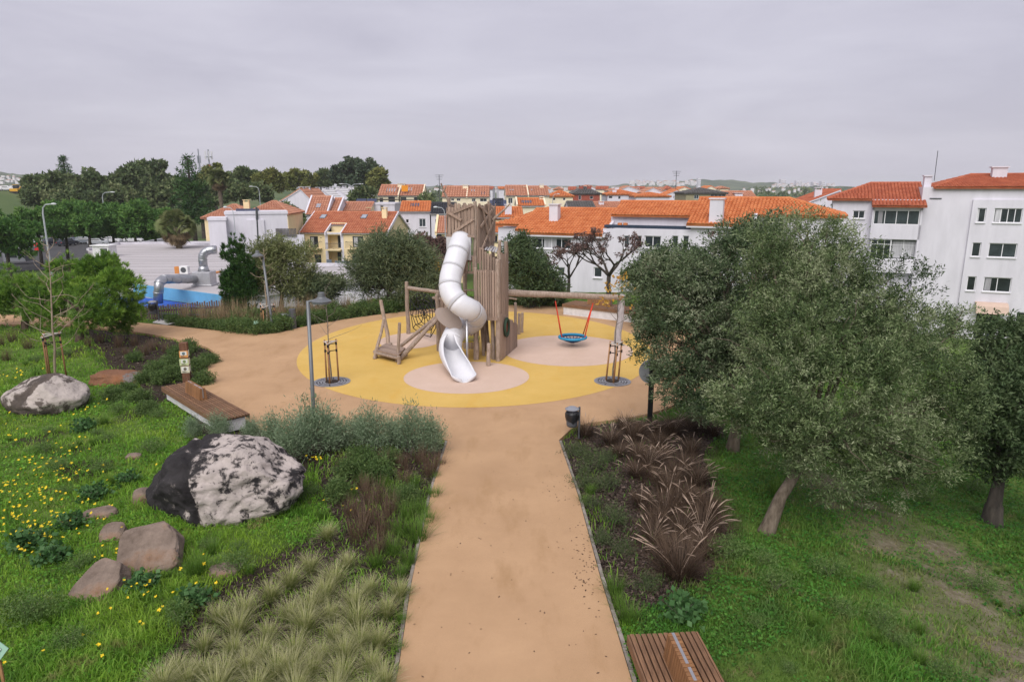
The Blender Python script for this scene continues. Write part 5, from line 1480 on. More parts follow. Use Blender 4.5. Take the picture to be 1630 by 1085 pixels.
# ------------------------------------------------------------------ saplings' stake frames and tree grates
m_stake = M('stake_timber', (.24, .12, .05), col2=(.36, .20, .10), scale=6, stretch=(5, 5, 1), rnd=.2)
m_grate = M('cast_grate', (.26, .26, .28), var=.12, rough=.55, metal=.3)
m_soil = M('dark_soil', (.03, .02, .014), var=.4, scale=30)
def stakes(name, label, c, h, r=.33, lean=.0):
    t = thing(name, label, 'tree stakes', c)
    tops = []
    for k in range(3):
        a = 2 * math.pi * k / 3 + .5
        q, p = Vector((r * math.cos(a), r * math.sin(a), -.06)), Vector((r * .93 * math.cos(a) + lean, r * .93 * math.sin(a), h + RND.uniform(-.04, .04)))
        MB().tube([q, q.lerp(p, .5), p], [.034, .032, .03], 8).build('stake', m_stake, t, smooth=True); tops.append(p)
    for k in range(3):
        a, c_ = tops[k] - Vector((0, 0, .07)), tops[(k + 1) % 3] - Vector((0, 0, .07)); d = c_ - a
        MB().tube([a - d * .12, c_ + d * .12], .024, 6).build('crossbar', M('pale_batten', (.50, .46, .42)), t)
    for zz in (.16, .42):
        mb = MB()
        for k in range(3):
            a = tops[k] - Vector((0, 0, zz)); mb.tube([a, Vector((lean * .6, 0, a.z))], .018, 5); mb.tube([a + Vector((0, 0, -.05)), a + Vector((0, 0, .05))], .036, 8)
        mb.build('strap', m_rope, t)
    return t
def grate(label, c, r=.68):
    t = thing('tree_grate', label, 'tree grate', c)
    MB().ring((0, 0, 0), r - .07, r, 0, .012, 40).build('outer_ring', m_grate, t)
    for j, (a, b_) in enumerate(((.24, .31), (.35, .41), (.45, .51), (.55, .60))):
        q = bpy.data.objects.new('grate_ring', None); COL.objects.link(q); q.parent = t
        for k in range(8):
            a0 = 2 * math.pi * k / 8 + .05 * j; MB().ring((0, 0, 0), a * r / .68, b_ * r / .68, 0, .010, 5, a0 + .04, a0 + 2 * math.pi / 8 - .04).build('segment', m_grate, q)
    sp = MB()
    for k in range(8):
        a = 2 * math.pi * k / 8; sp.tube([(.24 * math.cos(a), .24 * math.sin(a), .005), (r * .95 * math.cos(a), r * .95 * math.sin(a), .005)], .012, 4)
    sp.build('spoke', m_grate, t)['kind'] = 'stuff'
    MB().disc((0, 0, 0), r * .95, .003, 32).build('slot_shade_disc', M('grate_slot_shade', (.012, .012, .013)), t)  # near-black disc, painted shade between the grate rings
    MB().ring((0, 0, 0), 0.02, .23, 0.002, .03, 18).build('root_soil', m_soil, t)
    return t
g1, g2 = PZ(528, 607.5, FL), PZ(975, 606.5, FL)
grate('round slotted steel tree grate in the yellow floor, left of the slide', g1); grate('round slotted steel tree grate in the yellow floor, right of the swing circle', g2)
stakes('tree_stakes', 'timber stake frame round the thin sapling left of the slide', Vector((g1.x, g1.y, FL)), PD(523, 541, g1.y).z - FL, .26)
stakes('tree_stakes', 'timber stake frame round the thin sapling in front of the grey swing post', Vector((g2.x, g2.y, FL)), PD(980, 543, g2.y).z - FL, .26, .1)
g3 = GG(88, 602)
stakes('tree_stakes', 'dark stained stake frame round the bare tree on the left lawn', g3, PD(85, 529, g3.y).z - g3.z, .36)
g4 = GG(426, 524)
stakes('tree_stakes', 'brown stake frame in the far bed beside the lamp post', g4, PD(420, 484, g4.y).z - g4.z, .42)

# ------------------------------------------------------------------ lamp posts
m_lamp = M('lamp_grey', (.17, .18, .19), var=.08, rough=.45, metal=.4)
m_lens = M('lamp_lens', (.55, .56, .58), rough=.2, var=.03)
def park_lamp(label, b_, top, head=1):
    t = thing('park_lamp', label, 'lamp post', b_)
    T_ = top - b_
    MB().tube([(0, 0, -.05), (0, 0, .5), T_ * 1.0], [.068, .062, .052], 12).build('pole', m_lamp, t, smooth=True)
    MB().disc((0, 0, 0), .15, .025, 14).build('base_plate', m_lamp, t)
    h = MB(); c = T_ + Vector((.42 * head, -.1, .0))
    h.tube([T_ + Vector((0, 0, -.03)), T_ + Vector((.22 * head, -.05, .03)), c], [.04, .038, .036], 8)
    h.build('arm', m_lamp, t)
    q = MB(); q.tube([c + Vector((0, 0, -.04)), c + Vector((0, 0, .02)), c + Vector((0, 0, .1)), c + Vector((0, 0, .14)), c + Vector((0, 0, .26))], [.27, .28, .14, .10, .09], 18)
    hd = q.build('lamp_head', m_lamp, t, smooth=False); MB().disc((c.x, c.y, c.z - .052), .24, .01, 18).build('lens', m_lens, hd)
    return t
b_ = GG(501, 684); park_lamp('slim grey park lamp post standing before the left edge of the yellow floor', b_, PD(490, 479, b_.y))
b_ = GG(434, 528); park_lamp('slim grey park lamp post beside the dark cypress in the far bed', b_, PD(418, 407, b_.y), -.5)
b_ = GG(851, 488); park_lamp('thin grey lamp post behind the log beam of the swing', b_, PD(851, 396, b_.y), -.35)
def street_lamp(label, u, v, Y, zb, r=.09, arm=1.6, double=False, h=None):
    top = PD(u, v, Y); b_ = Vector((top.x, Y, zb))
    t = thing('street_lamp', label, 'street lamp', b_, 0, 'street lamps of the town')
    hh = top.z - zb
    MB().tube([(0, 0, 0), (0, 0, hh * .5), (0, 0, hh - .9)], [r, r * .8, r * .65], 8).build('pole', M('street_lamp_steel', (.42, .45, .47), rough=.5, metal=.3), t)
    for sg in ((1, -1) if double else (1,)):
        a = arm * sg
        MB().tube([(0, 0, hh - .92), (a * .1, 0, hh - .35), (a * .4, 0, hh - .05), (a, 0, hh)], [r * .62, r * .55, r * .5, r * .45], 8).build('arm', M('street_lamp_steel', (.42, .45, .47), rough=.5, metal=.3), t)
        MB().sphere((a * 1.22, 0, hh + .02), (abs(a) * .3, .16, .11), 10, 6).build('lamp_head', M('lamp_head_white', (.55, .57, .58)), t)
    return t
street_lamp('tall street lamp with curved arm at the left car park', 66, 325, 70, -5.2, .12, 1.0)
street_lamp('street lamp rising behind the dark umbrella pines', 162, 306, 128, -5.2, .12, 1.6)
street_lamp('thin street lamp in front of the plain white box house', 371, 330, 75, -4, .07, -.7)
street_lamp('street lamp behind the orange hipped roof', 412, 297, 140, -5, .1, -1.3)
street_lamp('double armed street lamp behind the white gable houses', 559, 293, 165, -5, .12, 1.9, True)
street_lamp('street lamp beside the dark slate roof left of the tower', 708, 330, 82, -4.5, .08, -.9)
street_lamp('street lamp in front of the low orange house at the centre', 880, 309, 150, -5, .1, 1.0)

# ------------------------------------------------------------------ bins, drinking fountain, post with posters, signs
m_bin = M('bin_grey', (.085, .09, .10), var=.1, rough=.5)
m_bag = M('black_bag', (.012, .013, .015), rough=.35, spec=.5)
def litter_bin(label, b_, s=1.0):
    t = thing('litter_bin', label, 'litter bin', b_)
    MB().tube([(.24 * s, 0, -.05), (.24 * s, 0, 1.12 * s)], .035 * s, 10).build('post', m_bin, t)
    MB().tube([(0, 0, .45 * s), (0, 0, .5 * s), (0, 0, .92 * s)], [.16 * s, .185 * s, .2 * s], 20).build('bucket', m_bin, t, smooth=False)
    mb = MB(); n_ = 26; prof = [(.205, .70), (.225, .80), (.215, .90), (.20, .95), (.15, .93)]
    for (r_, z_) in prof:
        for k in range(n_):
            a = 2 * math.pi * k / n_; j = 1 + .07 * math.sin(5 * a + z_ * 20) + RND.uniform(-.04, .04)
            mb.v.append((r_ * s * j * math.cos(a), r_ * s * j * math.sin(a), z_ * s + RND.uniform(-.015, .015) - .05 * s * (1 + math.sin(3 * a)) * (1 if z_ == .70 else 0)))
    for i in range(len(prof) - 1):
        for k in range(n_): mb.f.append((i * n_ + k, i * n_ + (k + 1) % n_, (i + 1) * n_ + (k + 1) % n_, (i + 1) * n_ + k))
    mb.build('bin_bag', m_bag, t, smooth=True)
    MB().tube([(0, 0, 1.04 * s), (0, 0, 1.06 * s), (0, 0, 1.12 * s)], [.235 * s, .235 * s, .12 * s], 22).build('lid', M('bin_lid', (.24, .25, .28), rough=.45), t)
    for a in (0.5, 2.6, 4.7): MB().tube([(.19 * s * math.cos(a), .19 * s * math.sin(a), .88 * s), (.19 * s * math.cos(a), .19 * s * math.sin(a), 1.05 * s)], .012, 6).build('lid_support', m_bin, t)
    return t
bp = GG(910, 697); litter_bin('grey litter bin with black bag beside the path and the dark grasses', bp, .86)
bp = GG(246, 512); litter_bin('dark litter bin at the concrete apron near the picket fence', bp, 1.05)
fp = PZ(467, 522, .04)
t = thing('drinking_fountain', 'dark grey cylindrical drinking fountain at the edge of the far bed', 'drinking fountain', fp)
MB().tube([(0, 0, 0), (0, 0, .98), (0, 0, 1.0)], [.17, .17, .15], 20).build('column', m_bin, t)
MB().tube([(-.12, 0, .66), (-.5, -.02, .66)], .055, 10).build('arm', m_bin, t); MB().tube([(-.46, 0, .62), (-.46, 0, .7), (-.46, 0, .74)], [.14, .19, .17], 18).build('basin', M('basin_steel', (.35, .36, .38), rough=.35, metal=.6), t)
# brown square post with weathered paper notices
pb_ = GG(299, 614)
t = thing('notice_post', 'square brown timber post wrapped with weathered paper notices behind the bench', 'post', pb_, .25)
hh = PD(293, 545, pb_.y).z - pb_.z
MB().b2(-.13, .13, -.13, .13, -.05, hh).build('shaft', M('brown_timber', (.12, .055, .03), col2=(.2, .10, .06), scale=5, stretch=(4, 4, .6), bump=.3), t, bevel=.012)
m_paper = M('notice_paper', (.62, .60, .50), var=.1, scale=6)
cols = [(.66, .32, .10), (.50, .56, .30), (.60, .58, .42)]
for k, z in enumerate((hh * .68, hh * .50, hh * .33)):
    s_ = hh * .15
    nt_ = bpy.data.objects.new('notice', None); COL.objects.link(nt_); nt_.parent = t
    MB().b2(-.145 - .02 * (k == 1), .14, -.139, -.133, z, z + s_).build('sheet', M('notice_%s' % ('orange', 'lime', 'cream')[k], cols[k], var=.1, scale=9), nt_)
    MB().b2(.133, .139, -.13, .11, z + .02, z + s_ - .01).build('side_sheet', m_paper, nt_)
    MB().b2(-.11, .10, -.1425, -.1395, z + s_ * .35, z + s_ * .9).build('white_field', M('notice_white', (.68, .68, .64), var=.05), nt_)
    mb = MB(); mb.tube([(0, -.1428, z + s_ * .6), (0, -.1440, z + s_ * .6)], .055, 14); mb.build('picture', M('notice_ink_%d' % k, ((.12, .18, .20), (.18, .25, .10), (.16, .14, .10))[k], var=.4, scale=20), nt_)
    for q in range(3): MB().b2(-.10, .06 - .03 * q, -.1425, -.1395, z + s_ * (.07 + .09 * q), z + s_ * (.11 + .09 * q)).build('text_line', M('notice_text', (.10, .10, .09)), nt_)
# round sign seen from behind
sb2 = GG(1034, 672)
t = thing('round_sign', 'round grey sign back on a black post beside the olive trees', 'sign', sb2)
zc_ = PD(1033, 592, sb2.y)
MB().b2(-.075, .075, -.045, .045, -.05, zc_.z - sb2.z + .36).build('post', M('black_post', (.012, .012, .013), rough=.5), t, bevel=.01)
c = zc_ - sb2
MB().tube([(c.x * 0 - .0, .06, c.z), (c.x * 0, .09, c.z)], .38, 36).build('disc', M('sign_back', (.42, .44, .46), rough=.4, metal=.3), t)
for dz in (-.18, .18): MB().b2(-.16, .16, .046, .06, c.z + dz - .02, c.z + dz + .02).build('bracket', m_dmetal, t)
# small green plant label at the lower left corner
lb = GG(8, 1098)
t = thing('plant_label', 'small pale green plant label on a wooden stick at the lower left corner', 'sign', lb)
MB().b2(-.018, .018, -.012, .012, -.05, .62).build('stick', m_stake, t)
q = MB().box((0, -.02, .70), (.23, .012, .23), Matrix.Rotation(math.radians(-25), 3, 'X') @ Matrix.Rotation(math.radians(32), 3, 'Y')).build('plate', M('label_green', (.26, .42, .32), var=.06), t)
MB().box((0.02, -.031, .735), (.085, .004, .06), Matrix.Rotation(math.radians(-25), 3, 'X') @ Matrix.Rotation(math.radians(32), 3, 'Y')).build('white_tag', M('label_white', (.62, .64, .62)), q)
lb = GG(431, 530)
t = thing('plant_label', 'little pale plant label standing in the far bed', 'sign', PZ(409, 531, .02))
MB().b2(-.015, .015, -.01, .01, -.05, .5).build('stick', m_stake, t); MB().box((0, -.02, .56), (.22, .012, .16), Matrix.Rotation(-.5, 3, 'X')).build('plate', M('label_green', (.26, .42, .32), var=.06), t)

# ------------------------------------------------------------------ picket fence of dark posts in front of the blue building, and a wire rail
fs = [(236, 505), (290, 503), (357, 500)]
A_, B_ = G(233, 507), G(360, 503)
A_ = PZ(226, 508, 0); B_ = PZ(362, 502, 0)
t = thing('picket_fence', 'fence of dark wooden pickets in front of the blue canopy', 'fence', A_)
m_pick = M('dark_picket', (.13, .085, .085), var=.25, scale=6, rnd=.25, stretch=(6, 6, 1))
pm_ = MB(); pm_.b2(-.036, .036, -.045, .045, 0, 1); pme = pm_.mesh('picket', m_pick)
n_ = 36; d = B_ - A_; ang = math.atan2(d.y, d.x)
for k in range(n_):
    f = k / (n_ - 1); p = A_.lerp(B_, f); ztop = PD(0, 489 - 12 * f, p.y).z + RND.uniform(-.05, .05)
    z0 = gz(p.x, p.y) - .05
    link_mesh('picket', pme, t, Vector((p.x, p.y, z0)) - A_, (0, 0, ang), (1, 1, ztop - z0))
for zz in (.35,):
    o = MB().sweep([Vector((0, .06, zz)), Vector((0, .1, zz)), Vector((0, .1, zz + .1)), Vector((0, .06, zz + .1))], None, d + Vector((0, 0, .1))).build('rail', m_pick, t)
hr = thing('handrail', 'thin dark metal handrail before the picket fence', 'handrail', PZ(248, 513, 0))
a, c = PZ(236, 511, 0), PZ(330, 513, 0)
for k in range(5):
    p = a.lerp(c, k / 4) - hr.location; MB().tube([(p.x, p.y, -.1), (p.x, p.y, .85)], .022, 6).build('upright', m_dmetal, hr)
for z in (.84, .45): MB().tube([a - hr.location + Vector((0, 0, z)), c - hr.location + Vector((0, 0, z - .05))], .02, 6).build('rail', m_dmetal, hr)

# ------------------------------------------------------------------ car park on the left: road, cars, kiosk, flag, truck
zr2 = -5.2
def on_low(u, v): return PZ(u, v, zr2)
rd = [on_low(-260, 400), on_low(-260, 384), on_low(270, 384), on_low(270, 392), on_low(150, 425), on_low(-100, 440)]
bm = MB(); bm.poly([(p.x, p.y, Hs(p.x, p.y) * 0 + zr2 + .08) for p in rd])
tag(bm.build('road', M('asphalt', (.06, .06, .062), var=.2, scale=1, bump=.2)), kind='structure')
m_tyre = M('tyre_rubber', (.015, .015, .016), rough=.85); m_hub = M('wheel_hub', (.35, .36, .37), metal=.6, rough=.4); m_cg = M('car_glass', (.02, .026, .03), rough=.08, spec=.6)
m_red_l = M('tail_lamp', (.35, .02, .02), rough=.3); m_head = M('head_lamp', (.6, .6, .6), rough=.2)
def car(label, p, rz, paint, kind=0):
    t = thing('parked_car', label, 'car', p, rz, 'cars in the car park under the pines')
    Lc, Wc = 4.2, 1.72
    prof = [(-2.1, .35), (-2.1, .80), (-1.95, .95), (-1.75, 1.0), (-1.25, 1.42), (.35, 1.46), (1.0, 1.0), (1.9, .86), (2.1, .68), (2.1, .35)] if kind == 0 else [(-2.1, .35), (-2.08, .95), (-1.85, 1.55), (.5, 1.6), (1.1, 1.05), (1.95, .92), (2.1, .7), (2.1, .35)]
    mb = MB(); n_ = len(prof)
    def wid(z): return Wc / 2 * (1.0 if z < 1.0 else 1 - .16 * (z - 1.0) / .5)
    mb.v = [(x, -wid(z), z) for x, z in prof] + [(x, wid(z), z) for x, z in prof]
    mb.f = [tuple(range(n_)), tuple(range(2 * n_ - 1, n_ - 1, -1))] + [(i, n_ + i, n_ + (i + 1) % n_, (i + 1) % n_) for i in range(n_)]
    mb.build('body', paint, t, bevel=.05)
    for sy in (-1, 1):
        g = MB(); y0, y1 = sy * (wid(1.05) + .006), sy * (wid(1.38) + .008)
        f_ = [(-1.45, y0, 1.05), (.75, y0, 1.05), (.25, y1, 1.38), (-1.1, y1, 1.38)]
        g.poly(f_ if sy < 0 else f_[::-1]); g.build('side_window', m_cg, t)
        for x in (-1.3, 1.32):
            w = MB().tube([(x, sy * (Wc / 2 - .18), .31), (x, sy * (Wc / 2 + .015), .31)], .31, 16).build('wheel', m_tyre, t); MB().tube([(x, sy * (Wc / 2 + .01), .31), (x, sy * (Wc / 2 + .03), .31)], .18, 12).build('hub', m_hub, w)
        MB().b2(1.96, 2.12, sy * .62 - .16, sy * .62 + .16, .66, .78).build('headlight', m_head, t); MB().b2(-2.12, -2.0, sy * .68 - .12, sy * .68 + .12, .72, .88).build('tail_light', m_red_l, t)
    fx = ((.42, 1.42), (.98, 1.03)) if kind == 0 else ((.56, 1.54), (1.08, 1.08))
    g = MB(); g.poly([(fx[1][0] + .03, -.66, fx[1][1] + .02), (fx[1][0] + .03, .66, fx[1][1] + .02), (fx[0][0] + .03, .58, fx[0][1] + .01), (fx[0][0] + .03, -.58, fx[0][1] + .01)]); g.build('windscreen', m_cg, t)
    return t
def paint(n, c): return M('car_paint_' + n, c, var=.03, rough=.25, spec=.6)
PA = {'white': paint('white', (.62, .62, .64)), 'silver': paint('silver', (.33, .35, .37)), 'dark': paint('dark', (.02, .025, .035)), 'grey': paint('grey', (.16, .18, .20)), 'blue': paint('blue', (.02, .05, .16)), 'red': paint('red', (.4, .03, .02))}
for (u, v, rz, c, k, lab) in ((52, 389, .2, 'white', 0, 'white car at the left end of the car park under the pines'), (88, 390, 1.2, 'dark', 1, 'black car left of the other dark car under the pines'), (108, 391, 1.3, 'dark', 1, 'dark car parked nose out between pine trunks'),
                              (125, 388, .1, 'blue', 0, 'dark blue car half hidden behind a pine trunk'), (158, 390, .1, 'silver', 0, 'silver grey car side on beneath the middle pines'), (214, 386, .05, 'white', 0, 'white car side on at the right end under the pines'), (138, 388, .2, 'grey', 1, 'grey car behind the silver one'), (178, 387, .1, 'white', 1, 'white van like car behind the pine trunks')):
    p = PZ(u, v, zr2 + .08); car(lab, p, rz, PA[c], k)
for (u, v, c) in ((4, 301, 'red'), (28, 300, 'white'), (38, 298, 'silver'), (12, 299, 'white')):
    p = PD(u, v, 335); p.z = gz(p.x, p.y); t = car({4: 'red car on the far depot yard', 28: 'white car on the far depot yard', 38: 'silver car on the far depot yard', 12: 'second white car on the far depot yard'}[u], p, .1, PA[c], 1); t['group'] = 'vehicles on the far depot yard'; t.scale = (1.5, 1.5, 1.5); del t['group']
# yellow digger
p = PD(26, 306, 322); p.z = gz(p.x, p.y); t = thing('digger', 'small yellow digger on the far green bank at the left', 'digger', p)
m_dy = M('digger_yellow', (.60, .33, .03)); MB().b2(-2.2, 1.6, -1.2, 1.2, .9, 2.2).build('body', m_dy, t, bevel=.1); MB().b2(-.6, 1.2, -1, 1, 2.2, 3.8).build('cab', m_cg, t); MB().b2(-.7, 1.3, -1.05, 1.05, 3.8, 4.0).build('cab_roof', m_dy, t)
MB().tube([(1.5, 0, 2), (3.6, 0, 4.2), (5.2, 0, 2.6), (5.4, 0, .8)], [.3, .28, .22, .2], 8).build('arm', m_dy, t)
for sy in (-1, 1): MB().b2(-2.4, 1.8, sy * 1.1 - .3, sy * 1.1 + .3, 0, .9).build('track', m_tyre, t, bevel=.2)
# kiosk row, red banner sign, white car by the pines
p = PZ(32, 415, -4.6); t = thing('ticket_kiosk', 'low grey kiosk with flat roof and purple poster at the left edge', 'kiosk', p)
MB().b2(-2.0, 1.6, -1, 1, 0, 2.0).build('body', M('kiosk_grey', (.20, .21, .23)), t); MB().b2(-2.3, 2.2, -1.3, 1.3, 2.0, 2.25).build('roof', M('kiosk_roof', (.42, .43, .45)), t); MB().b2(.7, 1.5, -1.03, -1.003, .7, 1.6).build('poster', M('purple_print', (.16, .04, .30), var=.4, scale=6), t)
MB().b2(-1.6, .3, -1.03, -1.003, .6, 1.7).build('window', m_cg, t)
p = PZ(60, 408, -4.9); t = thing('banner_sign', 'red banner on a post by the left street lamp', 'sign', p)
MB().tube([(0, 0, 0), (0, 0, 2.6)], .05, 8).build('post', m_dmetal, t); MB().b2(-.35, .35, -.05, .02, 1.0, 2.4).build('banner', M('red_banner', (.55, .02, .03)), t)
p = PZ(64, 398, -5.0); t = thing('billboard', 'tall grey framed billboard beside the left street lamp', 'sign', p)
for x in (-.7, .7): MB().tube([(x, 0, 0), (x, 0, 5)], .07, 8).build('post', m_dmetal, t)
MB().b2(-1, 1, -.08, .08, 2.6, 5.6).build('board', M('board_grey', (.30, .31, .33)), t); MB().b2(-.8, .8, -.1, -.083, 2.9, 5.2).build('print', M('board_print', (.45, .45, .46), var=.4, scale=2), t)
wall_run('boundary_wall', 'white low wall between the car park and the flat grey roof', [tuple(PZ(150, 415, -4).xy), tuple(PZ(262, 392, -4).xy)], -5.6, -2.4, .3, m_white)
wall_run('boundary_wall', 'long white wall with railing left of the white box house', [tuple(PD(262, 380, 96).xy), tuple(PD(345, 380, 92).xy)], -6, -.2, .3, m_white)
p = PZ(2, 503, .05); t = thing('parked_car', 'white car bonnet peeping in at the left edge on the path', 'car', p)
del t['label']
bpy.data.objects.remove(t)
# ------------------------------------------------------------------ masts
def mast(label, u, vt, Y, h, r, lattice):
    top = PD(u, vt, Y); b_ = Vector((top.x, Y, top.z - h)); t = thing('phone_mast', label, 'mast', b_, 0, 'phone masts behind the trees')
    mt = M('mast_steel', (.26, .28, .31))
    MB().tube([(0, 0, 0), (0, 0, h * .8)], [r, r * .8], 8).build('pole', mt, t)
    if lattice:
        MB().tube([(0, 0, h * .62), (0, 0, h * .8)], r * 1.15, 8).build('red_band', M('mast_red', (.45, .06, .05)), t)
        for z in (.72, .8, .9): MB().ring((0, 0, h * z), 1.0, 1.2, -.12, .12, 12).build('platform', mt, t)
        for k in range(6):
            a = 2 * math.pi * k / 6; MB().b2(-.14, .14, -.1, .1, -1.3, 1.3).build('antenna', M('antenna_white', (.6, .6, .62)), t).location = (1.15 * math.cos(a), 1.15 * math.sin(a), h * .92)
        MB().tube([(0, 0, h * .8), (0, 0, h)], r * .5, 6).build('spike', mt, t)
    else:
        for k in range(3): MB().b2(-.13, .13, -.1, .1, -1.2, 1.2).build('antenna', mt, t).location = (.45 * math.cos(2.1 * k), .45 * math.sin(2.1 * k), h * .86)
        MB().tube([(0, 0, h * .8), (0, 0, h)], r * .45, 6).build('spike', mt, t)
mast('slim dark phone mast, left of the two masts over the trees', 315, 237, 230, 24, .38, False)
mast('phone mast with ring platforms and red band, right of the two masts', 331, 238, 235, 24, .42, True)
for (u, v, lab) in ((1077, 272, 'rooftop aerial mast in front of the distant hill'), (699, 278, 'thin far radio mast behind the tower top')):
    top = PD(u, v, 260); b_ = Vector((top.x, 260, -3)); t = thing('radio_mast', lab, 'mast', b_)
    MB().tube([(0, 0, 0), (0, 0, top.z + 3)], .12, 6).build('pole', m_dmetal, t)
    for k, z in enumerate((.2, .9, 1.7)): MB().tube([(-1.6 + .3 * k, 0, top.z + 3 - z), (1.6 - .3 * k, 0, top.z + 3 - z)], .07, 5).build('cross_arm', m_dmetal, t)
# ================================================================== trees
def unit(a):
    return a / np.maximum(1e-9, np.linalg.norm(a, axis=-1, keepdims=True))

def leaf_cloud(lobes, ntw, per, L, W, seed, shell=(.5, 1.0), twig=.35, up=.25, droop=0.0, gap=-.2, gapf=1.1, spread=.7, tuft=False, lobevar=.12):
    """leaves on twigs spread through a crown made of ellipsoid lobes -> verts, quads, vary"""
    rg = np.random.default_rng(seed)
    C = np.array([l[:3] for l in lobes], float); R = np.array([l[3:6] for l in lobes], float)
    wgt = (R[:, 0] * R[:, 1] * R[:, 2]) ** (2 / 3); wgt /= wgt.sum()
    n = int(ntw * 1.6)
    li = rg.choice(len(C), n, p=wgt)
    d = unit(rg.normal(size=(n, 3)))
    f = shell[0] + (shell[1] - shell[0]) * rg.random(n) ** .6
    P = C[li] + d * R[li] * f[:, None]
    keep = vnoise(P[:, 0] * gapf, P[:, 1] * gapf, P[:, 2] * gapf) > gap
    P, d, li = P[keep][:ntw], d[keep][:ntw], li[keep][:ntw]
    n = len(P)
    td = unit(d * .8 + np.array([0, 0, up]) + rg.normal(size=(n, 3)) * .45)
    tv = rg.normal(size=n) * .16 + rg.normal(size=len(C))[li] * lobevar
    t = rg.random((n, per))
    base = P[:, None, :] + td[:, None, :] * (t * twig)[..., None] + rg.normal(size=(n, per, 3)) * twig * .13
    base[..., 2] -= droop * t ** 2 * twig
    if tuft:
        ld = unit(td[:, None, :] * 1.0 + rg.normal(size=(n, per, 3)) * spread); base = P[:, None, :] + rg.normal(size=(n, per, 3)) * twig * .1
    else:
        ld = unit(td[:, None, :] * .6 + rg.normal(size=(n, per, 3)) * spread)
    ld[..., 2] -= droop * .5; ld = unit(ld)
    sd = unit(np.cross(ld, rg.normal(size=(n, per, 3))))
    l_ = L * (.7 + .6 * rg.random((n, per, 1))); w_ = W * (.7 + .6 * rg.random((n, per, 1)))
    p0 = base; p2 = base + ld * l_; pm = base + ld * l_ * .5
    V = np.stack([p0, pm + sd * w_ * .5, p2, pm - sd * w_ * .5], 2).reshape(-1, 3)
    Q = np.arange(len(V)).reshape(-1, 4)
    vary = np.clip(.5 + tv[:, None] + rg.normal(size=(n, per)) * .17, 0, 1).ravel()
    return V, Q, vary

def sublobes(lobes, n, f, seed, keep=.35):
    """break smooth lobes into many small clumps sitting on their surface"""
    rg = np.random.default_rng(seed); out = []
    for l in lobes:
        c, r = np.array(l[:3]), np.array(l[3:6])
        for _ in range(n):
            d = unit(rg.normal(size=3)); s = f * rg.uniform(.65, 1.35)
            p = c + d * r * (1 - s * .75) * rg.uniform(keep + .45, 1.0)
            m = (r[0] * r[1] * r[2]) ** (1 / 3)
            out.append((*p, m * s, m * s, m * s * .8))
    return out

def px_lobes(lst, Y, ry=1.0):
    out = []
    for l in lst:
        u, v, ru, rv = l[:4]; dy = l[4] if len(l) > 4 else 0.0
        c = PD(u, v, Y + dy); D = c.y * CP + (CAMZ - c.z) * SP; k = D / FPX
        out.append((c.x, c.y, c.z, ru * k, (ru + rv) / 2 * k * ry, rv * k))
    return out

def wood(mb, path, r0, r1, n=8, wob=0.0, rg=RND):
    k = len(path); pts = [Vector(p) for p in path]
    if k == 2:
        a, c = pts; m = 4; L_ = (c - a).length
        pts = [a.lerp(c, i / m) + (Vector((rg.uniform(-1, 1), rg.uniform(-1, 1), rg.uniform(-.5, 1))) * wob * L_ if 0 < i < m else Vector()) for i in range(m + 1)]; k = m + 1
    mb.tube(pts, [r0 + (r1 - r0) * (i / (k - 1)) ** .8 for i in range(k)], n)

m_bark = M('olive_bark', (.085, .065, .046), col2=(.22, .18, .135), scale=7, bump=.8, bscale=14, rough=.95, stretch=(1, 1, .35), detail=9)
m_bark_d = M('dark_bark', (.035, .03, .026), col2=(.10, .085, .07), scale=6, bump=.6, bscale=12, rough=.95, stretch=(1, 1, .35))
m_bark_r = M('pine_bark', (.05, .035, .026), col2=(.14, .10, .075), scale=7, bump=.7, bscale=12, rough=.95, stretch=(1, 1, .4))
m_twig = M('pale_twig', (.26, .20, .14), col2=(.38, .31, .23), scale=5)
m_twig_g = M('grey_twig', (.12, .10, .085), col2=(.22, .19, .16), scale=5)

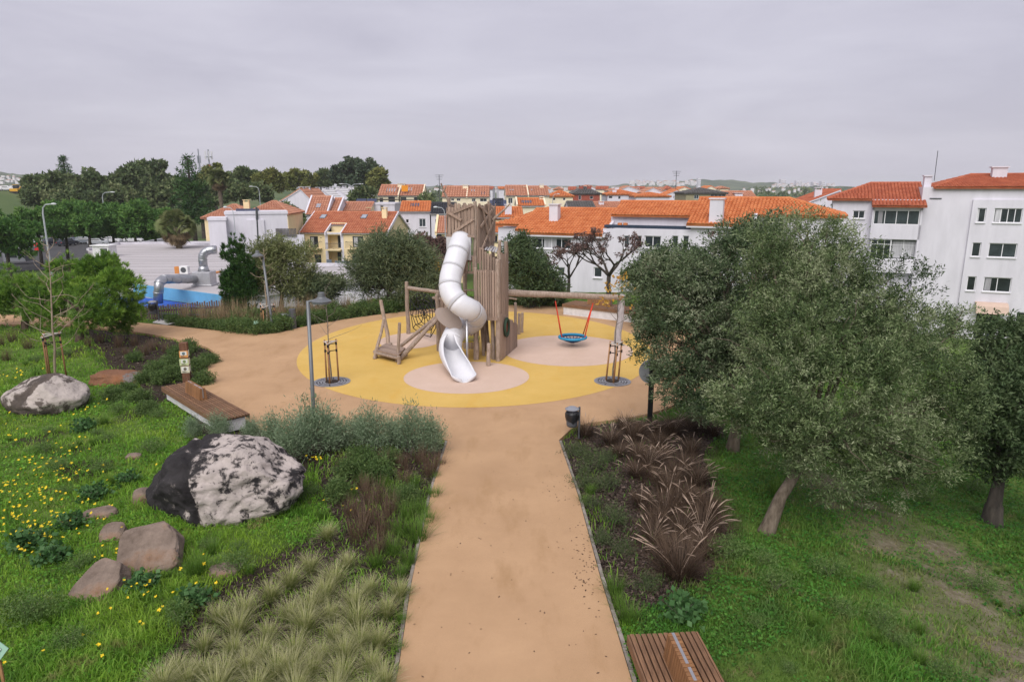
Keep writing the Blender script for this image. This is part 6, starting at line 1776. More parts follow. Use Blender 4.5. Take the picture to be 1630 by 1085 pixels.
def tree(name, label, base, fork, lobes, leafmat, bark, ntw, per, L, W, seed, r0=.15, twigs=4, cat='tree', group=None, limbs=12, sub=None, **kw):
    """root at the foot; trunk with limbs reaching into every lobe; crown of leaves"""
    rg = random.Random(seed)
    base = Vector(base); fork = [Vector(p) for p in fork]
    t = thing(name, label, cat, base, 0, group)
    mb = MB()
    tp = [base] + fork; f1 = base.lerp(fork[0], min(1, .18 / max(.2, (fork[0] - base).length))); f2 = base.lerp(fork[0], min(1, .5 / max(.6, (fork[0] - base).length)))
    mb.tube([base + (base - f1) * .9, base, f1, f2] + fork, [r0 * 1.5, r0 * 1.28, r0 * 1.1, r0] + [r0 * (1 - .38 * (i + 1) / len(fork)) for i in range(len(fork))], 12)
    order = sorted(range(len(lobes)), key=lambda i: -lobes[i][3] * lobes[i][5])[:limbs]
    for i in order:
        l = lobes[i]; c = Vector(l[:3]); s = fork[-1] if rg.random() < .7 or len(fork) < 2 else fork[-2].lerp(fork[-1], rg.uniform(.3, 1))
        m = s.lerp(c, .5) + Vector((rg.uniform(-.2, .2) * l[3], rg.uniform(-.2, .2) * l[3], rg.uniform(-.1, .25) * l[5]))
        q = [s.lerp(m, .5) + (m - s.lerp(c, .5)) * .3, m, c]
        wood(mb, [s] + q, r0 * .5, r0 * .16, 7)
        for _ in range(twigs):
            d = Vector((rg.gauss(0, 1), rg.gauss(0, 1), rg.gauss(.2, 1))).normalized(); e = c + Vector((d.x * l[3], d.y * l[4], d.z * l[5])) * .85
            wood(mb, [m.lerp(c, rg.uniform(.3, 1)), e], r0 * .13, r0 * .035, 5, .06, rg)
    mb.build('trunk', bark, t, smooth=True, world=True)
    if sub: lobes = sublobes(lobes, sub[0], sub[1], seed)
    V, Q, va = leaf_cloud(lobes, ntw, per, L, W, seed, **kw)
    me = np_mesh('crown', V - np.array(base), quads=Q, mat=leafmat, vary=va)
    link_mesh('crown', me, t)
    return t

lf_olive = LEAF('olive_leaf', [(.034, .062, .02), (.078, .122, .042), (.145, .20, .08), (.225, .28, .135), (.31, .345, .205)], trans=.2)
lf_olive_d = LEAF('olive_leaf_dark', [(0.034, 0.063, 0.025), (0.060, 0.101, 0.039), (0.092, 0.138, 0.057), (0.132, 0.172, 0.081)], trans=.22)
lf_grey = LEAF('grey_green_leaf', [(0.056, 0.087, 0.043), (0.101, 0.140, 0.067), (0.151, 0.190, 0.095), (0.213, 0.241, 0.134)], trans=.25)
lf_willow = LEAF('sage_leaf', [(.09, .115, .04), (.15, .18, .065), (.21, .24, .095), (.27, .28, .14)], trans=.25)
lf_pine = LEAF('pine_needles', [(0.049, 0.116, 0.017), (0.104, 0.213, 0.029), (0.183, 0.323, 0.044), (0.305, 0.451, 0.073)], trans=.28)
lf_upine = LEAF('umbrella_pine_needles', [(0.043, 0.116, 0.026), (0.075, 0.174, 0.038), (0.119, 0.239, 0.052), (0.189, 0.319, 0.075)], trans=.22)
lf_cyp = LEAF('cypress_leaf', [(0.015, 0.050, 0.013), (0.027, 0.077, 0.018), (0.044, 0.106, 0.022), (0.069, 0.138, 0.033)], trans=.1)
lf_euc = LEAF('eucalyptus_leaf', [(0.053, 0.087, 0.033), (0.090, 0.135, 0.051), (0.143, 0.188, 0.075), (0.217, 0.247, 0.112)], trans=.2)
lf_eucy = LEAF('yellowish_leaf', [(0.078, 0.098, 0.026), (0.130, 0.156, 0.039), (0.195, 0.215, 0.058), (0.260, 0.260, 0.078)], trans=.15)
lf_seed = LEAF('brown_seed_pods', [(.07, .04, .036), (.12, .07, .06), (.18, .115, .095)], trans=.05)
lf_dry = LEAF('dry_brown_leaf', [(.10, .07, .05), (.16, .115, .085), (.22, .17, .13)], trans=.1)
lf_yellow = LEAF('yellow_leaf', [(.40, .20, .03), (.55, .32, .05), (.60, .42, .10)], trans=.3)
lf_shrub = LEAF('shrub_leaf', [(.03, .075, .015), (.055, .12, .025), (.09, .17, .035)], trans=.25)

# the big olive in front at the right
b_ = GG(1221, 840); Yo = b_.y
la = px_lobes([(1285, 430, 95, 75, 1.2), (1380, 475, 95, 75, 1.0), (1455, 540, 85, 80, .5), (1335, 560, 140, 105, -.3), (1215, 545, 95, 85, .5), (1480, 630, 68, 85, .4), (1425, 705, 85, 80, -.4), (1335, 690, 105, 90, -1.0), (1255, 635, 92, 80, -1.0),
               (1285, 372, 45, 32, 1.5), (1225, 395, 40, 45, 1.6), (1445, 770, 75, 40, 0), (1505, 700, 38, 70, .6), (1395, 620, 90, 80, -1.2), (1265, 700, 50, 34, -1.2), (1530, 520, 25, 35, .8), (1350, 400, 45, 40, 1.4), (1180, 640, 45, 55, -.6)], Yo + .9, 1.0)
tree('olive_tree', 'large spreading silvery olive tree with pale leaning trunk on the right lawn', b_, [PD(1243, 790, Yo + .1), PD(1270, 748, Yo + .3), PD(1292, 715, Yo + .45)], la, lf_olive, m_bark, 5900, 30, .082, .021, 5, r0=.14, twigs=5, limbs=18, sub=(8, .47), twig=.32, up=.5, gap=-.42, gapf=1.9, spread=.55, shell=(.58, 1.12), lobevar=.24)
b_ = GG(1166, 712); Yo2 = b_.y
lb_ = px_lobes([(1080, 465, 72, 65), (1145, 430, 75, 55), (1055, 535, 50, 60), (1120, 545, 85, 75), (1205, 400, 70, 50, .6), (1105, 615, 55, 42, -.5), (1220, 370, 26, 30, .6), (1180, 500, 90, 80, .8), (1165, 590, 60, 60, .4), (1040, 430, 30, 30), (1075, 585, 28, 40, -.6), (1160, 385, 22, 24, .5), (1270, 450, 80, 70, 1.5)], Yo2, 1.0)
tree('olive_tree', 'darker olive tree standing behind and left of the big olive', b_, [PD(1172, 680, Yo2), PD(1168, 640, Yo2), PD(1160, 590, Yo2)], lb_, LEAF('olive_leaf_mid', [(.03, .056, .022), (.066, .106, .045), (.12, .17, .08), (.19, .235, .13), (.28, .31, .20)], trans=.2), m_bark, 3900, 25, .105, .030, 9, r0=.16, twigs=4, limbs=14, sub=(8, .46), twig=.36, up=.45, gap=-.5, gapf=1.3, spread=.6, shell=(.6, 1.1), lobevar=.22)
b_ = GG(1578, 832); Yo3 = b_.y
lc_ = px_lobes([(1600, 560, 60, 50), (1660, 600, 80, 80), (1575, 640, 50, 60, .8), (1640, 690, 80, 80, -.6), (1590, 730, 50, 45), (1720, 680, 80, 90), (1560, 580, 30, 40, 1), (1620, 640, 70, 70, -1), (1560, 700, 35, 50, .6), (1630, 530, 40, 30, .5)], Yo3, 1.1)
tree('olive_tree', 'dark leaved olive tree with forked trunk at the right edge', b_, [PD(1583, 800, Yo3), PD(1590, 765, Yo3)], lc_, lf_olive_d, m_bark_d, 2300, 24, .115, .038, 13, r0=.2, twigs=4, limbs=10, sub=(11, .42), twig=.4, up=.3, gap=-.6, gapf=1.2, spread=.6, shell=(.3, 1.05))

# stone pines at the left
b_ = GG(127, 541); Yp = b_.y
lp = px_lobes([(130, 440, 55, 32), (185, 460, 42, 34, -.5), (90, 470, 40, 36, .3), (150, 480, 60, 38, -1.2), (205, 490, 28, 26), (110, 425, 34, 22, .8), (170, 430, 36, 24, .6), (135, 510, 50, 20, -.6), (75, 500, 25, 22, .4), (200, 455, 24, 26, .4), (190, 515, 30, 16, 0)], Yp, 1.0)
tree('stone_pine', 'bushy bright green stone pine with dark trunk on the left lawn', b_, [PD(127, 515, Yp), PD(130, 490, Yp)], lp, lf_pine, m_bark_r, 3500, 15, .22, .024, 21, r0=.17, twigs=4, sub=(9, .42), lobevar=.14, tuft=True, up=.75, spread=.42, twig=.2, gap=-.35, gapf=1.5, shell=(.55, 1.05))
b_ = GG(40, 525); Yp = b_.y
lp = px_lobes([(30, 450, 45, 32), (-20, 460, 50, 34), (62, 470, 30, 32), (20, 490, 50, 28, -1), (-40, 490, 40, 30), (60, 500, 25, 22, -.5)], Yp, 1.0)
tree('stone_pine', 'second bushy stone pine cut by the left edge of the view', b_, [PD(40, 508, Yp), PD(38, 490, Yp)], lp, lf_pine, m_bark_r, 1900, 15, .24, .024, 23, r0=.17, twigs=3, sub=(9, .42), lobevar=.14, tuft=True, up=.7, spread=.42, twig=.2, gap=-.35, gapf=1.4, shell=(.55, 1.05))

# trees along the back of the park
def mid_tree(label, name, u, vb, fk, lst, mat, bark, ntw, per, L, W, seed, r0, Yx=None, **kw):
    kw.setdefault('sub', (9, .42)); kw.setdefault('twig', .4)
    if ntw > 700: ntw = int(ntw * 1.5)
    p = GG(u, vb) if Yx is None else PD(u, vb, Yx)
    if Yx is not None: p.z = min(p.z, gz(p.x, p.y))
    return tree(name, label, p, [PD(a, c, p.y) for a, c in fk], px_lobes(lst, p.y), mat, bark, ntw, per, L, W, seed, r0=r0, **kw)
mid_tree('pale sage green tree with open crown beside the cypress', 'sage_tree', 447, 494, [(448, 478), (449, 462)], [(455, 425, 45, 38), (425, 440, 30, 40), (485, 420, 22, 32), (440, 405, 35, 20), (470, 460, 28, 24), (410, 425, 22, 34), (400, 455, 20, 30)], lf_willow, m_bark, 1150, 14, .24, .045, 31, .14, twigs=6, twig=.6, up=.5, gap=-.12, gapf=1.6, shell=(.2, 1.05))
mid_tree('small round grey green olive at the back of the park', 'olive_tree', 517, 492, [(517, 482), (516, 472)], [(515, 460, 32, 20), (535, 462, 16, 18), (495, 464, 18, 16), (515, 448, 22, 10)], lf_grey, m_bark, 900, 13, .2, .05, 33, .09, twigs=5, twig=.5, up=.4, gap=-.2, gapf=1.6)
mid_tree('wide feathery grey green tree left of the slide', 'tamarisk_tree', 620, 492, [(618, 474), (620, 458)], [(620, 415, 50, 34), (590, 430, 32, 34), (655, 430, 34, 36), (620, 450, 55, 28), (575, 455, 18, 22), (675, 450, 20, 28), (605, 392, 30, 16), (640, 395, 32, 18), (680, 425, 14, 24)], lf_grey, m_bark_d, 1900, 14, .30, .04, 35, .16, twigs=7, twig=.75, up=.55, gap=-.35, gapf=1.3, spread=.45, shell=(.35, 1.08))
mid_tree('dark green tree right of the play tower', 'holm_oak', 846, 490, [(846, 478), (846, 462)], [(845, 425, 36, 30), (822, 400, 20, 24), (865, 445, 25, 26), (825, 445, 22, 28), (845, 460, 36, 18), (880, 460, 14, 14), (835, 390, 14, 12)], lf_olive_d, m_bark_d, 1250, 14, .24, .06, 37, .14, twigs=6, twig=.6, up=.4, gap=-.3, gapf=1.4)
mid_tree('leafy green tree growing behind the grey swing post', 'bay_tree', 1035, 522, [(1036, 505), (1037, 480)], [(1035, 440, 38, 38), (1060, 470, 40, 40), (1020, 470, 28, 30), (1075, 420, 35, 32), (1040, 500, 34, 24), (1015, 430, 16, 20), (1090, 500, 30, 30)], lf_olive_d, m_bark, 1500, 14, .18, .055, 39, .12, twigs=5, twig=.5, up=.4, gap=-.25, gapf=1.5)
mid_tree('dark maroon leaved shrub between the white town house and the slide', 'maroon_shrub', 685, 430, [(685, 415), (685, 405)], [(680, 390, 18, 14), (698, 398, 14, 16), (672, 400, 12, 12)], lf_seed, m_bark_d, 500, 10, .4, .2, 41, .1, Yx=62)
mid_tree('brownish leafless tree behind the grey green tamarisk', 'dry_tree', 688, 470, [(686, 450), (686, 435)], [(690, 420, 22, 30), (670, 430, 22, 28), (704, 440, 14, 26), (685, 450, 24, 18)], lf_dry, m_bark, 900, 10, .3, .05, 43, .1, Yx=54, twigs=8, shell=(.3, 1.05), gap=-.1)
mid_tree('small shrub with yellow blossom left of the slide', 'yellow_shrub', 684, 462, [(684, 440)], [(686, 416, 8, 6), (678, 410, 6, 5), (690, 425, 8, 6)], lf_yellow, m_twig_g, 110, 8, .2, .12, 45, .05, Yx=50)

# cypress: many flame-shaped vertical sprays
b_ = GG(378, 503); Yc = b_.y
t = thing('cypress_tree', 'dark green columnar cypress with several pointed tips at the picket fence end', 'tree', b_)
MB().tube([b_ - Vector((0, 0, .1)), PD(378, 460, Yc), PD(374, 410, Yc)], [.16, .12, .03], 8).build('trunk', m_bark_d, t, world=True)
Vs, Qs, vs = [], [], []; off = 0
for k, (u0, v0, u1, v1, w) in enumerate(((378, 500, 371, 386, 15), (392, 500, 386, 392, 12), (366, 498, 357, 405, 11), (398, 500, 399, 425, 10), (380, 500, 362, 420, 14), (385, 502, 379, 400, 15))):
    n_ = 9; lob = []
    for i in range(n_):
        f = i / (n_ - 1); w2 = w * (.75 + .6 * f - 1.15 * f ** 2.2) + 1
        lob.append((u0 + (u1 - u0) * f, v0 - 4 + (v1 - v0) * f, w2, 11, RND.uniform(-.2, .2)))
    V, Q, va = leaf_cloud(px_lobes(lob, Yc), 330, 14, .22, .035, 50 + k, tuft=True, up=1.3, spread=.35, twig=.25, gap=-.6, shell=(.55, 1.05))
    Vs.append(V); Qs.append(Q + off); vs.append(va); off += len(V)
link_mesh('crown', np_mesh('crown', np.concatenate(Vs) - np.array(b_), quads=np.concatenate(Qs), mat=lf_cyp, vary=np.concatenate(vs)), t)

# bare branching: jacarandas with brown pods, saplings
def grow(mb, p, d, L, r, lvl, rg, tips, up=.15, split=(2, 3), ang=.55, shrink=.72, n=6, seg=3):
    pts = [p]; q = p
    for i in range(seg):
        d = (d + Vector((rg.gauss(0, .12), rg.gauss(0, .12), rg.gauss(up * .3, .08)))).normalized(); q = q + d * L / seg; pts.append(q)
    mb.tube(pts, [r * (1 - .35 * i / seg) for i in range(seg + 1)], n if r > .015 else 4)
    if lvl == 0: tips.append(q); return
    for k in range(rg.randint(*split)):
        ax = Vector((rg.gauss(0, 1), rg.gauss(0, 1), rg.gauss(0, .6))).normalized()
        nd = (d + ax * ang + Vector((0, 0, up))).normalized()
        grow(mb, q if k else pts[-1], nd, L * shrink * rg.uniform(.8, 1.15), r * .62, lvl - 1, rg, tips, up, split, ang, shrink, n, seg)
def pods(tips, rg, n, s, L, W):
    T = np.array([tuple(t) for t in tips]); lob = [(*t, s, s, s * .8) for t in T]
    return leaf_cloud(lob, n, 5, L, W, rg, shell=(.1, 1), twig=s * .5, up=0, gap=-2, lobevar=.2)
def jacaranda(label, p, h, lvl, r0, seed, npod, lean=(0, 0)):
    rg = random.Random(seed); t = thing('jacaranda_tree', label, 'tree', p); mb = MB(); tips = []
    top = p + Vector((lean[0] * .3, lean[1] * .3, h * .28)); wood(mb, [p - Vector((0, 0, .1)), top], r0, r0 * .8, 8, .03, rg)
    for k in range(4):
        a = 2 * math.pi * k / 4 + rg.uniform(-.4, .4); d = Vector((math.cos(a) * .75 + lean[0] * .2, math.sin(a) * .6, 1.0)).normalized()
        grow(mb, top, d, h * .27, r0 * .62, lvl, rg, tips, up=.08, ang=.6)
    mb.build('trunk', m_bark_d, t, smooth=True, world=True)
    V, Q, va = pods(tips, seed, npod, .16, .13, .06)
    link_mesh('seed_pods', np_mesh('seed_pods', V - np.array(p), quads=Q, mat=lf_seed, vary=va), t)
def low_base(u, v, Y):
    p = PD(u, v, Y); p.z = gz(p.x, p.y); return p
pj = low_base(968, 478, 45.5); jacaranda('open branched tree with dark brown seed pods before the long white house', pj, PD(968, 362, 45.5).z - pj.z, 4, .17, 62, 750)
pj = low_base(905, 478, 48); jacaranda('smaller bare branched tree with brown pods right of the dark green tree', pj, PD(905, 385, 48).z - pj.z, 3, .13, 66, 500)
pj = low_base(1195, 470, 40); jacaranda('bare podded treetop rising behind the olive crowns', pj, PD(1195, 358, 40).z - pj.z, 3, .13, 70, 350)
def sapling(label, p, top, seed, nb, L, mat, r0, leaves=None, leafspec=None, name='young_tree', start=.3):
    rg = random.Random(seed); t = thing(name, label, 'tree', p); mb = MB(); p = Vector(p); top = Vector(top); tips = []
    k = 8; pts = [p.lerp(top, i / k) + (Vector((rg.gauss(0, .015), rg.gauss(0, .015), 0)) if 0 < i < k else Vector()) for i in range(k + 1)]
    mb.tube([p - Vector((0, 0, .08))] + pts, [r0] + [r0 * (1 - .85 * i / k) for i in range(k + 1)], 7)
    for i in range(nb):
        f = start + (1 - start) * i / nb; s = p.lerp(top, f); a = i * 2.4 + rg.uniform(-.3, .3)
        d = Vector((math.cos(a), math.sin(a), rg.uniform(.15, .8))).normalized()
        grow(mb, s, d, L * (1.05 - .75 * (f - start) / (1 - start)) * rg.uniform(.7, 1.2), r0 * .3, 2 if L > .5 else 1, rg, tips, up=.12, split=(1, 2), ang=.5, shrink=.6, n=5)
    mb.build('trunk', mat, t, smooth=True, world=True)
    if leaves:
        V, Q, va = pods(tips, seed, leafspec[0], leafspec[1], leafspec[2], leafspec[3])
        link_mesh('leaves', np_mesh('leaves', V - np.array(p), quads=Q, mat=leaves, vary=va), t)
    return t
sapling('slim bare pale stemmed tree with wispy twigs on the left lawn', Vector(g3), PD(76, 385, g3.y), 71, 26, 1.0, m_twig, .05, start=.22)
sapling('thin leafless sapling in the tree grate left of the slide', Vector((g1.x, g1.y, FL)), PD(517, 455, g1.y), 73, 12, .55, m_twig_g, .032, start=.45)
sapling('thin sapling with a few yellow leaves in front of the grey swing post', Vector((g2.x, g2.y, FL)), PD(987, 440, g2.y), 75, 12, .5, m_twig_g, .034, lf_yellow, (38, .2, .10, .07), start=.55)
sapling('tall bare staked sapling beside the lamp in the far bed', Vector(g4), PD(419, 395, g4.y), 77, 14, .5, m_twig, .05, start=.5)
sapling('pale slender dead stem rising from the bay tree at the right', low_base(1045, 520, 34), PD(1041, 415, 34), 79, 8, .3, m_twig, .03, start=.6)

# ------------------------------------------------------------------ background trees on the left
def umbrella(label, u, vc, ru, rv, Y, seed, vb=392):
    base = Vector((PD(u, vb, Y).x, Y, -5.25)); rg = random.Random(seed)
    lst = [(u + rg.uniform(-.7, .7) * ru, vc + rg.uniform(-.45, .5) * rv, ru * rg.uniform(.45, .65), rv * rg.uniform(.55, .8), rg.uniform(-3, 3)) for _ in range(10)] + [(u, vc, ru * .95, rv * .85, 0)]
    tree('umbrella_pine', label, base, [PD(u + 1, vc + rv * 1.2, Y), PD(u, vc + rv * .8, Y)], px_lobes(lst, Y), lf_upine, m_bark_d, 1050, 13, .6, .19, seed, r0=.26, twigs=1, limbs=5, sub=(7, .42), group='umbrella pines along the car park', tuft=True, up=.8, spread=.6, twig=.4, gap=-.6, gapf=.5, shell=(.5, 1.05), lobevar=.15)
for i, (u, vc, ru, rv, Y, lab) in enumerate(((62, 352, 42, 26, 108, 'umbrella pine at the left end of the dense car park row'), (105, 350, 42, 30, 112, 'second umbrella pine from the left in the dense car park row'), (142, 350, 40, 30, 106, 'middle umbrella pine of the dense car park row'),
                                              (180, 349, 40, 30, 112, 'umbrella pine behind the silver car in the dense row'), (215, 350, 38, 30, 107, 'second umbrella pine from the right in the dense car park row'), (247, 353, 26, 28, 110, 'umbrella pine at the right end of the dense row beside the fan palm'), (12, 372, 46, 36, 84, 'lighter nearer umbrella pine at the left edge of the car park'), (-30, 355, 42, 30, 100, 'umbrella pine outside the left end of the row'))):
    umbrella(lab, u, vc, ru, rv, Y, 100 + i, 400 if Y < 90 else 392)
hd = thing('clipped_hedge', 'dark clipped hedge behind the parked cars under the pines', 'hedge', PZ(205, 384, -5.2))
V, Q, va = leaf_cloud([(x, 0, .8, 1.4, .8, .8) for x in np.arange(-9, 8, 1.6)], 1500, 8, .4, .2, 140, shell=(.7, 1), gap=-2)
link_mesh('foliage', np_mesh('foliage', V, quads=Q, mat=lf_cyp, vary=va), hd)
def far_tree(name, label, u, vb, lst, Y, mat, seed, ntw=820, L=.95, W=.5, r0=.5, zb=-5.5, group=None, **kw):
    base = Vector((PD(u, vb, Y).x, Y, zb)); c = PD(u, vb, Y)
    tree(name, label, base, [Vector((c.x, Y, zb * .4 + c.z * .6)), Vector((c.x, Y, c.z))], px_lobes([(a[0], a[1], a[2] * 1.18, a[3] * 1.18) for a in lst], Y), mat, m_bark_d, ntw, 10, L, W, seed, r0=r0, twigs=2, limbs=6, group=group, sub=(9, .42), twig=.7, up=.35, gap=kw.pop('gap', -.5), gapf=.35, shell=(.4, 1.06), lobevar=.16, **kw)
ft = far_tree
ft('eucalyptus_tree', 'dark broad eucalyptus at the left end of the far tree line', 75, 315, [(75, 298, 26, 20), (55, 308, 18, 14), (98, 290, 22, 18), (110, 310, 22, 16), (50, 300, 12, 12)], 170, lf_euc, 150)
ft('eucalyptus_tree', 'rounded dull green eucalyptus second in the far tree line', 140, 310, [(135, 290, 24, 20), (155, 300, 24, 20), (120, 300, 20, 20), (175, 296, 14, 16)], 175, lf_euc, 151)
ft('eucalyptus_tree', 'spreading eucalyptus in the middle of the far tree line', 200, 300, [(185, 290, 20, 16), (205, 283, 18, 16), (225, 290, 20, 20), (205, 305, 24, 18)], 180, lf_euc, 152)
ft('eucalyptus_tree', 'tallest eucalyptus of the far tree line left of the Norfolk pine', 245, 295, [(222, 268, 14, 9), (255, 270, 18, 13), (240, 285, 22, 18), (268, 285, 16, 16), (215, 280, 14, 12), (260, 300, 20, 16)], 185, lf_euc, 153)
ft('eucalyptus_tree', 'small yellowish eucalyptus just right of the phone masts', 342, 300, [(340, 275, 10, 12), (350, 285, 10, 12), (330, 290, 12, 14)], 200, lf_eucy, 154, 600)
ft('eucalyptus_tree', 'open crowned tree right of the shaggy palm', 382, 305, [(372, 285, 14, 12), (392, 280, 14, 9), (405, 288, 12, 12), (385, 300, 20, 12)], 190, lf_euc, 155)
ft('eucalyptus_tree', 'yellow green tree above the orange hipped roof', 425, 300, [(418, 292, 14, 12), (435, 283, 10, 10), (440, 296, 10, 12)], 185, lf_eucy, 156, 700)
ft('eucalyptus_tree', 'round yellow green tree behind the red gable house', 478, 295, [(470, 285, 18, 10), (490, 287, 14, 10), (478, 296, 22, 10)], 220, lf_eucy, 157, 800)
ft('eucalyptus_tree', 'dark tree between the yellow green tree and the tall clump', 515, 295, [(515, 280, 12, 7), (505, 290, 12, 9), (522, 292, 10, 9)], 235, lf_euc, 158, 600)
ft('eucalyptus_tree', 'tall dark domed tree on the skyline above the white gables', 562, 290, [(562, 262, 14, 9), (545, 275, 16, 16), (580, 265, 18, 11), (565, 283, 26, 18), (592, 278, 14, 14), (538, 285, 10, 12)], 215, LEAF('skyline_leaf', [(0.038, 0.068, 0.041), (0.065, 0.101, 0.057), (0.101, 0.142, 0.078), (0.142, 0.176, 0.101)], trans=.1), 159, 1900)
ft('eucalyptus_tree', 'yellowish tree at the right foot of the tall skyline dome', 603, 295, [(605, 278, 10, 7), (597, 288, 10, 10), (607, 288, 8, 9)], 208, lf_eucy, 160, 520)
ft('bush', 'dark green bushes behind the pale dormer house', 580, 318, [(583, 308, 12, 7), (570, 312, 10, 6), (678, 318, 8, 8)], 165, lf_euc, 161, 300)
ft('bush', 'green shrubs beside the yellow house and the white box', 462, 345, [(462, 345, 10, 9), (470, 355, 12, 14), (455, 338, 8, 8), (452, 362, 12, 8)], 118, lf_euc, 162, 400, .8, .4)
ft('eucalyptus_tree', 'low dull tree filling the far tree line behind the left car park', 110, 325, [(60, 318, 22, 12), (95, 322, 26, 12), (130, 320, 24, 12), (160, 318, 22, 14)], 165, lf_euc, 190, 900)
ft('eucalyptus_tree', 'low dull tree filling the far tree line left of the Norfolk pine', 215, 325, [(190, 315, 24, 14), (225, 318, 24, 14), (255, 315, 24, 16), (280, 300, 16, 16)], 168, lf_euc, 191, 900)
ft('eucalyptus_tree', 'dark tree between the Norfolk pine and the tall shaggy palm', 320, 325, [(318, 300, 14, 16), (330, 312, 16, 16), (308, 315, 14, 16), (345, 312, 12, 14)], 172, lf_euc, 192, 800)
ft('eucalyptus_tree', 'low green trees behind the orange hipped roof', 385, 318, [(372, 305, 16, 10), (395, 306, 16, 10), (418, 306, 14, 10)], 172, lf_euc, 193, 600)
def norfolk(label, u, vt, vb, Y, hw, seed, zb=-5.5):
    top = PD(u, vt, Y); base = Vector((top.x, Y, zb)); t = thing('norfolk_pine', label, 'tree', base); rg = random.Random(seed)
    MB().tube([base, Vector((top.x, Y, top.z - 1)), top], [.45, .16, .04], 7).build('trunk', m_bark_d, t, world=True)
    mb = MB(); h = top.z - PD(u, vb, Y).z; k = Y / FPX; lob = []
    nl = max(8, int(h / 1.0))
    for i in range(nl):
        f = i / (nl - 1); r = hw * k * (.10 + .9 * f ** .8); z = top.z - h * (.04 + .95 * f)
        nb = 7
        for q in range(nb):
            a = 2 * math.pi * q / nb + i * .5; e = Vector((top.x + r * math.cos(a), Y + r * math.sin(a), z + r * .1)); s = Vector((top.x, Y, z - .1))
            mb.tube([s, e], [.06, .02], 4)
            m_ = max(1, int(r / .7))
            for w in range(m_):
                p = s.lerp(e, (w + 1) / m_); lob.append((p.x, p.y, p.z, .4, .4, .22))
    mb.build('branches', m_bark_d, t, world=True)
    V, Q, va = leaf_cloud(lob, len(lob) * 5, 6, .6, .14, seed, shell=(.2, 1), up=.2, twig=.5, gap=-2)
    link_mesh('crown', np_mesh('crown', V - np.array(base), quads=Q, mat=lf_cyp, vary=va), t)
norfolk('tiered Norfolk pine with spire top beside the phone masts', 298, 250, 352, 118, 34, 170)
norfolk('Norfolk pine spire poking above the left tree line', 100, 251, 300, 185, 16, 171)
def palm(label, u, vt, vc, Y, ru, seed, zb=-5.3, skirt=True):
    c = PD(u, vc, Y); base = Vector((c.x, Y, zb)); t = thing('fan_palm', label, 'palm tree', base); rg = random.Random(seed)
    MB().tube([base, base.lerp(c, .5) + Vector((.1, 0, 0)), c], [.42, .36, .40], 10).build('trunk', m_bark, t, world=True)
    k = Y / FPX; R_ = ru * k
    for part, mat, n, e0, e1 in (('fronds', LEAF('palm_leaf', [(.07, .10, .03), (.14, .17, .06), (.23, .25, .10)], trans=.15), 90, -.3, 1.5), ('dead_fronds', LEAF('dead_palm_leaf', [(.12, .085, .045), (.20, .145, .08), (.28, .21, .12)], trans=.1), 50 if skirt else 8, -1.45, -.55)):
        Vv = []; va = []
        for i in range(n):
            el = rg.uniform(e0, e1); az = rg.uniform(0, 2 * math.pi); d = Vector((math.cos(az) * math.cos(el), math.sin(az) * math.cos(el), math.sin(el)))
            L_ = R_ * rg.uniform(.75, 1.0) * (.85 if part == 'dead_fronds' else 1); s = c + d * .2; e = c + d * L_ * .6; side = d.cross(Vector((0, 0, 1)) if abs(d.z) < .95 else Vector((1, 0, 0))).normalized(); side.rotate(Matrix.Rotation(rg.uniform(-1.3, 1.3), 3, d)); v_ = rg.random()
            upn = side.cross(d)
            for q in range(11):
                a = (q - 5) / 5 * 1.15; ld = (d * math.cos(a) + side * math.sin(a)).normalized(); tip = e + ld * L_ * .45 + Vector((0, 0, -.12 * L_)); pm = e + ld * L_ * .22; w = side * math.cos(a) * .05 * L_ + d * math.sin(a) * -.05 * L_
                Vv += [tuple(e), tuple(pm + w), tuple(tip), tuple(pm - w)]; va.append(min(1, max(0, v_ + rg.uniform(-.2, .2))))
            Vv += [tuple(s - side * .03), tuple(s + side * .03), tuple(e + side * .02), tuple(e - side * .02)]; va.append(.2)
        link_mesh(part, np_mesh(part, np.array(Vv) - np.array(base), quads=np.arange(len(Vv)).reshape(-1, 4), mat=mat, vary=va), t)
palm('shaggy fan palm with brown skirt at the far edge of the grey roof', 281, 330, 362, 88, 34, 180)
palm('taller shaggy palm behind the Norfolk pine', 348, 272, 286, 140, 20, 181)
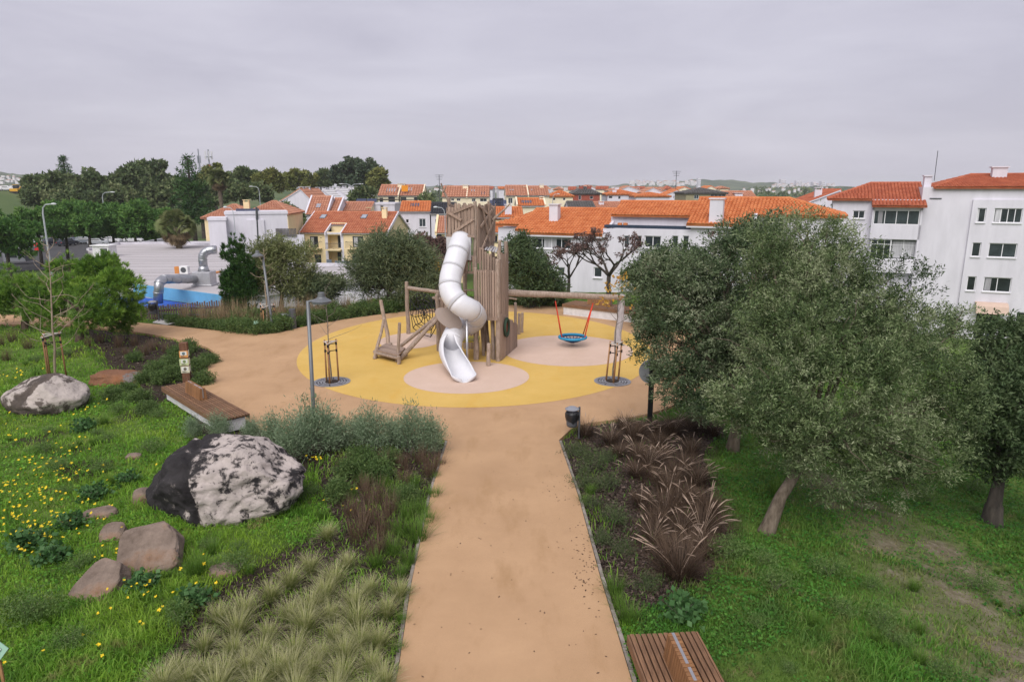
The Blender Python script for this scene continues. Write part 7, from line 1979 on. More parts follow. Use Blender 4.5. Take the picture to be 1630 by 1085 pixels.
# ================================================================== boulders and stones
from mathutils import noise as mnoise
def rock_mat(name, ca, cb, lichen=None, amount=.5, lscale=2.2, axis=(.4, -.3, .8), rust=None):
    m = bpy.data.materials.new(name); m.use_nodes = True
    n, l = m.node_tree.nodes, m.node_tree.links
    b = n['Principled BSDF']; b.inputs['Roughness'].default_value = .92; b.inputs['Specular IOR Level'].default_value = .2
    tc = n.new('ShaderNodeTexCoord')
    def nz(sc, det=8, rough=.65, dist=0.0):
        q = n.new('ShaderNodeTexNoise'); q.inputs['Scale'].default_value = sc; q.inputs['Detail'].default_value = det; q.inputs['Roughness'].default_value = rough; q.inputs['Distortion'].default_value = dist
        l.new(tc.outputs['Object'], q.inputs['Vector']); return q.outputs['Fac']
    def ramp(f, *st):
        r = n.new('ShaderNodeValToRGB'); e = r.color_ramp.elements
        while len(e) < len(st): e.new(.5)
        for i, (p, c) in enumerate(st): e[i].position = p; e[i].color = (*c, 1) if len(c) == 3 else c
        l.new(f, r.inputs['Fac']); return r.outputs['Color']
    def math_(op, a, c):
        q = n.new('ShaderNodeMath'); q.operation = op
        for i, x in enumerate((a, c)):
            if isinstance(x, float): q.inputs[i].default_value = x
            else: l.new(x, q.inputs[i])
        return q.outputs[0]
    def mx(f, a, c):
        q = n.new('ShaderNodeMix'); q.data_type = 'RGBA'; l.new(f, q.inputs['Factor']); l.new(a, q.inputs['A']); l.new(c, q.inputs['B']); return q.outputs['Result']
    col = ramp(nz(1.7), (.3, ca), (.7, cb))
    if rust: col = mx(ramp(nz(1.1, 5), (.5, (0, 0, 0)), (.68, (.85, .85, .85))), col, ramp(nz(6), (.3, rust), (.7, tuple(c * 1.5 for c in rust))))
    if lichen:
        at = n.new('ShaderNodeAttribute'); at.attribute_name = 'lichen'
        f = math_('ADD', math_('MULTIPLY', nz(lscale, 9, .68, .3), 1.0), at.outputs['Fac'])
        fine = math_('MULTIPLY', nz(9.0, 8, .7), .25)
        f = math_('ADD', f, fine)
        mask = ramp(f, (.60, (0, 0, 0)), (.655, (.30, .30, .30)), (.675, (.85, .85, .85)), (.73, (1, 1, 1)))
        lc = ramp(nz(3.5), (.3, tuple(c * .8 for c in lichen)), (.65, lichen))
        col = mx(mask, col, lc)
        hgt = math_('ADD', math_('MULTIPLY', mask, .15), nz(7, 9, .7))
    else: hgt = nz(7, 9, .7)
    l.new(col, b.inputs['Base Color'])
    bp = n.new('ShaderNodeBump'); bp.inputs['Strength'].default_value = .95; bp.inputs['Distance'].default_value = .08
    l.new(hgt, bp.inputs['Height']); l.new(bp.outputs['Normal'], b.inputs['Normal'])
    return m
def boulder(name, label, c, r, seed, mat, boxy=1.0, cuts=(), amp=.12, rot=(0, 0, 0), sub=5, lich=None, sink=.0, cracks=(), freq=1.6):
    bm = bmesh.new(); bmesh.ops.create_icosphere(bm, subdivisions=sub, radius=1.0)
    lv = []
    rm = Matrix.Rotation(rot[2], 3, 'Z') @ Matrix.Rotation(rot[0], 3, 'X') @ Matrix.Rotation(rot[1], 3, 'Y')
    for v in bm.verts:
        p = v.co.copy(); d = p.normalized()
        if boxy != 1.0: p = Vector([math.copysign(abs(q) ** boxy, q) for q in p]);
        for nn, off in cuts:
            nn = Vector(nn).normalized(); k = p.dot(nn) - off
            if k > 0: p -= nn * k * .92
        s = mnoise.fractal(d * freq + Vector((seed * 3.7, seed, 0)), 1.0, 2.0, 5) * amp
        s += amp * .28 * mnoise.fractal(d * 6.5 + Vector((seed, 9, 1)), .9, 2.1, 4)
        s += amp * .35 * (abs(mnoise.noise(d * 4.0 + Vector((seed, 5, 2)))) - .3)
        p += d * s
        for (nn, off, w, dep) in cracks:
            nn = Vector(nn).normalized(); k = abs(d.dot(nn) - off + .05 * mnoise.noise(d * 5))
            if k < w: p -= d * dep * (1 - k / w)
        v.co = rm @ Vector((p.x * r[0], p.y * r[1], p.z * r[2]))
        lv.append(lich(d) if lich else 0.0)
    me = bpy.data.meshes.new(name); bm.to_mesh(me); bm.free(); me.materials.append(mat)
    a = me.attributes.new('lichen', 'FLOAT', 'POINT'); a.data.foreach_set('value', lv)
    me.polygons.foreach_set('use_smooth', [True] * len(me.polygons)); me.update()
    o = link_mesh(name, me, None, c); tag(o, label, 'rock'); return o
m_basalt = rock_mat('lichen_basalt', (.018, .016, .017), (.05, .046, .047), (.52, .455, .42), lscale=3.4)
m_paleR = rock_mat('pale_lichen_rock', (.06, .05, .045), (.15, .12, .10), (.50, .44, .40), lscale=2.0)
m_rust = rock_mat('rusty_rock', (.16, .075, .04), (.27, .14, .085), (.20, .18, .17), rust=(.20, .085, .035))
m_slab = rock_mat('brown_slab', (.12, .09, .07), (.36, .28, .225), (.10, .09, .085), rust=(.17, .09, .045))
c = GG(362, 800); kx = (c.y * CP + 6.5 * SP) / FPX
def lich_big(d): return -.128 + .235 * float(sstep(-.55, .1, d.x + .1 * d.z)) - .03 * max(0, d.z) - .16 * (1 - float(sstep(.02, .10, abs(d.x + .22 + .1 * d.z)))) - .05 * float(sstep(.5, .9, d.x))
boulder('boulder', 'huge dark boulder half covered with pale pinkish lichen on the left lawn', c + Vector((.02, -.05, .50)), (1.68, 1.18, 1.10), 3, m_basalt, 1.0,
        cuts=(((-.9, -.3, .35), .84), ((-.2, -.1, 1), .82), ((.75, -.2, .75), .86), ((-.6, -.8, -.1), .86), ((.5, -.85, .2), .84), ((.2, -.75, .65), .90), ((-.55, -.2, .85), .88)), amp=.10, lich=lich_big, sub=6, cracks=(((1, .1, .15), -.24, .05, .10), ((.8, -.3, -.6), .62, .035, .05)))
c = GG(62, 652)
def lich_l(d): return -.03 + .10 * float(sstep(-.5, .2, d.z)) + .05 * d.x - .3 * (1 - sstep(.03, .12, abs(d.x + .35 - .5 * d.z))) - .12 * (d.z < -.05 and d.x < .1)
boulder('boulder', 'pale lichen covered boulder with dark foot at the left edge', c + Vector((0, .5, .36)), (1.3, 1.0, .72), 8, m_paleR, 1.0, cuts=(((.8, -.2, .7), .80), ((-.6, -.3, .8), .82), ((0, -1, .5), .85)), amp=.10, lich=lich_l, sub=5)
c = GG(185, 608)
boulder('boulder', 'low rusty brown rock lying in the grass before the notice post', c + Vector((0, .2, .08)), (1.05, .55, .34), 12, m_rust, .8, cuts=(((.3, -.2, 1), .8),), amp=.16, lich=lambda d: -.12 + .12 * (d.x > .3), sub=4)
def stone(label, u, v, r, rot, seed, boxy=.55, dz=.05, lich=-.15):
    c = GG(u, v); boulder('stone', label, c + Vector((0, 0, dz)), r, seed, m_slab, boxy, cuts=(((RND.uniform(-.4, .4), RND.uniform(-.4, .4), 1), .86), ((.8, .6, .1), .95)), amp=.075, rot=rot, sub=5, lich=lambda d: lich + .1 * d.x)
stone('large flat brown slab tilted in the grass below the big boulder', 243, 893, (.55, .55, .20), (.50, -.16, .32), 21, .4, .16)
stone('squarish pinkish stone below and left of the large slab', 163, 940, (.38, .42, .16), (.45, .1, -.35), 22, .42, .10, -.3)
stone('small brown stone just above the gap between the two slabs', 182, 855, (.24, .27, .14), (.3, .1, .2), 23, .65, .05)
stone('long low stone topmost of the stones among yellow flowers', 160, 820, (.36, .20, .13), (.25, -.1, .3), 24, .65, .04)
stone('grey stone tucked at the left foot of the big boulder', 228, 790, (.24, .22, .22), (.1, .2, .5), 25, .7, .04)
stone('nearly buried stone in the grass left of the feather grass', 356, 910, (.26, .2, .09), (.2, 0, .4), 26, .7, .0)
stone('small pale stone half hidden in the lawn above the slab group', 213, 727, (.2, .14, .1), (.1, 0, .1), 27, .75, .02)

# ================================================================== lawn: blades, clover, flowers
def sector(n, d0, d1, half=.86, rg=NR):
    th = rg.uniform(-half, half, n); d = d0 * (d1 / d0) ** rg.random(n)
    return np.sin(th) * d, np.cos(th) * d, d
lawn_l = np.array
def in_beds(x, y, which):
    m = np.zeros(x.shape, bool)
    for B in which: m |= in_poly(x, y, B)
    return m
STONES = [(o.location.x, o.location.y, max(o.dimensions.x, .3) * .42, max(o.dimensions.y, .3) * .36) for o in []]
bpy.context.view_layer.update()
STONES = [(o.location.x, o.location.y, o.dimensions.x * .44, o.dimensions.y * .42) for o in scene.objects if o.name.split('.')[0] in ('boulder', 'stone')]
TRUNKS = [(b.x, b.y, .22, .22) for b in (GG(1221, 840), GG(1166, 712), GG(1578, 832), GG(127, 541))]
def clear_of_stones(x, y):
    m = np.ones(x.shape, bool)
    for (a, c, rx_, ry_) in STONES + TRUNKS: m &= ((x - a) / rx_) ** 2 + ((y - c) / ry_) ** 2 > .85
    return m
def blades(x, y, z, h, w, lean, vary, rg=NR):
    """curved grass blades: one quad and one triangle each"""
    n = len(x); a = rg.uniform(0, 2 * np.pi, n); dx, dy = np.cos(a), np.sin(a); f = rg.uniform(0, 2 * np.pi, n); sx, sy = np.cos(f) * w * .5, np.sin(f) * w * .5
    P = np.stack([x, y, z - .01], -1); S = np.stack([sx, sy, np.zeros(n)], -1); Dv = np.stack([dx, dy, np.zeros(n)], -1)
    m = P + Dv * (h * lean * .35)[:, None] + np.array([0, 0, 1]) * (h * .6)[:, None]
    t = P + Dv * (h * lean)[:, None] + np.array([0, 0, 1]) * (h * np.clip(1 - .42 * lean, .25, 1))[:, None]
    V = np.stack([P - S, P + S, m + S * .8, m - S * .8, t], 1).reshape(-1, 3)
    i = np.arange(n)[:, None] * 5
    return V, i + np.array([0, 1, 2, 3]), i + np.array([3, 2, 4]), np.concatenate([vary, vary])
lf_grass = LEAF('lawn_grass', [(0.086, 0.205, 0.019), (0.140, 0.313, 0.030), (0.200, 0.400, 0.041), (0.292, 0.464, 0.065), (0.410, 0.454, 0.151)], trans=.42, patch=.6, pscale=.33, pcol=(.30, .41, .045), more=((.9, .52, .66, .75, (.06, .17, .025)), (1.6, .60, .72, .8, (.30, .25, .11))))
lf_grass_r = LEAF('slope_grass', [(.04, .135, .018), (.07, .205, .025), (.105, .265, .033), (.165, .31, .05), (.30, .30, .12)], trans=.4, patch=.5, pscale=.4, pcol=(.18, .24, .055), more=((.8, .52, .66, .6, (.045, .13, .03)), (1.3, .58, .70, .75, (.26, .21, .10))))
# left and right lawn
NB = 400000
x, y, d = sector(NB, 6.0, 46)
pdist = paved_dist(x, y)
keep = (pdist > .03) & clear_of_stones(x, y)
inb = in_beds(x, y, BEDS)
keep &= ~inb | (NR.random(NB) < np.where(in_beds(x, y, [BED_STIPA, BED_MIX]), .30, .08))
drn = dryness(x, y); keep &= NR.random(NB) > drn * .62
bare = .5 + .5 * vnoise(x * .9 + 3, y * .9, 2.0); keep &= NR.random(NB) < .62 + .6 * bare
keep &= ~((y > 44) & (NR.random(NB) < .5))
x, y, d, drn = x[keep], y[keep], d[keep], drn[keep]
z = ground_z(x, y)
big = np.clip(.5 + .5 * vnoise(x * .55, y * .55, 1.0), 0, 1); mid_ = np.clip(.5 + .5 * vnoise(x * 1.6, y * 1.6, 3.0), 0, 1)
n = len(x)
for (u_, v_, r_) in ((250, 560, 1.6), (240, 600, 1.5), (60, 700, .7), (130, 745, .6), (215, 660, .8), (110, 720, .5), (300, 640, .8)):
    pass
tall_ = sstep(.1, .7, vnoise(x * 1.1 + 4, y * 1.1, 6.0))
h = (.05 + .17 * big * mid_ + .05 * NR.random(n) + .16 * tall_ * NR.random(n)) * (.75 + .5 * NR.random(n)); h *= np.where(x > 3, .8, 1.05) * (1 - .5 * drn)
w = .0048 + .00095 * d
lean = .25 + .75 * NR.random(n) ** 1.2
va = np.clip(.30 + .28 * big + NR.normal(size=n) * .15 + .6 * drn, 0, 1)
for side, nm, mt in ((x < 2.0, 'lawn_grass', lf_grass), (x >= 2.0, 'slope_grass', lf_grass_r)):
    s = side
    V, Q, T, vv = blades(x[s], y[s], z[s], h[s], w[s], lean[s], va[s])
    tag(link_mesh(nm, np_mesh(nm, V, quads=Q, tris=T, mat=mt, vary=vv)), kind='stuff')
# clover and weeds: little leaves held flat above the ground
def cover(name, n, d0, d1, cond, size, hmax, mat, rg=NR):
    x, y, d = sector(n, d0, d1)
    k = (paved_dist(x, y) > .05) & clear_of_stones(x, y) & cond(x, y); x, y, d = x[k], y[k], d[k]; z = ground_z(x, y); m = len(x)
    hh = hmax * rg.random(m) * (.4 + .6 * np.clip(.5 + .5 * vnoise(x * 1.3, y * 1.3, 5.0), 0, 1)); a = rg.uniform(0, 2 * np.pi, m)
    s = size * (.6 + .8 * rg.random(m)) * (.7 + .045 * d)
    ex = np.stack([np.cos(a), np.sin(a), rg.normal(size=m) * .35], -1) * s[:, None]; ey = np.stack([-np.sin(a), np.cos(a), rg.normal(size=m) * .35], -1) * (s * .75)[:, None]
    P = np.stack([x, y, z + hh + .01], -1)
    V = np.stack([P - ex, P - ey, P + ex, P + ey], 1).reshape(-1, 3)
    va = np.clip(.45 + rg.normal(size=m) * .22 + .25 * vnoise(x * .7, y * .7, 7.0), 0, 1)
    tag(link_mesh(name, np_mesh(name, V, quads=np.arange(4 * m).reshape(-1, 4), mat=mat, vary=va)), kind='stuff')
lf_clover = LEAF('clover_leaf', [(0.065, 0.184, 0.017), (0.108, 0.281, 0.027), (0.167, 0.367, 0.039), (0.254, 0.443, 0.059)], trans=.38)
lf_clover_d = LEAF('slope_clover_leaf', [(.03, .12, .018), (.055, .18, .024), (.085, .24, .032), (.13, .29, .045)], trans=.38)
patchy = lambda f, z_, lo: (lambda x, y: NR.random(x.shape) < np.clip((vnoise(x * f, y * f, z_) - lo) * 2.5, 0, 1))
cover('clover_patches', 150000, 6.0, 30, lambda x, y: (x < 0) & ~in_beds(x, y, BEDS) & patchy(.6, 9.0, -.25)(x, y), .019, .13, lf_clover)
cover('slope_weeds', 170000, 6.0, 26, lambda x, y: (x > 1.5) & ~in_beds(x, y, BEDS) & (NR.random(x.shape) > dryness(x, y)) & patchy(.7, 4.0, -.35)(x, y), .020, .16, lf_clover_d)
# yellow oxalis flowers on the left lawn
fx = []
for (u, v, ru, rv, n_) in ((60, 790, 70, 60, 70), (40, 850, 60, 40, 40), (110, 740, 60, 30, 26), (150, 830, 40, 30, 16), (60, 760, 60, 40, 30), (180, 910, 60, 60, 14), (230, 960, 60, 40, 18), (30, 700, 40, 25, 10), (130, 655, 50, 12, 10), (35, 600, 40, 10, 16), (60, 880, 40, 40, 10), (320, 930, 50, 30, 5), (300, 745, 40, 14, 20), (100, 1050, 90, 30, 5), (500, 742, 16, 4, 7), (560, 800, 40, 30, 8)):
    for _ in range(n_): fx.append((u + RND.gauss(0, ru * .55), v + RND.gauss(0, rv * .55)))
V, Q = [], []
for (u, v) in fx:
    if u < -60: continue
    p = GG(u, v)
    if not (clear_of_stones(np.array([p.x]), np.array([p.y]))[0] and paved_dist(np.array([p.x]), np.array([p.y]))[0] > .1): continue
    hh = RND.uniform(.12, .24); s = RND.uniform(.014, .024) * (1 + .03 * p.y); c = p + Vector((0, 0, hh)); tl = Vector((RND.uniform(-.5, .5), RND.uniform(-.8, .1), 1)).normalized(); e1 = tl.orthogonal().normalized(); e2 = tl.cross(e1)
    for k in range(5):
        a = 2 * math.pi * k / 5 + RND.random(); d0 = e1 * math.cos(a) + e2 * math.sin(a); d1 = e1 * math.cos(a + .55) + e2 * math.sin(a + .55); d2 = e1 * math.cos(a - .55) + e2 * math.sin(a - .55)
        V += [tuple(c), tuple(c + d2 * s * .8 + tl * s * .3), tuple(c + d0 * s * 1.3 + tl * s * .45), tuple(c + d1 * s * .8 + tl * s * .3)]
m_fl = M('oxalis_petal', (.72, .52, .015), var=.12, rough=.6)
tag(link_mesh('yellow_flowers', np_mesh('yellow_flowers', np.array(V), quads=np.arange(len(V)).reshape(-1, 4), mat=m_fl)), kind='stuff')

# bark mulch and dead leaves in the beds
def chips(name, n, poly_list, mat, s0, s1, lift, cond=None):
    X, Y_ = [], []
    for B in poly_list:
        bx = [p[0] for p in B]; by = [p[1] for p in B]; k = int(n / len(poly_list)); xx = NR.uniform(min(bx), max(bx), k * 3); yy = NR.uniform(min(by), max(by), k * 3)
        m = in_poly(xx, yy, B) & (paved_dist(xx, yy) > .02); X.append(xx[m][:k]); Y_.append(yy[m][:k])
    x, y = np.concatenate(X), np.concatenate(Y_); m = len(x); z = ground_z(x, y) + lift * NR.random(m) + .006
    a = NR.uniform(0, 2 * np.pi, m); s = NR.uniform(s0, s1, m); t = NR.normal(size=(m, 2)) * .35
    ex = np.stack([np.cos(a), np.sin(a), t[:, 0]], -1) * s[:, None]; ey = np.stack([-np.sin(a), np.cos(a), t[:, 1]], -1) * (s * NR.uniform(.25, .6, m))[:, None]
    P = np.stack([x, y, z], -1); V = np.stack([P - ex - ey * .6, P + ex * .7 - ey, P + ex + ey * .7, P - ex * .8 + ey], 1).reshape(-1, 3)
    tag(link_mesh(name, np_mesh(name, V, quads=np.arange(4 * m).reshape(-1, 4), mat=mat, vary=np.clip(NR.normal(size=m) * .25 + .45, 0, 1))), kind='stuff')
lf_mulch = LEAF('bark_mulch', [(.022, .015, .012), (.045, .03, .024), (.08, .056, .044), (.16, .12, .095)], trans=0)
chips('bark_mulch', 26000, [BED_R], lf_mulch, .015, .045, .03)
chips('bark_mulch', 16000, [BED_STIPA, BED_MIX, BED_LEFT, BED_FAR], lf_mulch, .015, .05, .03)

# ================================================================== individual plants
def tuft_mesh(name, mat, n, h, spread, droop, w, seed, r0=.06, seg=4, grad=.6):
    rg = np.random.default_rng(seed); a = rg.uniform(0, 2 * np.pi, n); th = np.abs(rg.normal(size=n)) * spread; th = np.minimum(th, 1.35); L = h * rg.uniform(.6, 1.1, n)
    pos = np.stack([np.cos(a) * r0 * rg.random(n) ** .5, np.sin(a) * r0 * rg.random(n) ** .5, np.zeros(n)], -1); az = a + rg.normal(size=n) * .5
    S = np.stack([-np.sin(az), np.cos(az), np.zeros(n)], -1); rows = []; p = pos.copy(); ang = th.copy()
    for i in range(seg + 1):
        ww = w * (1 - (i / seg) ** 1.5 * .9); rows.append((p - S * ww * .5, p + S * ww * .5))
        step = L / seg
        p = p + np.stack([np.cos(az) * np.sin(ang), np.sin(az) * np.sin(ang), np.cos(ang)], -1) * step[:, None]
        ang = ang + droop * (i + 1) / seg * rg.uniform(.5, 1.3, n)
    V = np.stack([q for r in rows for q in r], 1)     # n, 2*(seg+1), 3
    base = np.arange(n)[:, None] * 2 * (seg + 1); Q = []; va = []
    rv = rg.normal(size=n) * .14
    for i in range(seg):
        Q.append(base + np.array([2 * i, 2 * i + 1, 2 * i + 3, 2 * i + 2])); va.append(np.clip(.18 + grad * (i + .5) / seg + rv, 0, 1))
    return np_mesh(name, V.reshape(-1, 3), quads=np.concatenate(Q), mat=mat, vary=np.concatenate(va)), rows
lf_stipa = LEAF('feather_grass_blade', [(.060, .115, .02), (.15, .215, .045), (.29, .32, .10), (.46, .45, .22), (.58, .55, .36)], trans=.4)
ST = [tuft_mesh('feather_grass', lf_stipa, 360, .52, .50, .42, .0075, 300 + k, .06, 5, .72)[0] for k in range(5)]
stp = [(770, 470), (850, 600), (700, 620), (620, 680), (800, 680), (940, 710), (1060, 720), (540, 730), (760, 740), (620, 810), (880, 770), (1010, 800), (330, 810), (430, 790), (780, 820), (890, 850), (400, 860), (530, 890), (680, 880), (270, 920), (390, 960), (800, 910), (980, 930), (640, 980), (840, 980), (160, 1030), (950, 1030), (270, 1060), (350, 1070), (440, 1050), (560, 1075), (620, 1080), (700, 1060), (830, 1080), (740, 990), (900, 935), (1000, 1090), (200, 1095), (500, 990), (700, 790), (100, 1110), (320, 1140), (480, 1150), (640, 1160), (800, 1150), (930, 1140)]
for i, (a, c_) in enumerate(stp):
    u, v = 220 + a / 2.552, 660 + (c_ + 26) / 2.552
    p = GG(u, v); o = link_mesh('feather_grass', ST[i % 5], None, p, (0, 0, RND.uniform(0, 6.28)), (RND.uniform(.72, 1.06),) * 3)
    tag(o, 'pale feather grass tuft in the bed along the left side of the sandy path', 'ornamental grass', 'feather grass tufts beside the path')
# purple fountain grass with arching plumes
lf_fount = LEAF('fountain_grass_blade', [(.022, .015, .010), (.048, .03, .02), (.085, .054, .035), (.14, .092, .06), (.20, .14, .085)], trans=.2)
lf_plume = LEAF('grass_plume', [(.26, .18, .13), (.38, .28, .21), (.50, .40, .32)], trans=.2)
def fountain_meshes(seed, nb, h, npl, green=False):
    b_, _ = tuft_mesh('blades', lf_fount, nb, h, .62, .36, .006, seed, .20, 5, .60)
    rg = random.Random(seed); mb = MB(); va = []
    for k in range(npl):
        a = rg.uniform(0, 6.28); th = rg.uniform(.15, .75); q = Vector((0, 0, 0)); pts = []; L = h * rg.uniform(1.0, 1.3)
        for i in range(9):
            pts.append(q.copy()); q = q + Vector((math.cos(a) * math.sin(th), math.sin(a) * math.sin(th), math.cos(th))) * L / 8; th += .075 + .12 * (i > 4)
        f0 = len(mb.f); mb.tube(pts[:7], .003, 3, False); mb.tube([pts[6], pts[6].lerp(pts[7], .5), pts[7], pts[8]], [.005, .0105, .010, .003], 5)
        va += [rg.random() * .4] * (len(mb.f) - f0 - 0)
    me = mb.mesh('plumes', lf_plume); at = me.attributes.new('vary', 'FLOAT', 'FACE'); at.data.foreach_set('value', [min(1, v + .3) for v in va])
    return b_, me
FM = [fountain_meshes(400 + k, 660, .72, (9, 14, 6, 12)[k]) for k in range(4)]
fpt = [(932, 694, 1.0, 'dark fountain grass clump directly beside the litter bin'), (972, 706, .9, 'dark fountain grass clump second from the litter bin'), (1006, 700, 1.0, 'dark fountain grass clump left of the round sign post'), (994, 682, .9, 'dark fountain grass clump at the plaza edge left of the sign post'), (1070, 690, 1.05, 'greenish brown fountain grass clump right of the round sign post'), (1032, 745, .95, None), (1064, 785, .95, None), (1058, 815, .9, None), (1100, 800, .9, None), (1118, 848, 1.1, 'fountain grass clump at the lawn side just above the largest clump'), (1082, 916, 1.3, 'largest purple brown fountain grass clump with many pale plumes at the lower end of the bed'), (1098, 682, .9, None), (1120, 684, .85, None), (1015, 728, .85, None), (1090, 745, .9, None), (1048, 712, .85, None), (1135, 690, .8, None), (1085, 845, .8, None), (1040, 765, .7, None), (1020, 690, .9, None), (1048, 690, .9, None), (1110, 770, .95, None), (1128, 815, .9, None), (1075, 760, .85, None), (1100, 720, .85, None), (1055, 730, .8, None), (1105, 875, .85, None), (1078, 800, .85, None), (985, 725, .7, None), (1040, 860, .75, None), (1020, 800, .7, None), (1060, 880, .75, None), (1012, 760, .7, None), (1125, 880, .8, None), (1045, 835, .7, None)]
for i, (u, v, s, lab) in enumerate(fpt):
    p = GG(u, v); t = thing('fountain_grass', lab or 'dark brown fountain grass clump with arching pale plumes in the right bed', 'ornamental grass', p, RND.uniform(0, 6.28), 'fountain grasses in the right bed')
    s *= RND.uniform(.85, 1.05); t.scale = (s * 1.12, s * 1.12, s * RND.uniform(.85, 1.0))
    link_mesh('blades', FM[i % 4][0], t); link_mesh('plumes', FM[i % 4][1], t)

def bush_mesh(name, mat, r, h, ntw, per, L, W, seed, up=.6, spread=.5, n=7, twig=.25, droop=0.0):
    rg = random.Random(seed); lob = [(rg.uniform(-.55, .55) * r, rg.uniform(-.55, .55) * r, h * rg.uniform(.28, .72), r * .5, r * .5, h * .34) for _ in range(n)]
    V, Q, va = leaf_cloud(lob, ntw, per, L, W, seed, shell=(.2, 1.08), up=up, spread=spread, twig=twig, gap=-.55, gapf=3.0, droop=droop)
    V[:, 2] = np.abs(V[:, 2]) * .98 + .01
    return np_mesh(name, V, quads=Q, mat=mat, vary=va)
def bush_stems(r, h, seed):
    rg = random.Random(seed); mb = MB()
    for k in range(6):
        a = 2 * math.pi * k / 6; mb.tube([(0, 0, -.03), (math.cos(a) * r * .3, math.sin(a) * r * .3, h * .45), (math.cos(a) * r * .6, math.sin(a) * r * .6, h * .75)], [.012, .008, .003], 4)
    return mb.mesh('stems', m_twig_g)
lf_art = LEAF('artemisia_leaf', [(.10, .16, .085), (.17, .245, .135), (.245, .32, .195), (.32, .39, .255)], trans=.32)
lf_low = LEAF('bed_plant_leaf', [(0.050, 0.094, 0.026), (0.083, 0.143, 0.040), (0.127, 0.198, 0.057), (0.187, 0.248, 0.088)], trans=.3)
lf_drys = LEAF('dry_stalk', [(.055, .035, .022), (.11, .07, .045), (.17, .115, .075), (.25, .19, .13)], trans=.1)
lf_straw = LEAF('straw_stalk', [(.20, .14, .075), (.34, .25, .14), (.46, .37, .24)], trans=.25)
AR = [bush_mesh('foliage', lf_art, .40, .95, 330, 12, .10, .016, 500 + k, up=1.5, spread=.45, n=9, twig=.42) for k in range(4)]
ARs = bush_stems(.42, .85, 7)
LO = [bush_mesh('foliage', lf_low, .36, .42, 320, 12, .075, .026, 520 + k, up=.6, spread=.7, n=8) for k in range(4)]
LOs = bush_stems(.36, .42, 8)
LOR = [bush_mesh('foliage', LEAF('wispy_bed_leaf', [(.04, .06, .024), (.065, .095, .036), (.095, .135, .05), (.14, .17, .07)], trans=.25), .40, .36, 170, 10, .06, .014, 530 + k, up=.7, spread=.8, n=8) for k in range(4)]
GT = [tuft_mesh('grass_tuft', LEAF('fresh_tuft', [(.04, .09, .012), (.075, .155, .02), (.12, .22, .032), (.19, .28, .06)], trans=.3), 190, .42, .45, .35, .008, 540 + k, .12, 4, .6)[0] for k in range(3)]
DT = [tuft_mesh('dry_stalks', lf_drys, 170, .62, .40, .12, .007, 560 + k, .18, 3, .5)[0] for k in range(3)]
SW = [tuft_mesh('dry_stalks', lf_straw, 120, .8, .25, .10, .010, 570 + k, .22, 3, .5)[0] for k in range(3)]
def plants(name, label, cat, group, spots, meshes, stems=None, s=(.85, 1.2), part='foliage'):
    for i, sp in enumerate(spots):
        u, v = sp[:2]; k = (sp[2] if len(sp) > 2 else 1.0) * RND.uniform(*s); lab = sp[3] if len(sp) > 3 else label
        p = GG(u, v)
        if stems is None:
            o = link_mesh(name, meshes[i % len(meshes)], None, p, (0, 0, RND.uniform(0, 6.28)), (k, k, k * RND.uniform(.9, 1.1))); tag(o, lab, cat, group)
        else:
            t = thing(name, lab, cat, p, RND.uniform(0, 6.28), group); t.scale = (k, k, k * RND.uniform(.9, 1.1)); link_mesh(part, meshes[i % len(meshes)], t); link_mesh('stems', stems, t)
plants('artemisia_bush', 'feathery silver green bush between the big boulder and the yellow playground', 'bush', 'silvery bushes along the plaza edge', [(470, 738, 1.0, 'silvery bush touching the right shoulder of the big boulder'), (440, 714, .75, 'silvery bush behind the top right of the big boulder'), (510, 724, 1.05, 'tall silvery bush in front of the foot of the near lamp post'),
    (552, 716, .9, 'feathery silver green bush one plant right of the near lamp post'), (596, 722, 1.05, 'wide feathery silver bush midway between the lamp post and the path corner'), (525, 702, .7, 'small silvery bush at the plaza edge just right of the near lamp post'),
    (572, 700, .6, 'small silver green bush at the plaza edge behind the wide silvery bush'), (400, 702, .6, 'low silvery bush behind the big boulder beside the bench end'), (352, 702, .65, 'low silvery bush in front of the left bench plinth'),
    (312, 697, .55, 'smallest silvery bush at the left end of the row before the bench'), (484, 704, .7, 'silvery bush just left of the near lamp post at the plaza edge'), (625, 710, .6, 'little silver green bush next to the tall shooting bush at the path corner'),
    (655, 722, .95, 'green bush with upright shoots at the path corner left of the ramp top'), (690, 722, 1.0, 'tall shooting bush at the path corner nearest the path')], AR, ARs)
plants('bed_plant', 'low leafy green plant in the mulch bed right of the path', 'plant', 'low plants in the right bed', [(915, 725, .9), (938, 748, 1.0), (965, 735, .7), (925, 772, .9), (962, 778, 1.0), (945, 808, .7), (978, 832, .8), (955, 862, .6), (992, 880, .6), (1030, 935, .7)], LOR, LOs, (.75, 1.0))
plants('grass_tuft', 'bright green grass tuft spilling over the right path edge', 'grass tuft', 'grass tufts at the right path edge', [(978, 945, 1.0), (1000, 990, 1.0), (985, 965, .7), (930, 800, .8), (940, 785, .7)], GT)
plants('grass_tuft', 'rough green grass tuft at the left path edge', 'grass tuft', 'grass tufts at the left path edge', [(680, 830, 1.2), (665, 860, 1.2), (650, 895, 1.1), (690, 790, 1.0), (640, 850, 1.1), (625, 880, 1.0), (672, 815, 1.1), (650, 825, 1.2), (612, 770, .8), (660, 775, 1.0), (580, 770, .9), (630, 790, 1.0), (560, 790, .9), (600, 900, 1.0), (640, 915, .8)], GT)
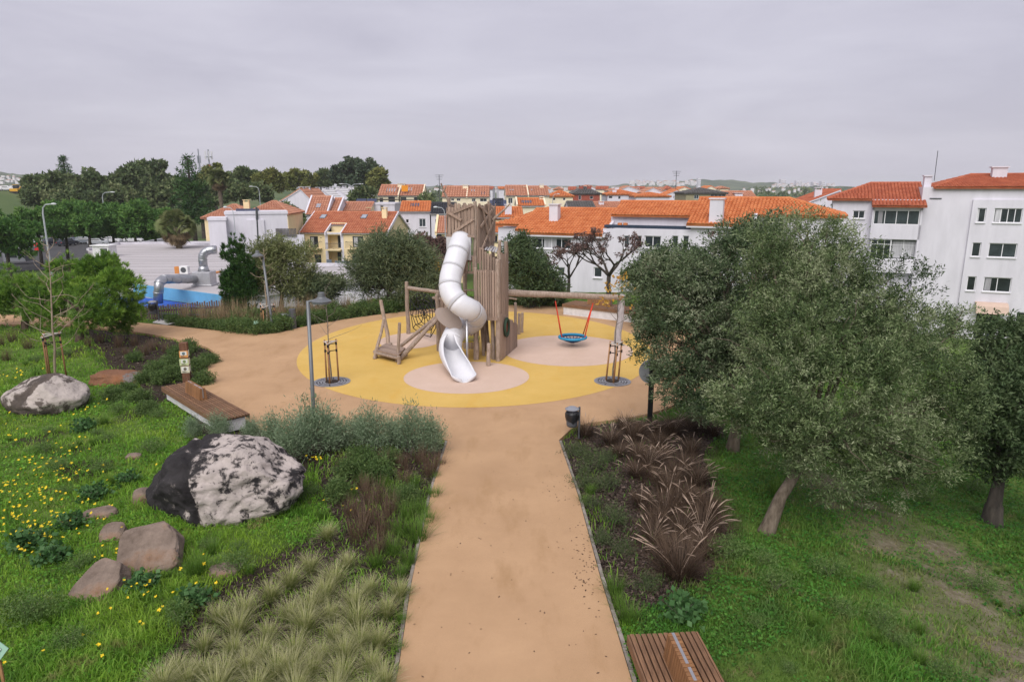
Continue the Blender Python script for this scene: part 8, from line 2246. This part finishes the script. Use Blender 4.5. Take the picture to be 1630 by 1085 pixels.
plants('dry_shrub', 'brown dry stalked plant among green in the mixed bed left of the path', 'plant', 'dry plants in the mixed bed', [(585, 830, 1.0), (570, 855, 1.0), (610, 845, .9), (595, 800, 1.0), (620, 815, .9), (560, 815, .9), (640, 745, .9), (670, 735, 1.0), (610, 745, .8), (685, 755, .9), (600, 880, .8), (580, 780, .8), (645, 770, .8), (550, 755, .8), (700, 740, .7)], DT)
plants('bed_plant', 'low green plant mixed with dry stalks left of the path', 'plant', 'low plants in the mixed bed', [(560, 760, .9), (600, 760, .9), (650, 800, .8), (540, 790, .8), (620, 735, .8), (575, 740, .8)], LO, LOs)
plants('bed_plant', 'green leafy plant in the left bed near the notice post', 'plant', 'leafy plants in the left bed', [(318, 588, 1.2), (335, 578, 1.1), (322, 612, 1.0), (270, 585, 1.1), (250, 600, 1.0), (285, 570, 1.1), (255, 612, 1.0), (225, 640, 1.0), (235, 660, .9), (215, 575, .8), (300, 560, 1.0), (230, 610, 1.0), (280, 605, 1.0), (205, 625, .9), (180, 640, .9)], LO, LOs, (.75, 1.1))
plants('dry_grass', 'thin dry brown grass with dark seed heads along the left path', 'grass', 'dry grasses in the left bed', [(160, 545, .9), (190, 552, .9), (215, 548, .9), (245, 555, 1.0), (265, 560, 1.0), (230, 565, 1.0), (140, 552, .8), (200, 565, .8), (285, 562, .9), (20, 545, 1.0), (45, 555, 1.0), (0, 550, 1.0), (10, 570, .9)], DT)
far_sp = [(u, v, s) for (u, v, s) in ((275, 514, 1.0), (292, 518, 1.1), (310, 520, 1.2), (328, 522, 1.1), (345, 524, 1.2), (362, 526, 1.1), (380, 528, 1.2), (398, 530, 1.2), (415, 531, 1.1), (432, 530, 1.1), (448, 526, 1.1), (478, 518, 1.0), (500, 514, 1.1), (520, 511, 1.1), (545, 507, 1.2), (570, 503, 1.1), (595, 500, 1.2), (620, 497, 1.1), (645, 494, 1.2), (670, 491, 1.1), (300, 508, 1.1), (340, 512, 1.0), (385, 516, 1.1), (410, 520, 1.1), (455, 516, 1.0), (490, 508, 1.0), (530, 502, 1.1), (580, 496, 1.1), (630, 490, 1.2), (820, 484, 1.2), (835, 486, 1.1), (855, 486, 1.2), (872, 486, 1.2), (888, 486, 1.1), (805, 484, 1.1), (265, 508, 1.0), (700, 486, 1.1), (1010, 505, 1.2), (1000, 498, 1.3), (1025, 512, 1.3), (1045, 520, 1.2))]
plants('bed_plant', 'leafy green shrub in the planting strip along the back of the playground', 'bush', 'shrubs of the far planting strip', [(u, v, s * (.7 if u < 350 else 1.0)) for u, v, s in far_sp], LO, LOs, (.9, 1.3))
plants('straw_grass', 'straw coloured dry grass clump rising behind the far strip shrubs', 'grass', 'straw grasses of the far planting strip', [(300, 512), (325, 516), (350, 518), (372, 520), (395, 522), (412, 524), (440, 520), (460, 514), (485, 509), (510, 505), (535, 501), (560, 498), (590, 494), (610, 492), (640, 489), (375, 510), (400, 512), (350, 508), (430, 512), (470, 508), (500, 500), (320, 508), (445, 505), (480, 502), (520, 496), (550, 492)], SW, None, (1.25, 1.7))
BL = bush_mesh('foliage', LEAF('mallow_leaf', [(.04, .11, .03), (.07, .16, .05), (.11, .21, .075)], trans=.25), .26, .2, 60, 5, .11, .10, 580, up=.4, spread=1.0)
plants('mallow_plant', 'broad leaved green mallow plant', 'plant', 'mallow plants in the lawns', [(52, 868, 1.2, 'largest round leaved mallow clump at the far left of the lawn'), (90, 890, .9, 'round leaved mallow just right of the largest clump'), (110, 840, .8, 'round leaved mallow above the largest clump among yellow flowers'), (235, 940, .7, 'small round leaved mallow at the foot of the large slab'), (315, 955, .8, 'round leaved mallow between the slab and the feather grass'), (150, 790, .9, 'round leaved mallow above the topmost long stone'), (205, 765, .8, 'round leaved mallow left of the big dark boulder'), (130, 690, .9, 'round leaved mallow below the pale left boulder'), (1080, 985, 1.1, 'round leaved weed with yellow flowers behind the front bench')], [BL], LOs)
WEED = [bush_mesh('foliage', LEAF('weed_leaf', [(.06, .12, .03), (.10, .18, .045), (.15, .24, .065), (.21, .28, .10)], trans=.3), .50, .34, 150, 9, .075, .018, 590 + k, up=.8, spread=.8, n=10) for k in range(3)]
wl = []
for (u0, u1, v0, v1, k_) in ((-20, 240, 690, 780, 12), (0, 150, 900, 1080, 9), (180, 330, 960, 1080, 6), (250, 470, 850, 920, 8), (60, 240, 640, 720, 8), (480, 560, 745, 830, 5), (20, 120, 560, 600, 5), (150, 260, 640, 690, 5)):
    for _ in range(k_):
        u, v = RND.uniform(u0, u1), RND.uniform(v0, v1); p = G(u, v)
        if clear_of_stones(np.array([p.x]), np.array([p.y]))[0] and not in_beds(np.array([p.x]), np.array([p.y]), BEDS)[0]: wl.append((u, v, RND.uniform(.5, 1.1)))
plants('weed', 'wispy green weed growing in the grass of the left lawn', 'plant', 'wispy weeds in the left lawn', wl[::2], WEED, LOs, (.5, .85))
plants('grass_tuft', 'longer tangled grass tuft in the left lawn', 'grass tuft', 'long grass tufts in the left lawn', wl[1::2], GT, None, (.6, 1.0))
plants('grass_tuft', 'grass tuft growing over the lower left edge of the path', 'grass tuft', 'grass tufts at the lower left path edge', [(648, 945, .6), (640, 990, .6), (636, 1035, .6), (630, 1070, .55), (700, 740, .6), (694, 760, .7), (645, 965, .5)], GT, None, (.8, 1.1))
wd = []
for _ in range(46):
    u, v = RND.uniform(1140, 1640), RND.uniform(770, 1090); p = G(u, v)
    if in_beds(np.array([p.x]), np.array([p.y]), BEDS)[0] or paved_dist(np.array([p.x]), np.array([p.y]))[0] < .6 or dryness(np.array([p.x]), np.array([p.y]))[0] > .5 or (u < 1180 and v > 980): continue
    wd.append((u, v, RND.uniform(.5, 1.1)))
plants('weed', 'greyish wispy weed growing in the grass of the right slope', 'plant', 'wispy weeds on the right slope', wd[::2], WEED, LOs, (.5, .85))
plants('grass_tuft', 'taller grass tuft standing out of the right slope', 'grass tuft', 'grass tufts on the right slope', wd[1::2], GT, None, (.6, 1.0))
# fallen leaves and twigs on the path
def litter(n, cond):
    V = []; va = []
    for _ in range(n):
        u, v = cond(); p = G(u, v); p.z = Hs(p.x, p.y) + .046
        if paved_dist(np.array([p.x]), np.array([p.y]))[0] > -.02: continue
        a = RND.uniform(0, 6.28); s = RND.uniform(.012, .03); e1 = Vector((math.cos(a), math.sin(a), RND.uniform(0, .3))) * s; e2 = Vector((-math.sin(a), math.cos(a), RND.uniform(-.2, .4))) * s * .5
        V += [tuple(p - e1), tuple(p - e2), tuple(p + e1), tuple(p + e2)]; va.append(RND.random())
    return V, va
V1, a1 = litter(150, lambda: (RND.gauss(935, 14), RND.gauss(880, 45))); V2, a2 = litter(70, lambda: (RND.uniform(640, 990), RND.uniform(690, 1085))); V3, a3 = litter(55, lambda: (RND.uniform(350, 1040), RND.uniform(520, 680))); V4, a4 = litter(60, lambda: (RND.gauss(900, 18), RND.uniform(700, 800)))
V = np.array(V1 + V2 + V3 + V4)
tag(link_mesh('fallen_leaves', np_mesh('fallen_leaves', V, quads=np.arange(len(V)).reshape(-1, 4), mat=LEAF('fallen_leaf', [(.03, .018, .012), (.09, .05, .03), (.16, .10, .06)], trans=0), vary=a1 + a2 + a3 + a4)), kind='stuff')
# ================================================================== far hills, far towns, air
def hill(name, pts, Y, depth, mat, seed):
    """a rounded ridge: pts give its skyline (u, v) at depth Y; it falls to the plain in front and behind"""
    us = np.linspace(pts[0][0], pts[-1][0], 90); vs_ = np.interp(us, [p[0] for p in pts], [p[1] for p in pts])
    V = []; prof = [(-1, 0), (-.8, .12), (-.6, .34), (-.4, .6), (-.2, .86), (0, 1.0), (.3, .8), (.7, .25), (1, 0)]
    for i, (u, v) in enumerate(zip(us, vs_)):
        c = PD(u, v, Y); top = c.z + 1.5 * math.sin(i * .7 + seed) + 1.0 * math.sin(i * 1.9)
        for (a, f) in prof: V.append((c.x * (1 + a * depth / Y * .3), Y + a * depth, -8 + (top + 8) * f + (3 * float(vnoise(i * .35, a * 4.0, seed)) if 0 < f < 1 else 0)))
    k = len(prof); Q = [(i * k + j, (i + 1) * k + j, (i + 1) * k + j + 1, i * k + j + 1) for i in range(89) for j in range(k - 1)]
    o = link_mesh(name, np_mesh(name, np.array(V), quads=np.array(Q), mat=mat, smooth=True)); return tag(o, kind='structure')
m_hill = M('hill_scrub', (.03, .055, .03), col2=(.12, .145, .08), scale=.012, rough=1, detail=12, lo=.38, hi=.64)
hill('hills', [(480, 300), (560, 297), (640, 297), (720, 295), (800, 296), (880, 296), (960, 295), (1040, 299)], 2700, 500, m_hill, 1)
hill('hills', [(880, 301), (960, 297), (1010, 292), (1060, 289), (1110, 286), (1150, 286), (1200, 290), (1250, 292), (1310, 296), (1380, 299), (1460, 299)], 2100, 450, m_hill, 2)
hill('hills', [(1180, 303), (1240, 300), (1300, 297), (1360, 299), (1420, 303)], 1300, 250, m_hill, 3)
hill('hills', [(-300, 285), (-150, 276), (-60, 273), (0, 273), (40, 280), (70, 290), (120, 297), (200, 300)], 1500, 350, m_hill, 4)
# far towns: a few hundred white blocks scattered on the hills and the plain, too small to tell apart
ft_ = MB(); fr2 = MB()
rg = random.Random(5)
for (ua, ub, va, vb, Ya, Yb, n_) in ((1000, 1110, 288, 293, 1700, 1950, 90), (1230, 1330, 292, 298, 1800, 1950, 60), (560, 700, 299, 304, 900, 1900, 70), (690, 1000, 298, 303, 800, 2000, 120), (1000, 1330, 299, 305, 700, 1100, 60), (0, 45, 280, 290, 1100, 1300, 24)):
    for _ in range(n_):
        Y = rg.uniform(Ya, Yb); p = PD(rg.uniform(ua, ub), rg.uniform(va, vb), Y); w = rg.uniform(4, 8) * Y / 1500; h = rg.uniform(2, 4) * Y / 1700; d_ = w * .7
        ft_.b2(p.x - w / 2, p.x + w / 2, p.y - d_ / 2, p.y + d_ / 2, p.z - h * 1.6, p.z + h * .5)
        if rg.random() < .5:
            z = p.z + h * .5; a = [(p.x - w * .55, p.y - d_ * .55, z), (p.x + w * .55, p.y - d_ * .55, z), (p.x + w * .55, p.y + d_ * .55, z), (p.x - w * .55, p.y + d_ * .55, z)]; t_ = (p.x, p.y, z + h * .35)
            for q in range(4): fr2.poly([a[q], a[(q + 1) % 4], t_])
tag(ft_.build('far_town', M('far_town_white', (.62, .60, .62), var=.1, scale=.02)), kind='stuff'); tag(fr2.build('far_roofs', m_palorange), kind='stuff')
for k, (u, v, w) in enumerate(((1112, 288, 4), (1245, 290, 6), (1270, 292, 7), (1295, 294, 5), (1308, 293, 4))):
    p = PD(u, v, 1850); mb = MB(); mb.b2(-w, w, -8, 8, -22, 7)
    t = thing('tower_block', ('pale tower block alone on the distant hill top', 'leftmost pale tower block at the right end of the distant hill', 'widest pale tower block at the right end of the distant hill', 'pale tower block second from right on the distant hill', 'rightmost pale tower block on the distant hill')[k], 'building', p); mb.build('wall', m_white, t)
    q = MB()
    for i in range(4):
        for j in range(4): q.b2(-w + w * (.25 + .5 * i), -w + w * (.42 + .5 * i), -8.1, -7.95, -12 + 4.4 * j, -9.5 + 4.4 * j)
    q.build('window_row', m_glass, t)['kind'] = 'stuff'
# hedgerow trees dotted over the plain before the hills
V_, Q_, a_, off = [], [], [], 0
lob = []
for _ in range(130):
    Y = rg.uniform(420, 1400); u = rg.choice((rg.uniform(600, 760), rg.uniform(900, 1340), rg.uniform(1200, 1340), rg.uniform(-40, 60))); p = PD(u, 303, Y); r = rg.uniform(3, 6) * (Y / 600) ** .6; lob.append((p.x, Y, -5 + r * .7, r * 1.3, r, r))
V, Q, va = leaf_cloud(lob, 2600, 5, 3.8, 2.2, 900, shell=(.3, 1), twig=1.5, gap=-2)
tag(link_mesh('distant_trees', np_mesh('distant_trees', V, quads=Q, mat=lf_euc, vary=va)), kind='stuff')
# the air between here and the hills
hz = MB().b2(-4400, 4400, -420, 4400, -9.5, 62)
hm = bpy.data.materials.new('haze_air'); hm.use_nodes = True; n, l = hm.node_tree.nodes, hm.node_tree.links; n.clear()
o_ = n.new('ShaderNodeOutputMaterial'); v_ = n.new('ShaderNodeVolumePrincipled'); v_.inputs['Color'].default_value = (.90, .90, .97, 1); v_.inputs['Density'].default_value = 0.00016
l.new(v_.outputs['Volume'], o_.inputs['Volume'])
tag(hz.build('haze', hm), kind='stuff')
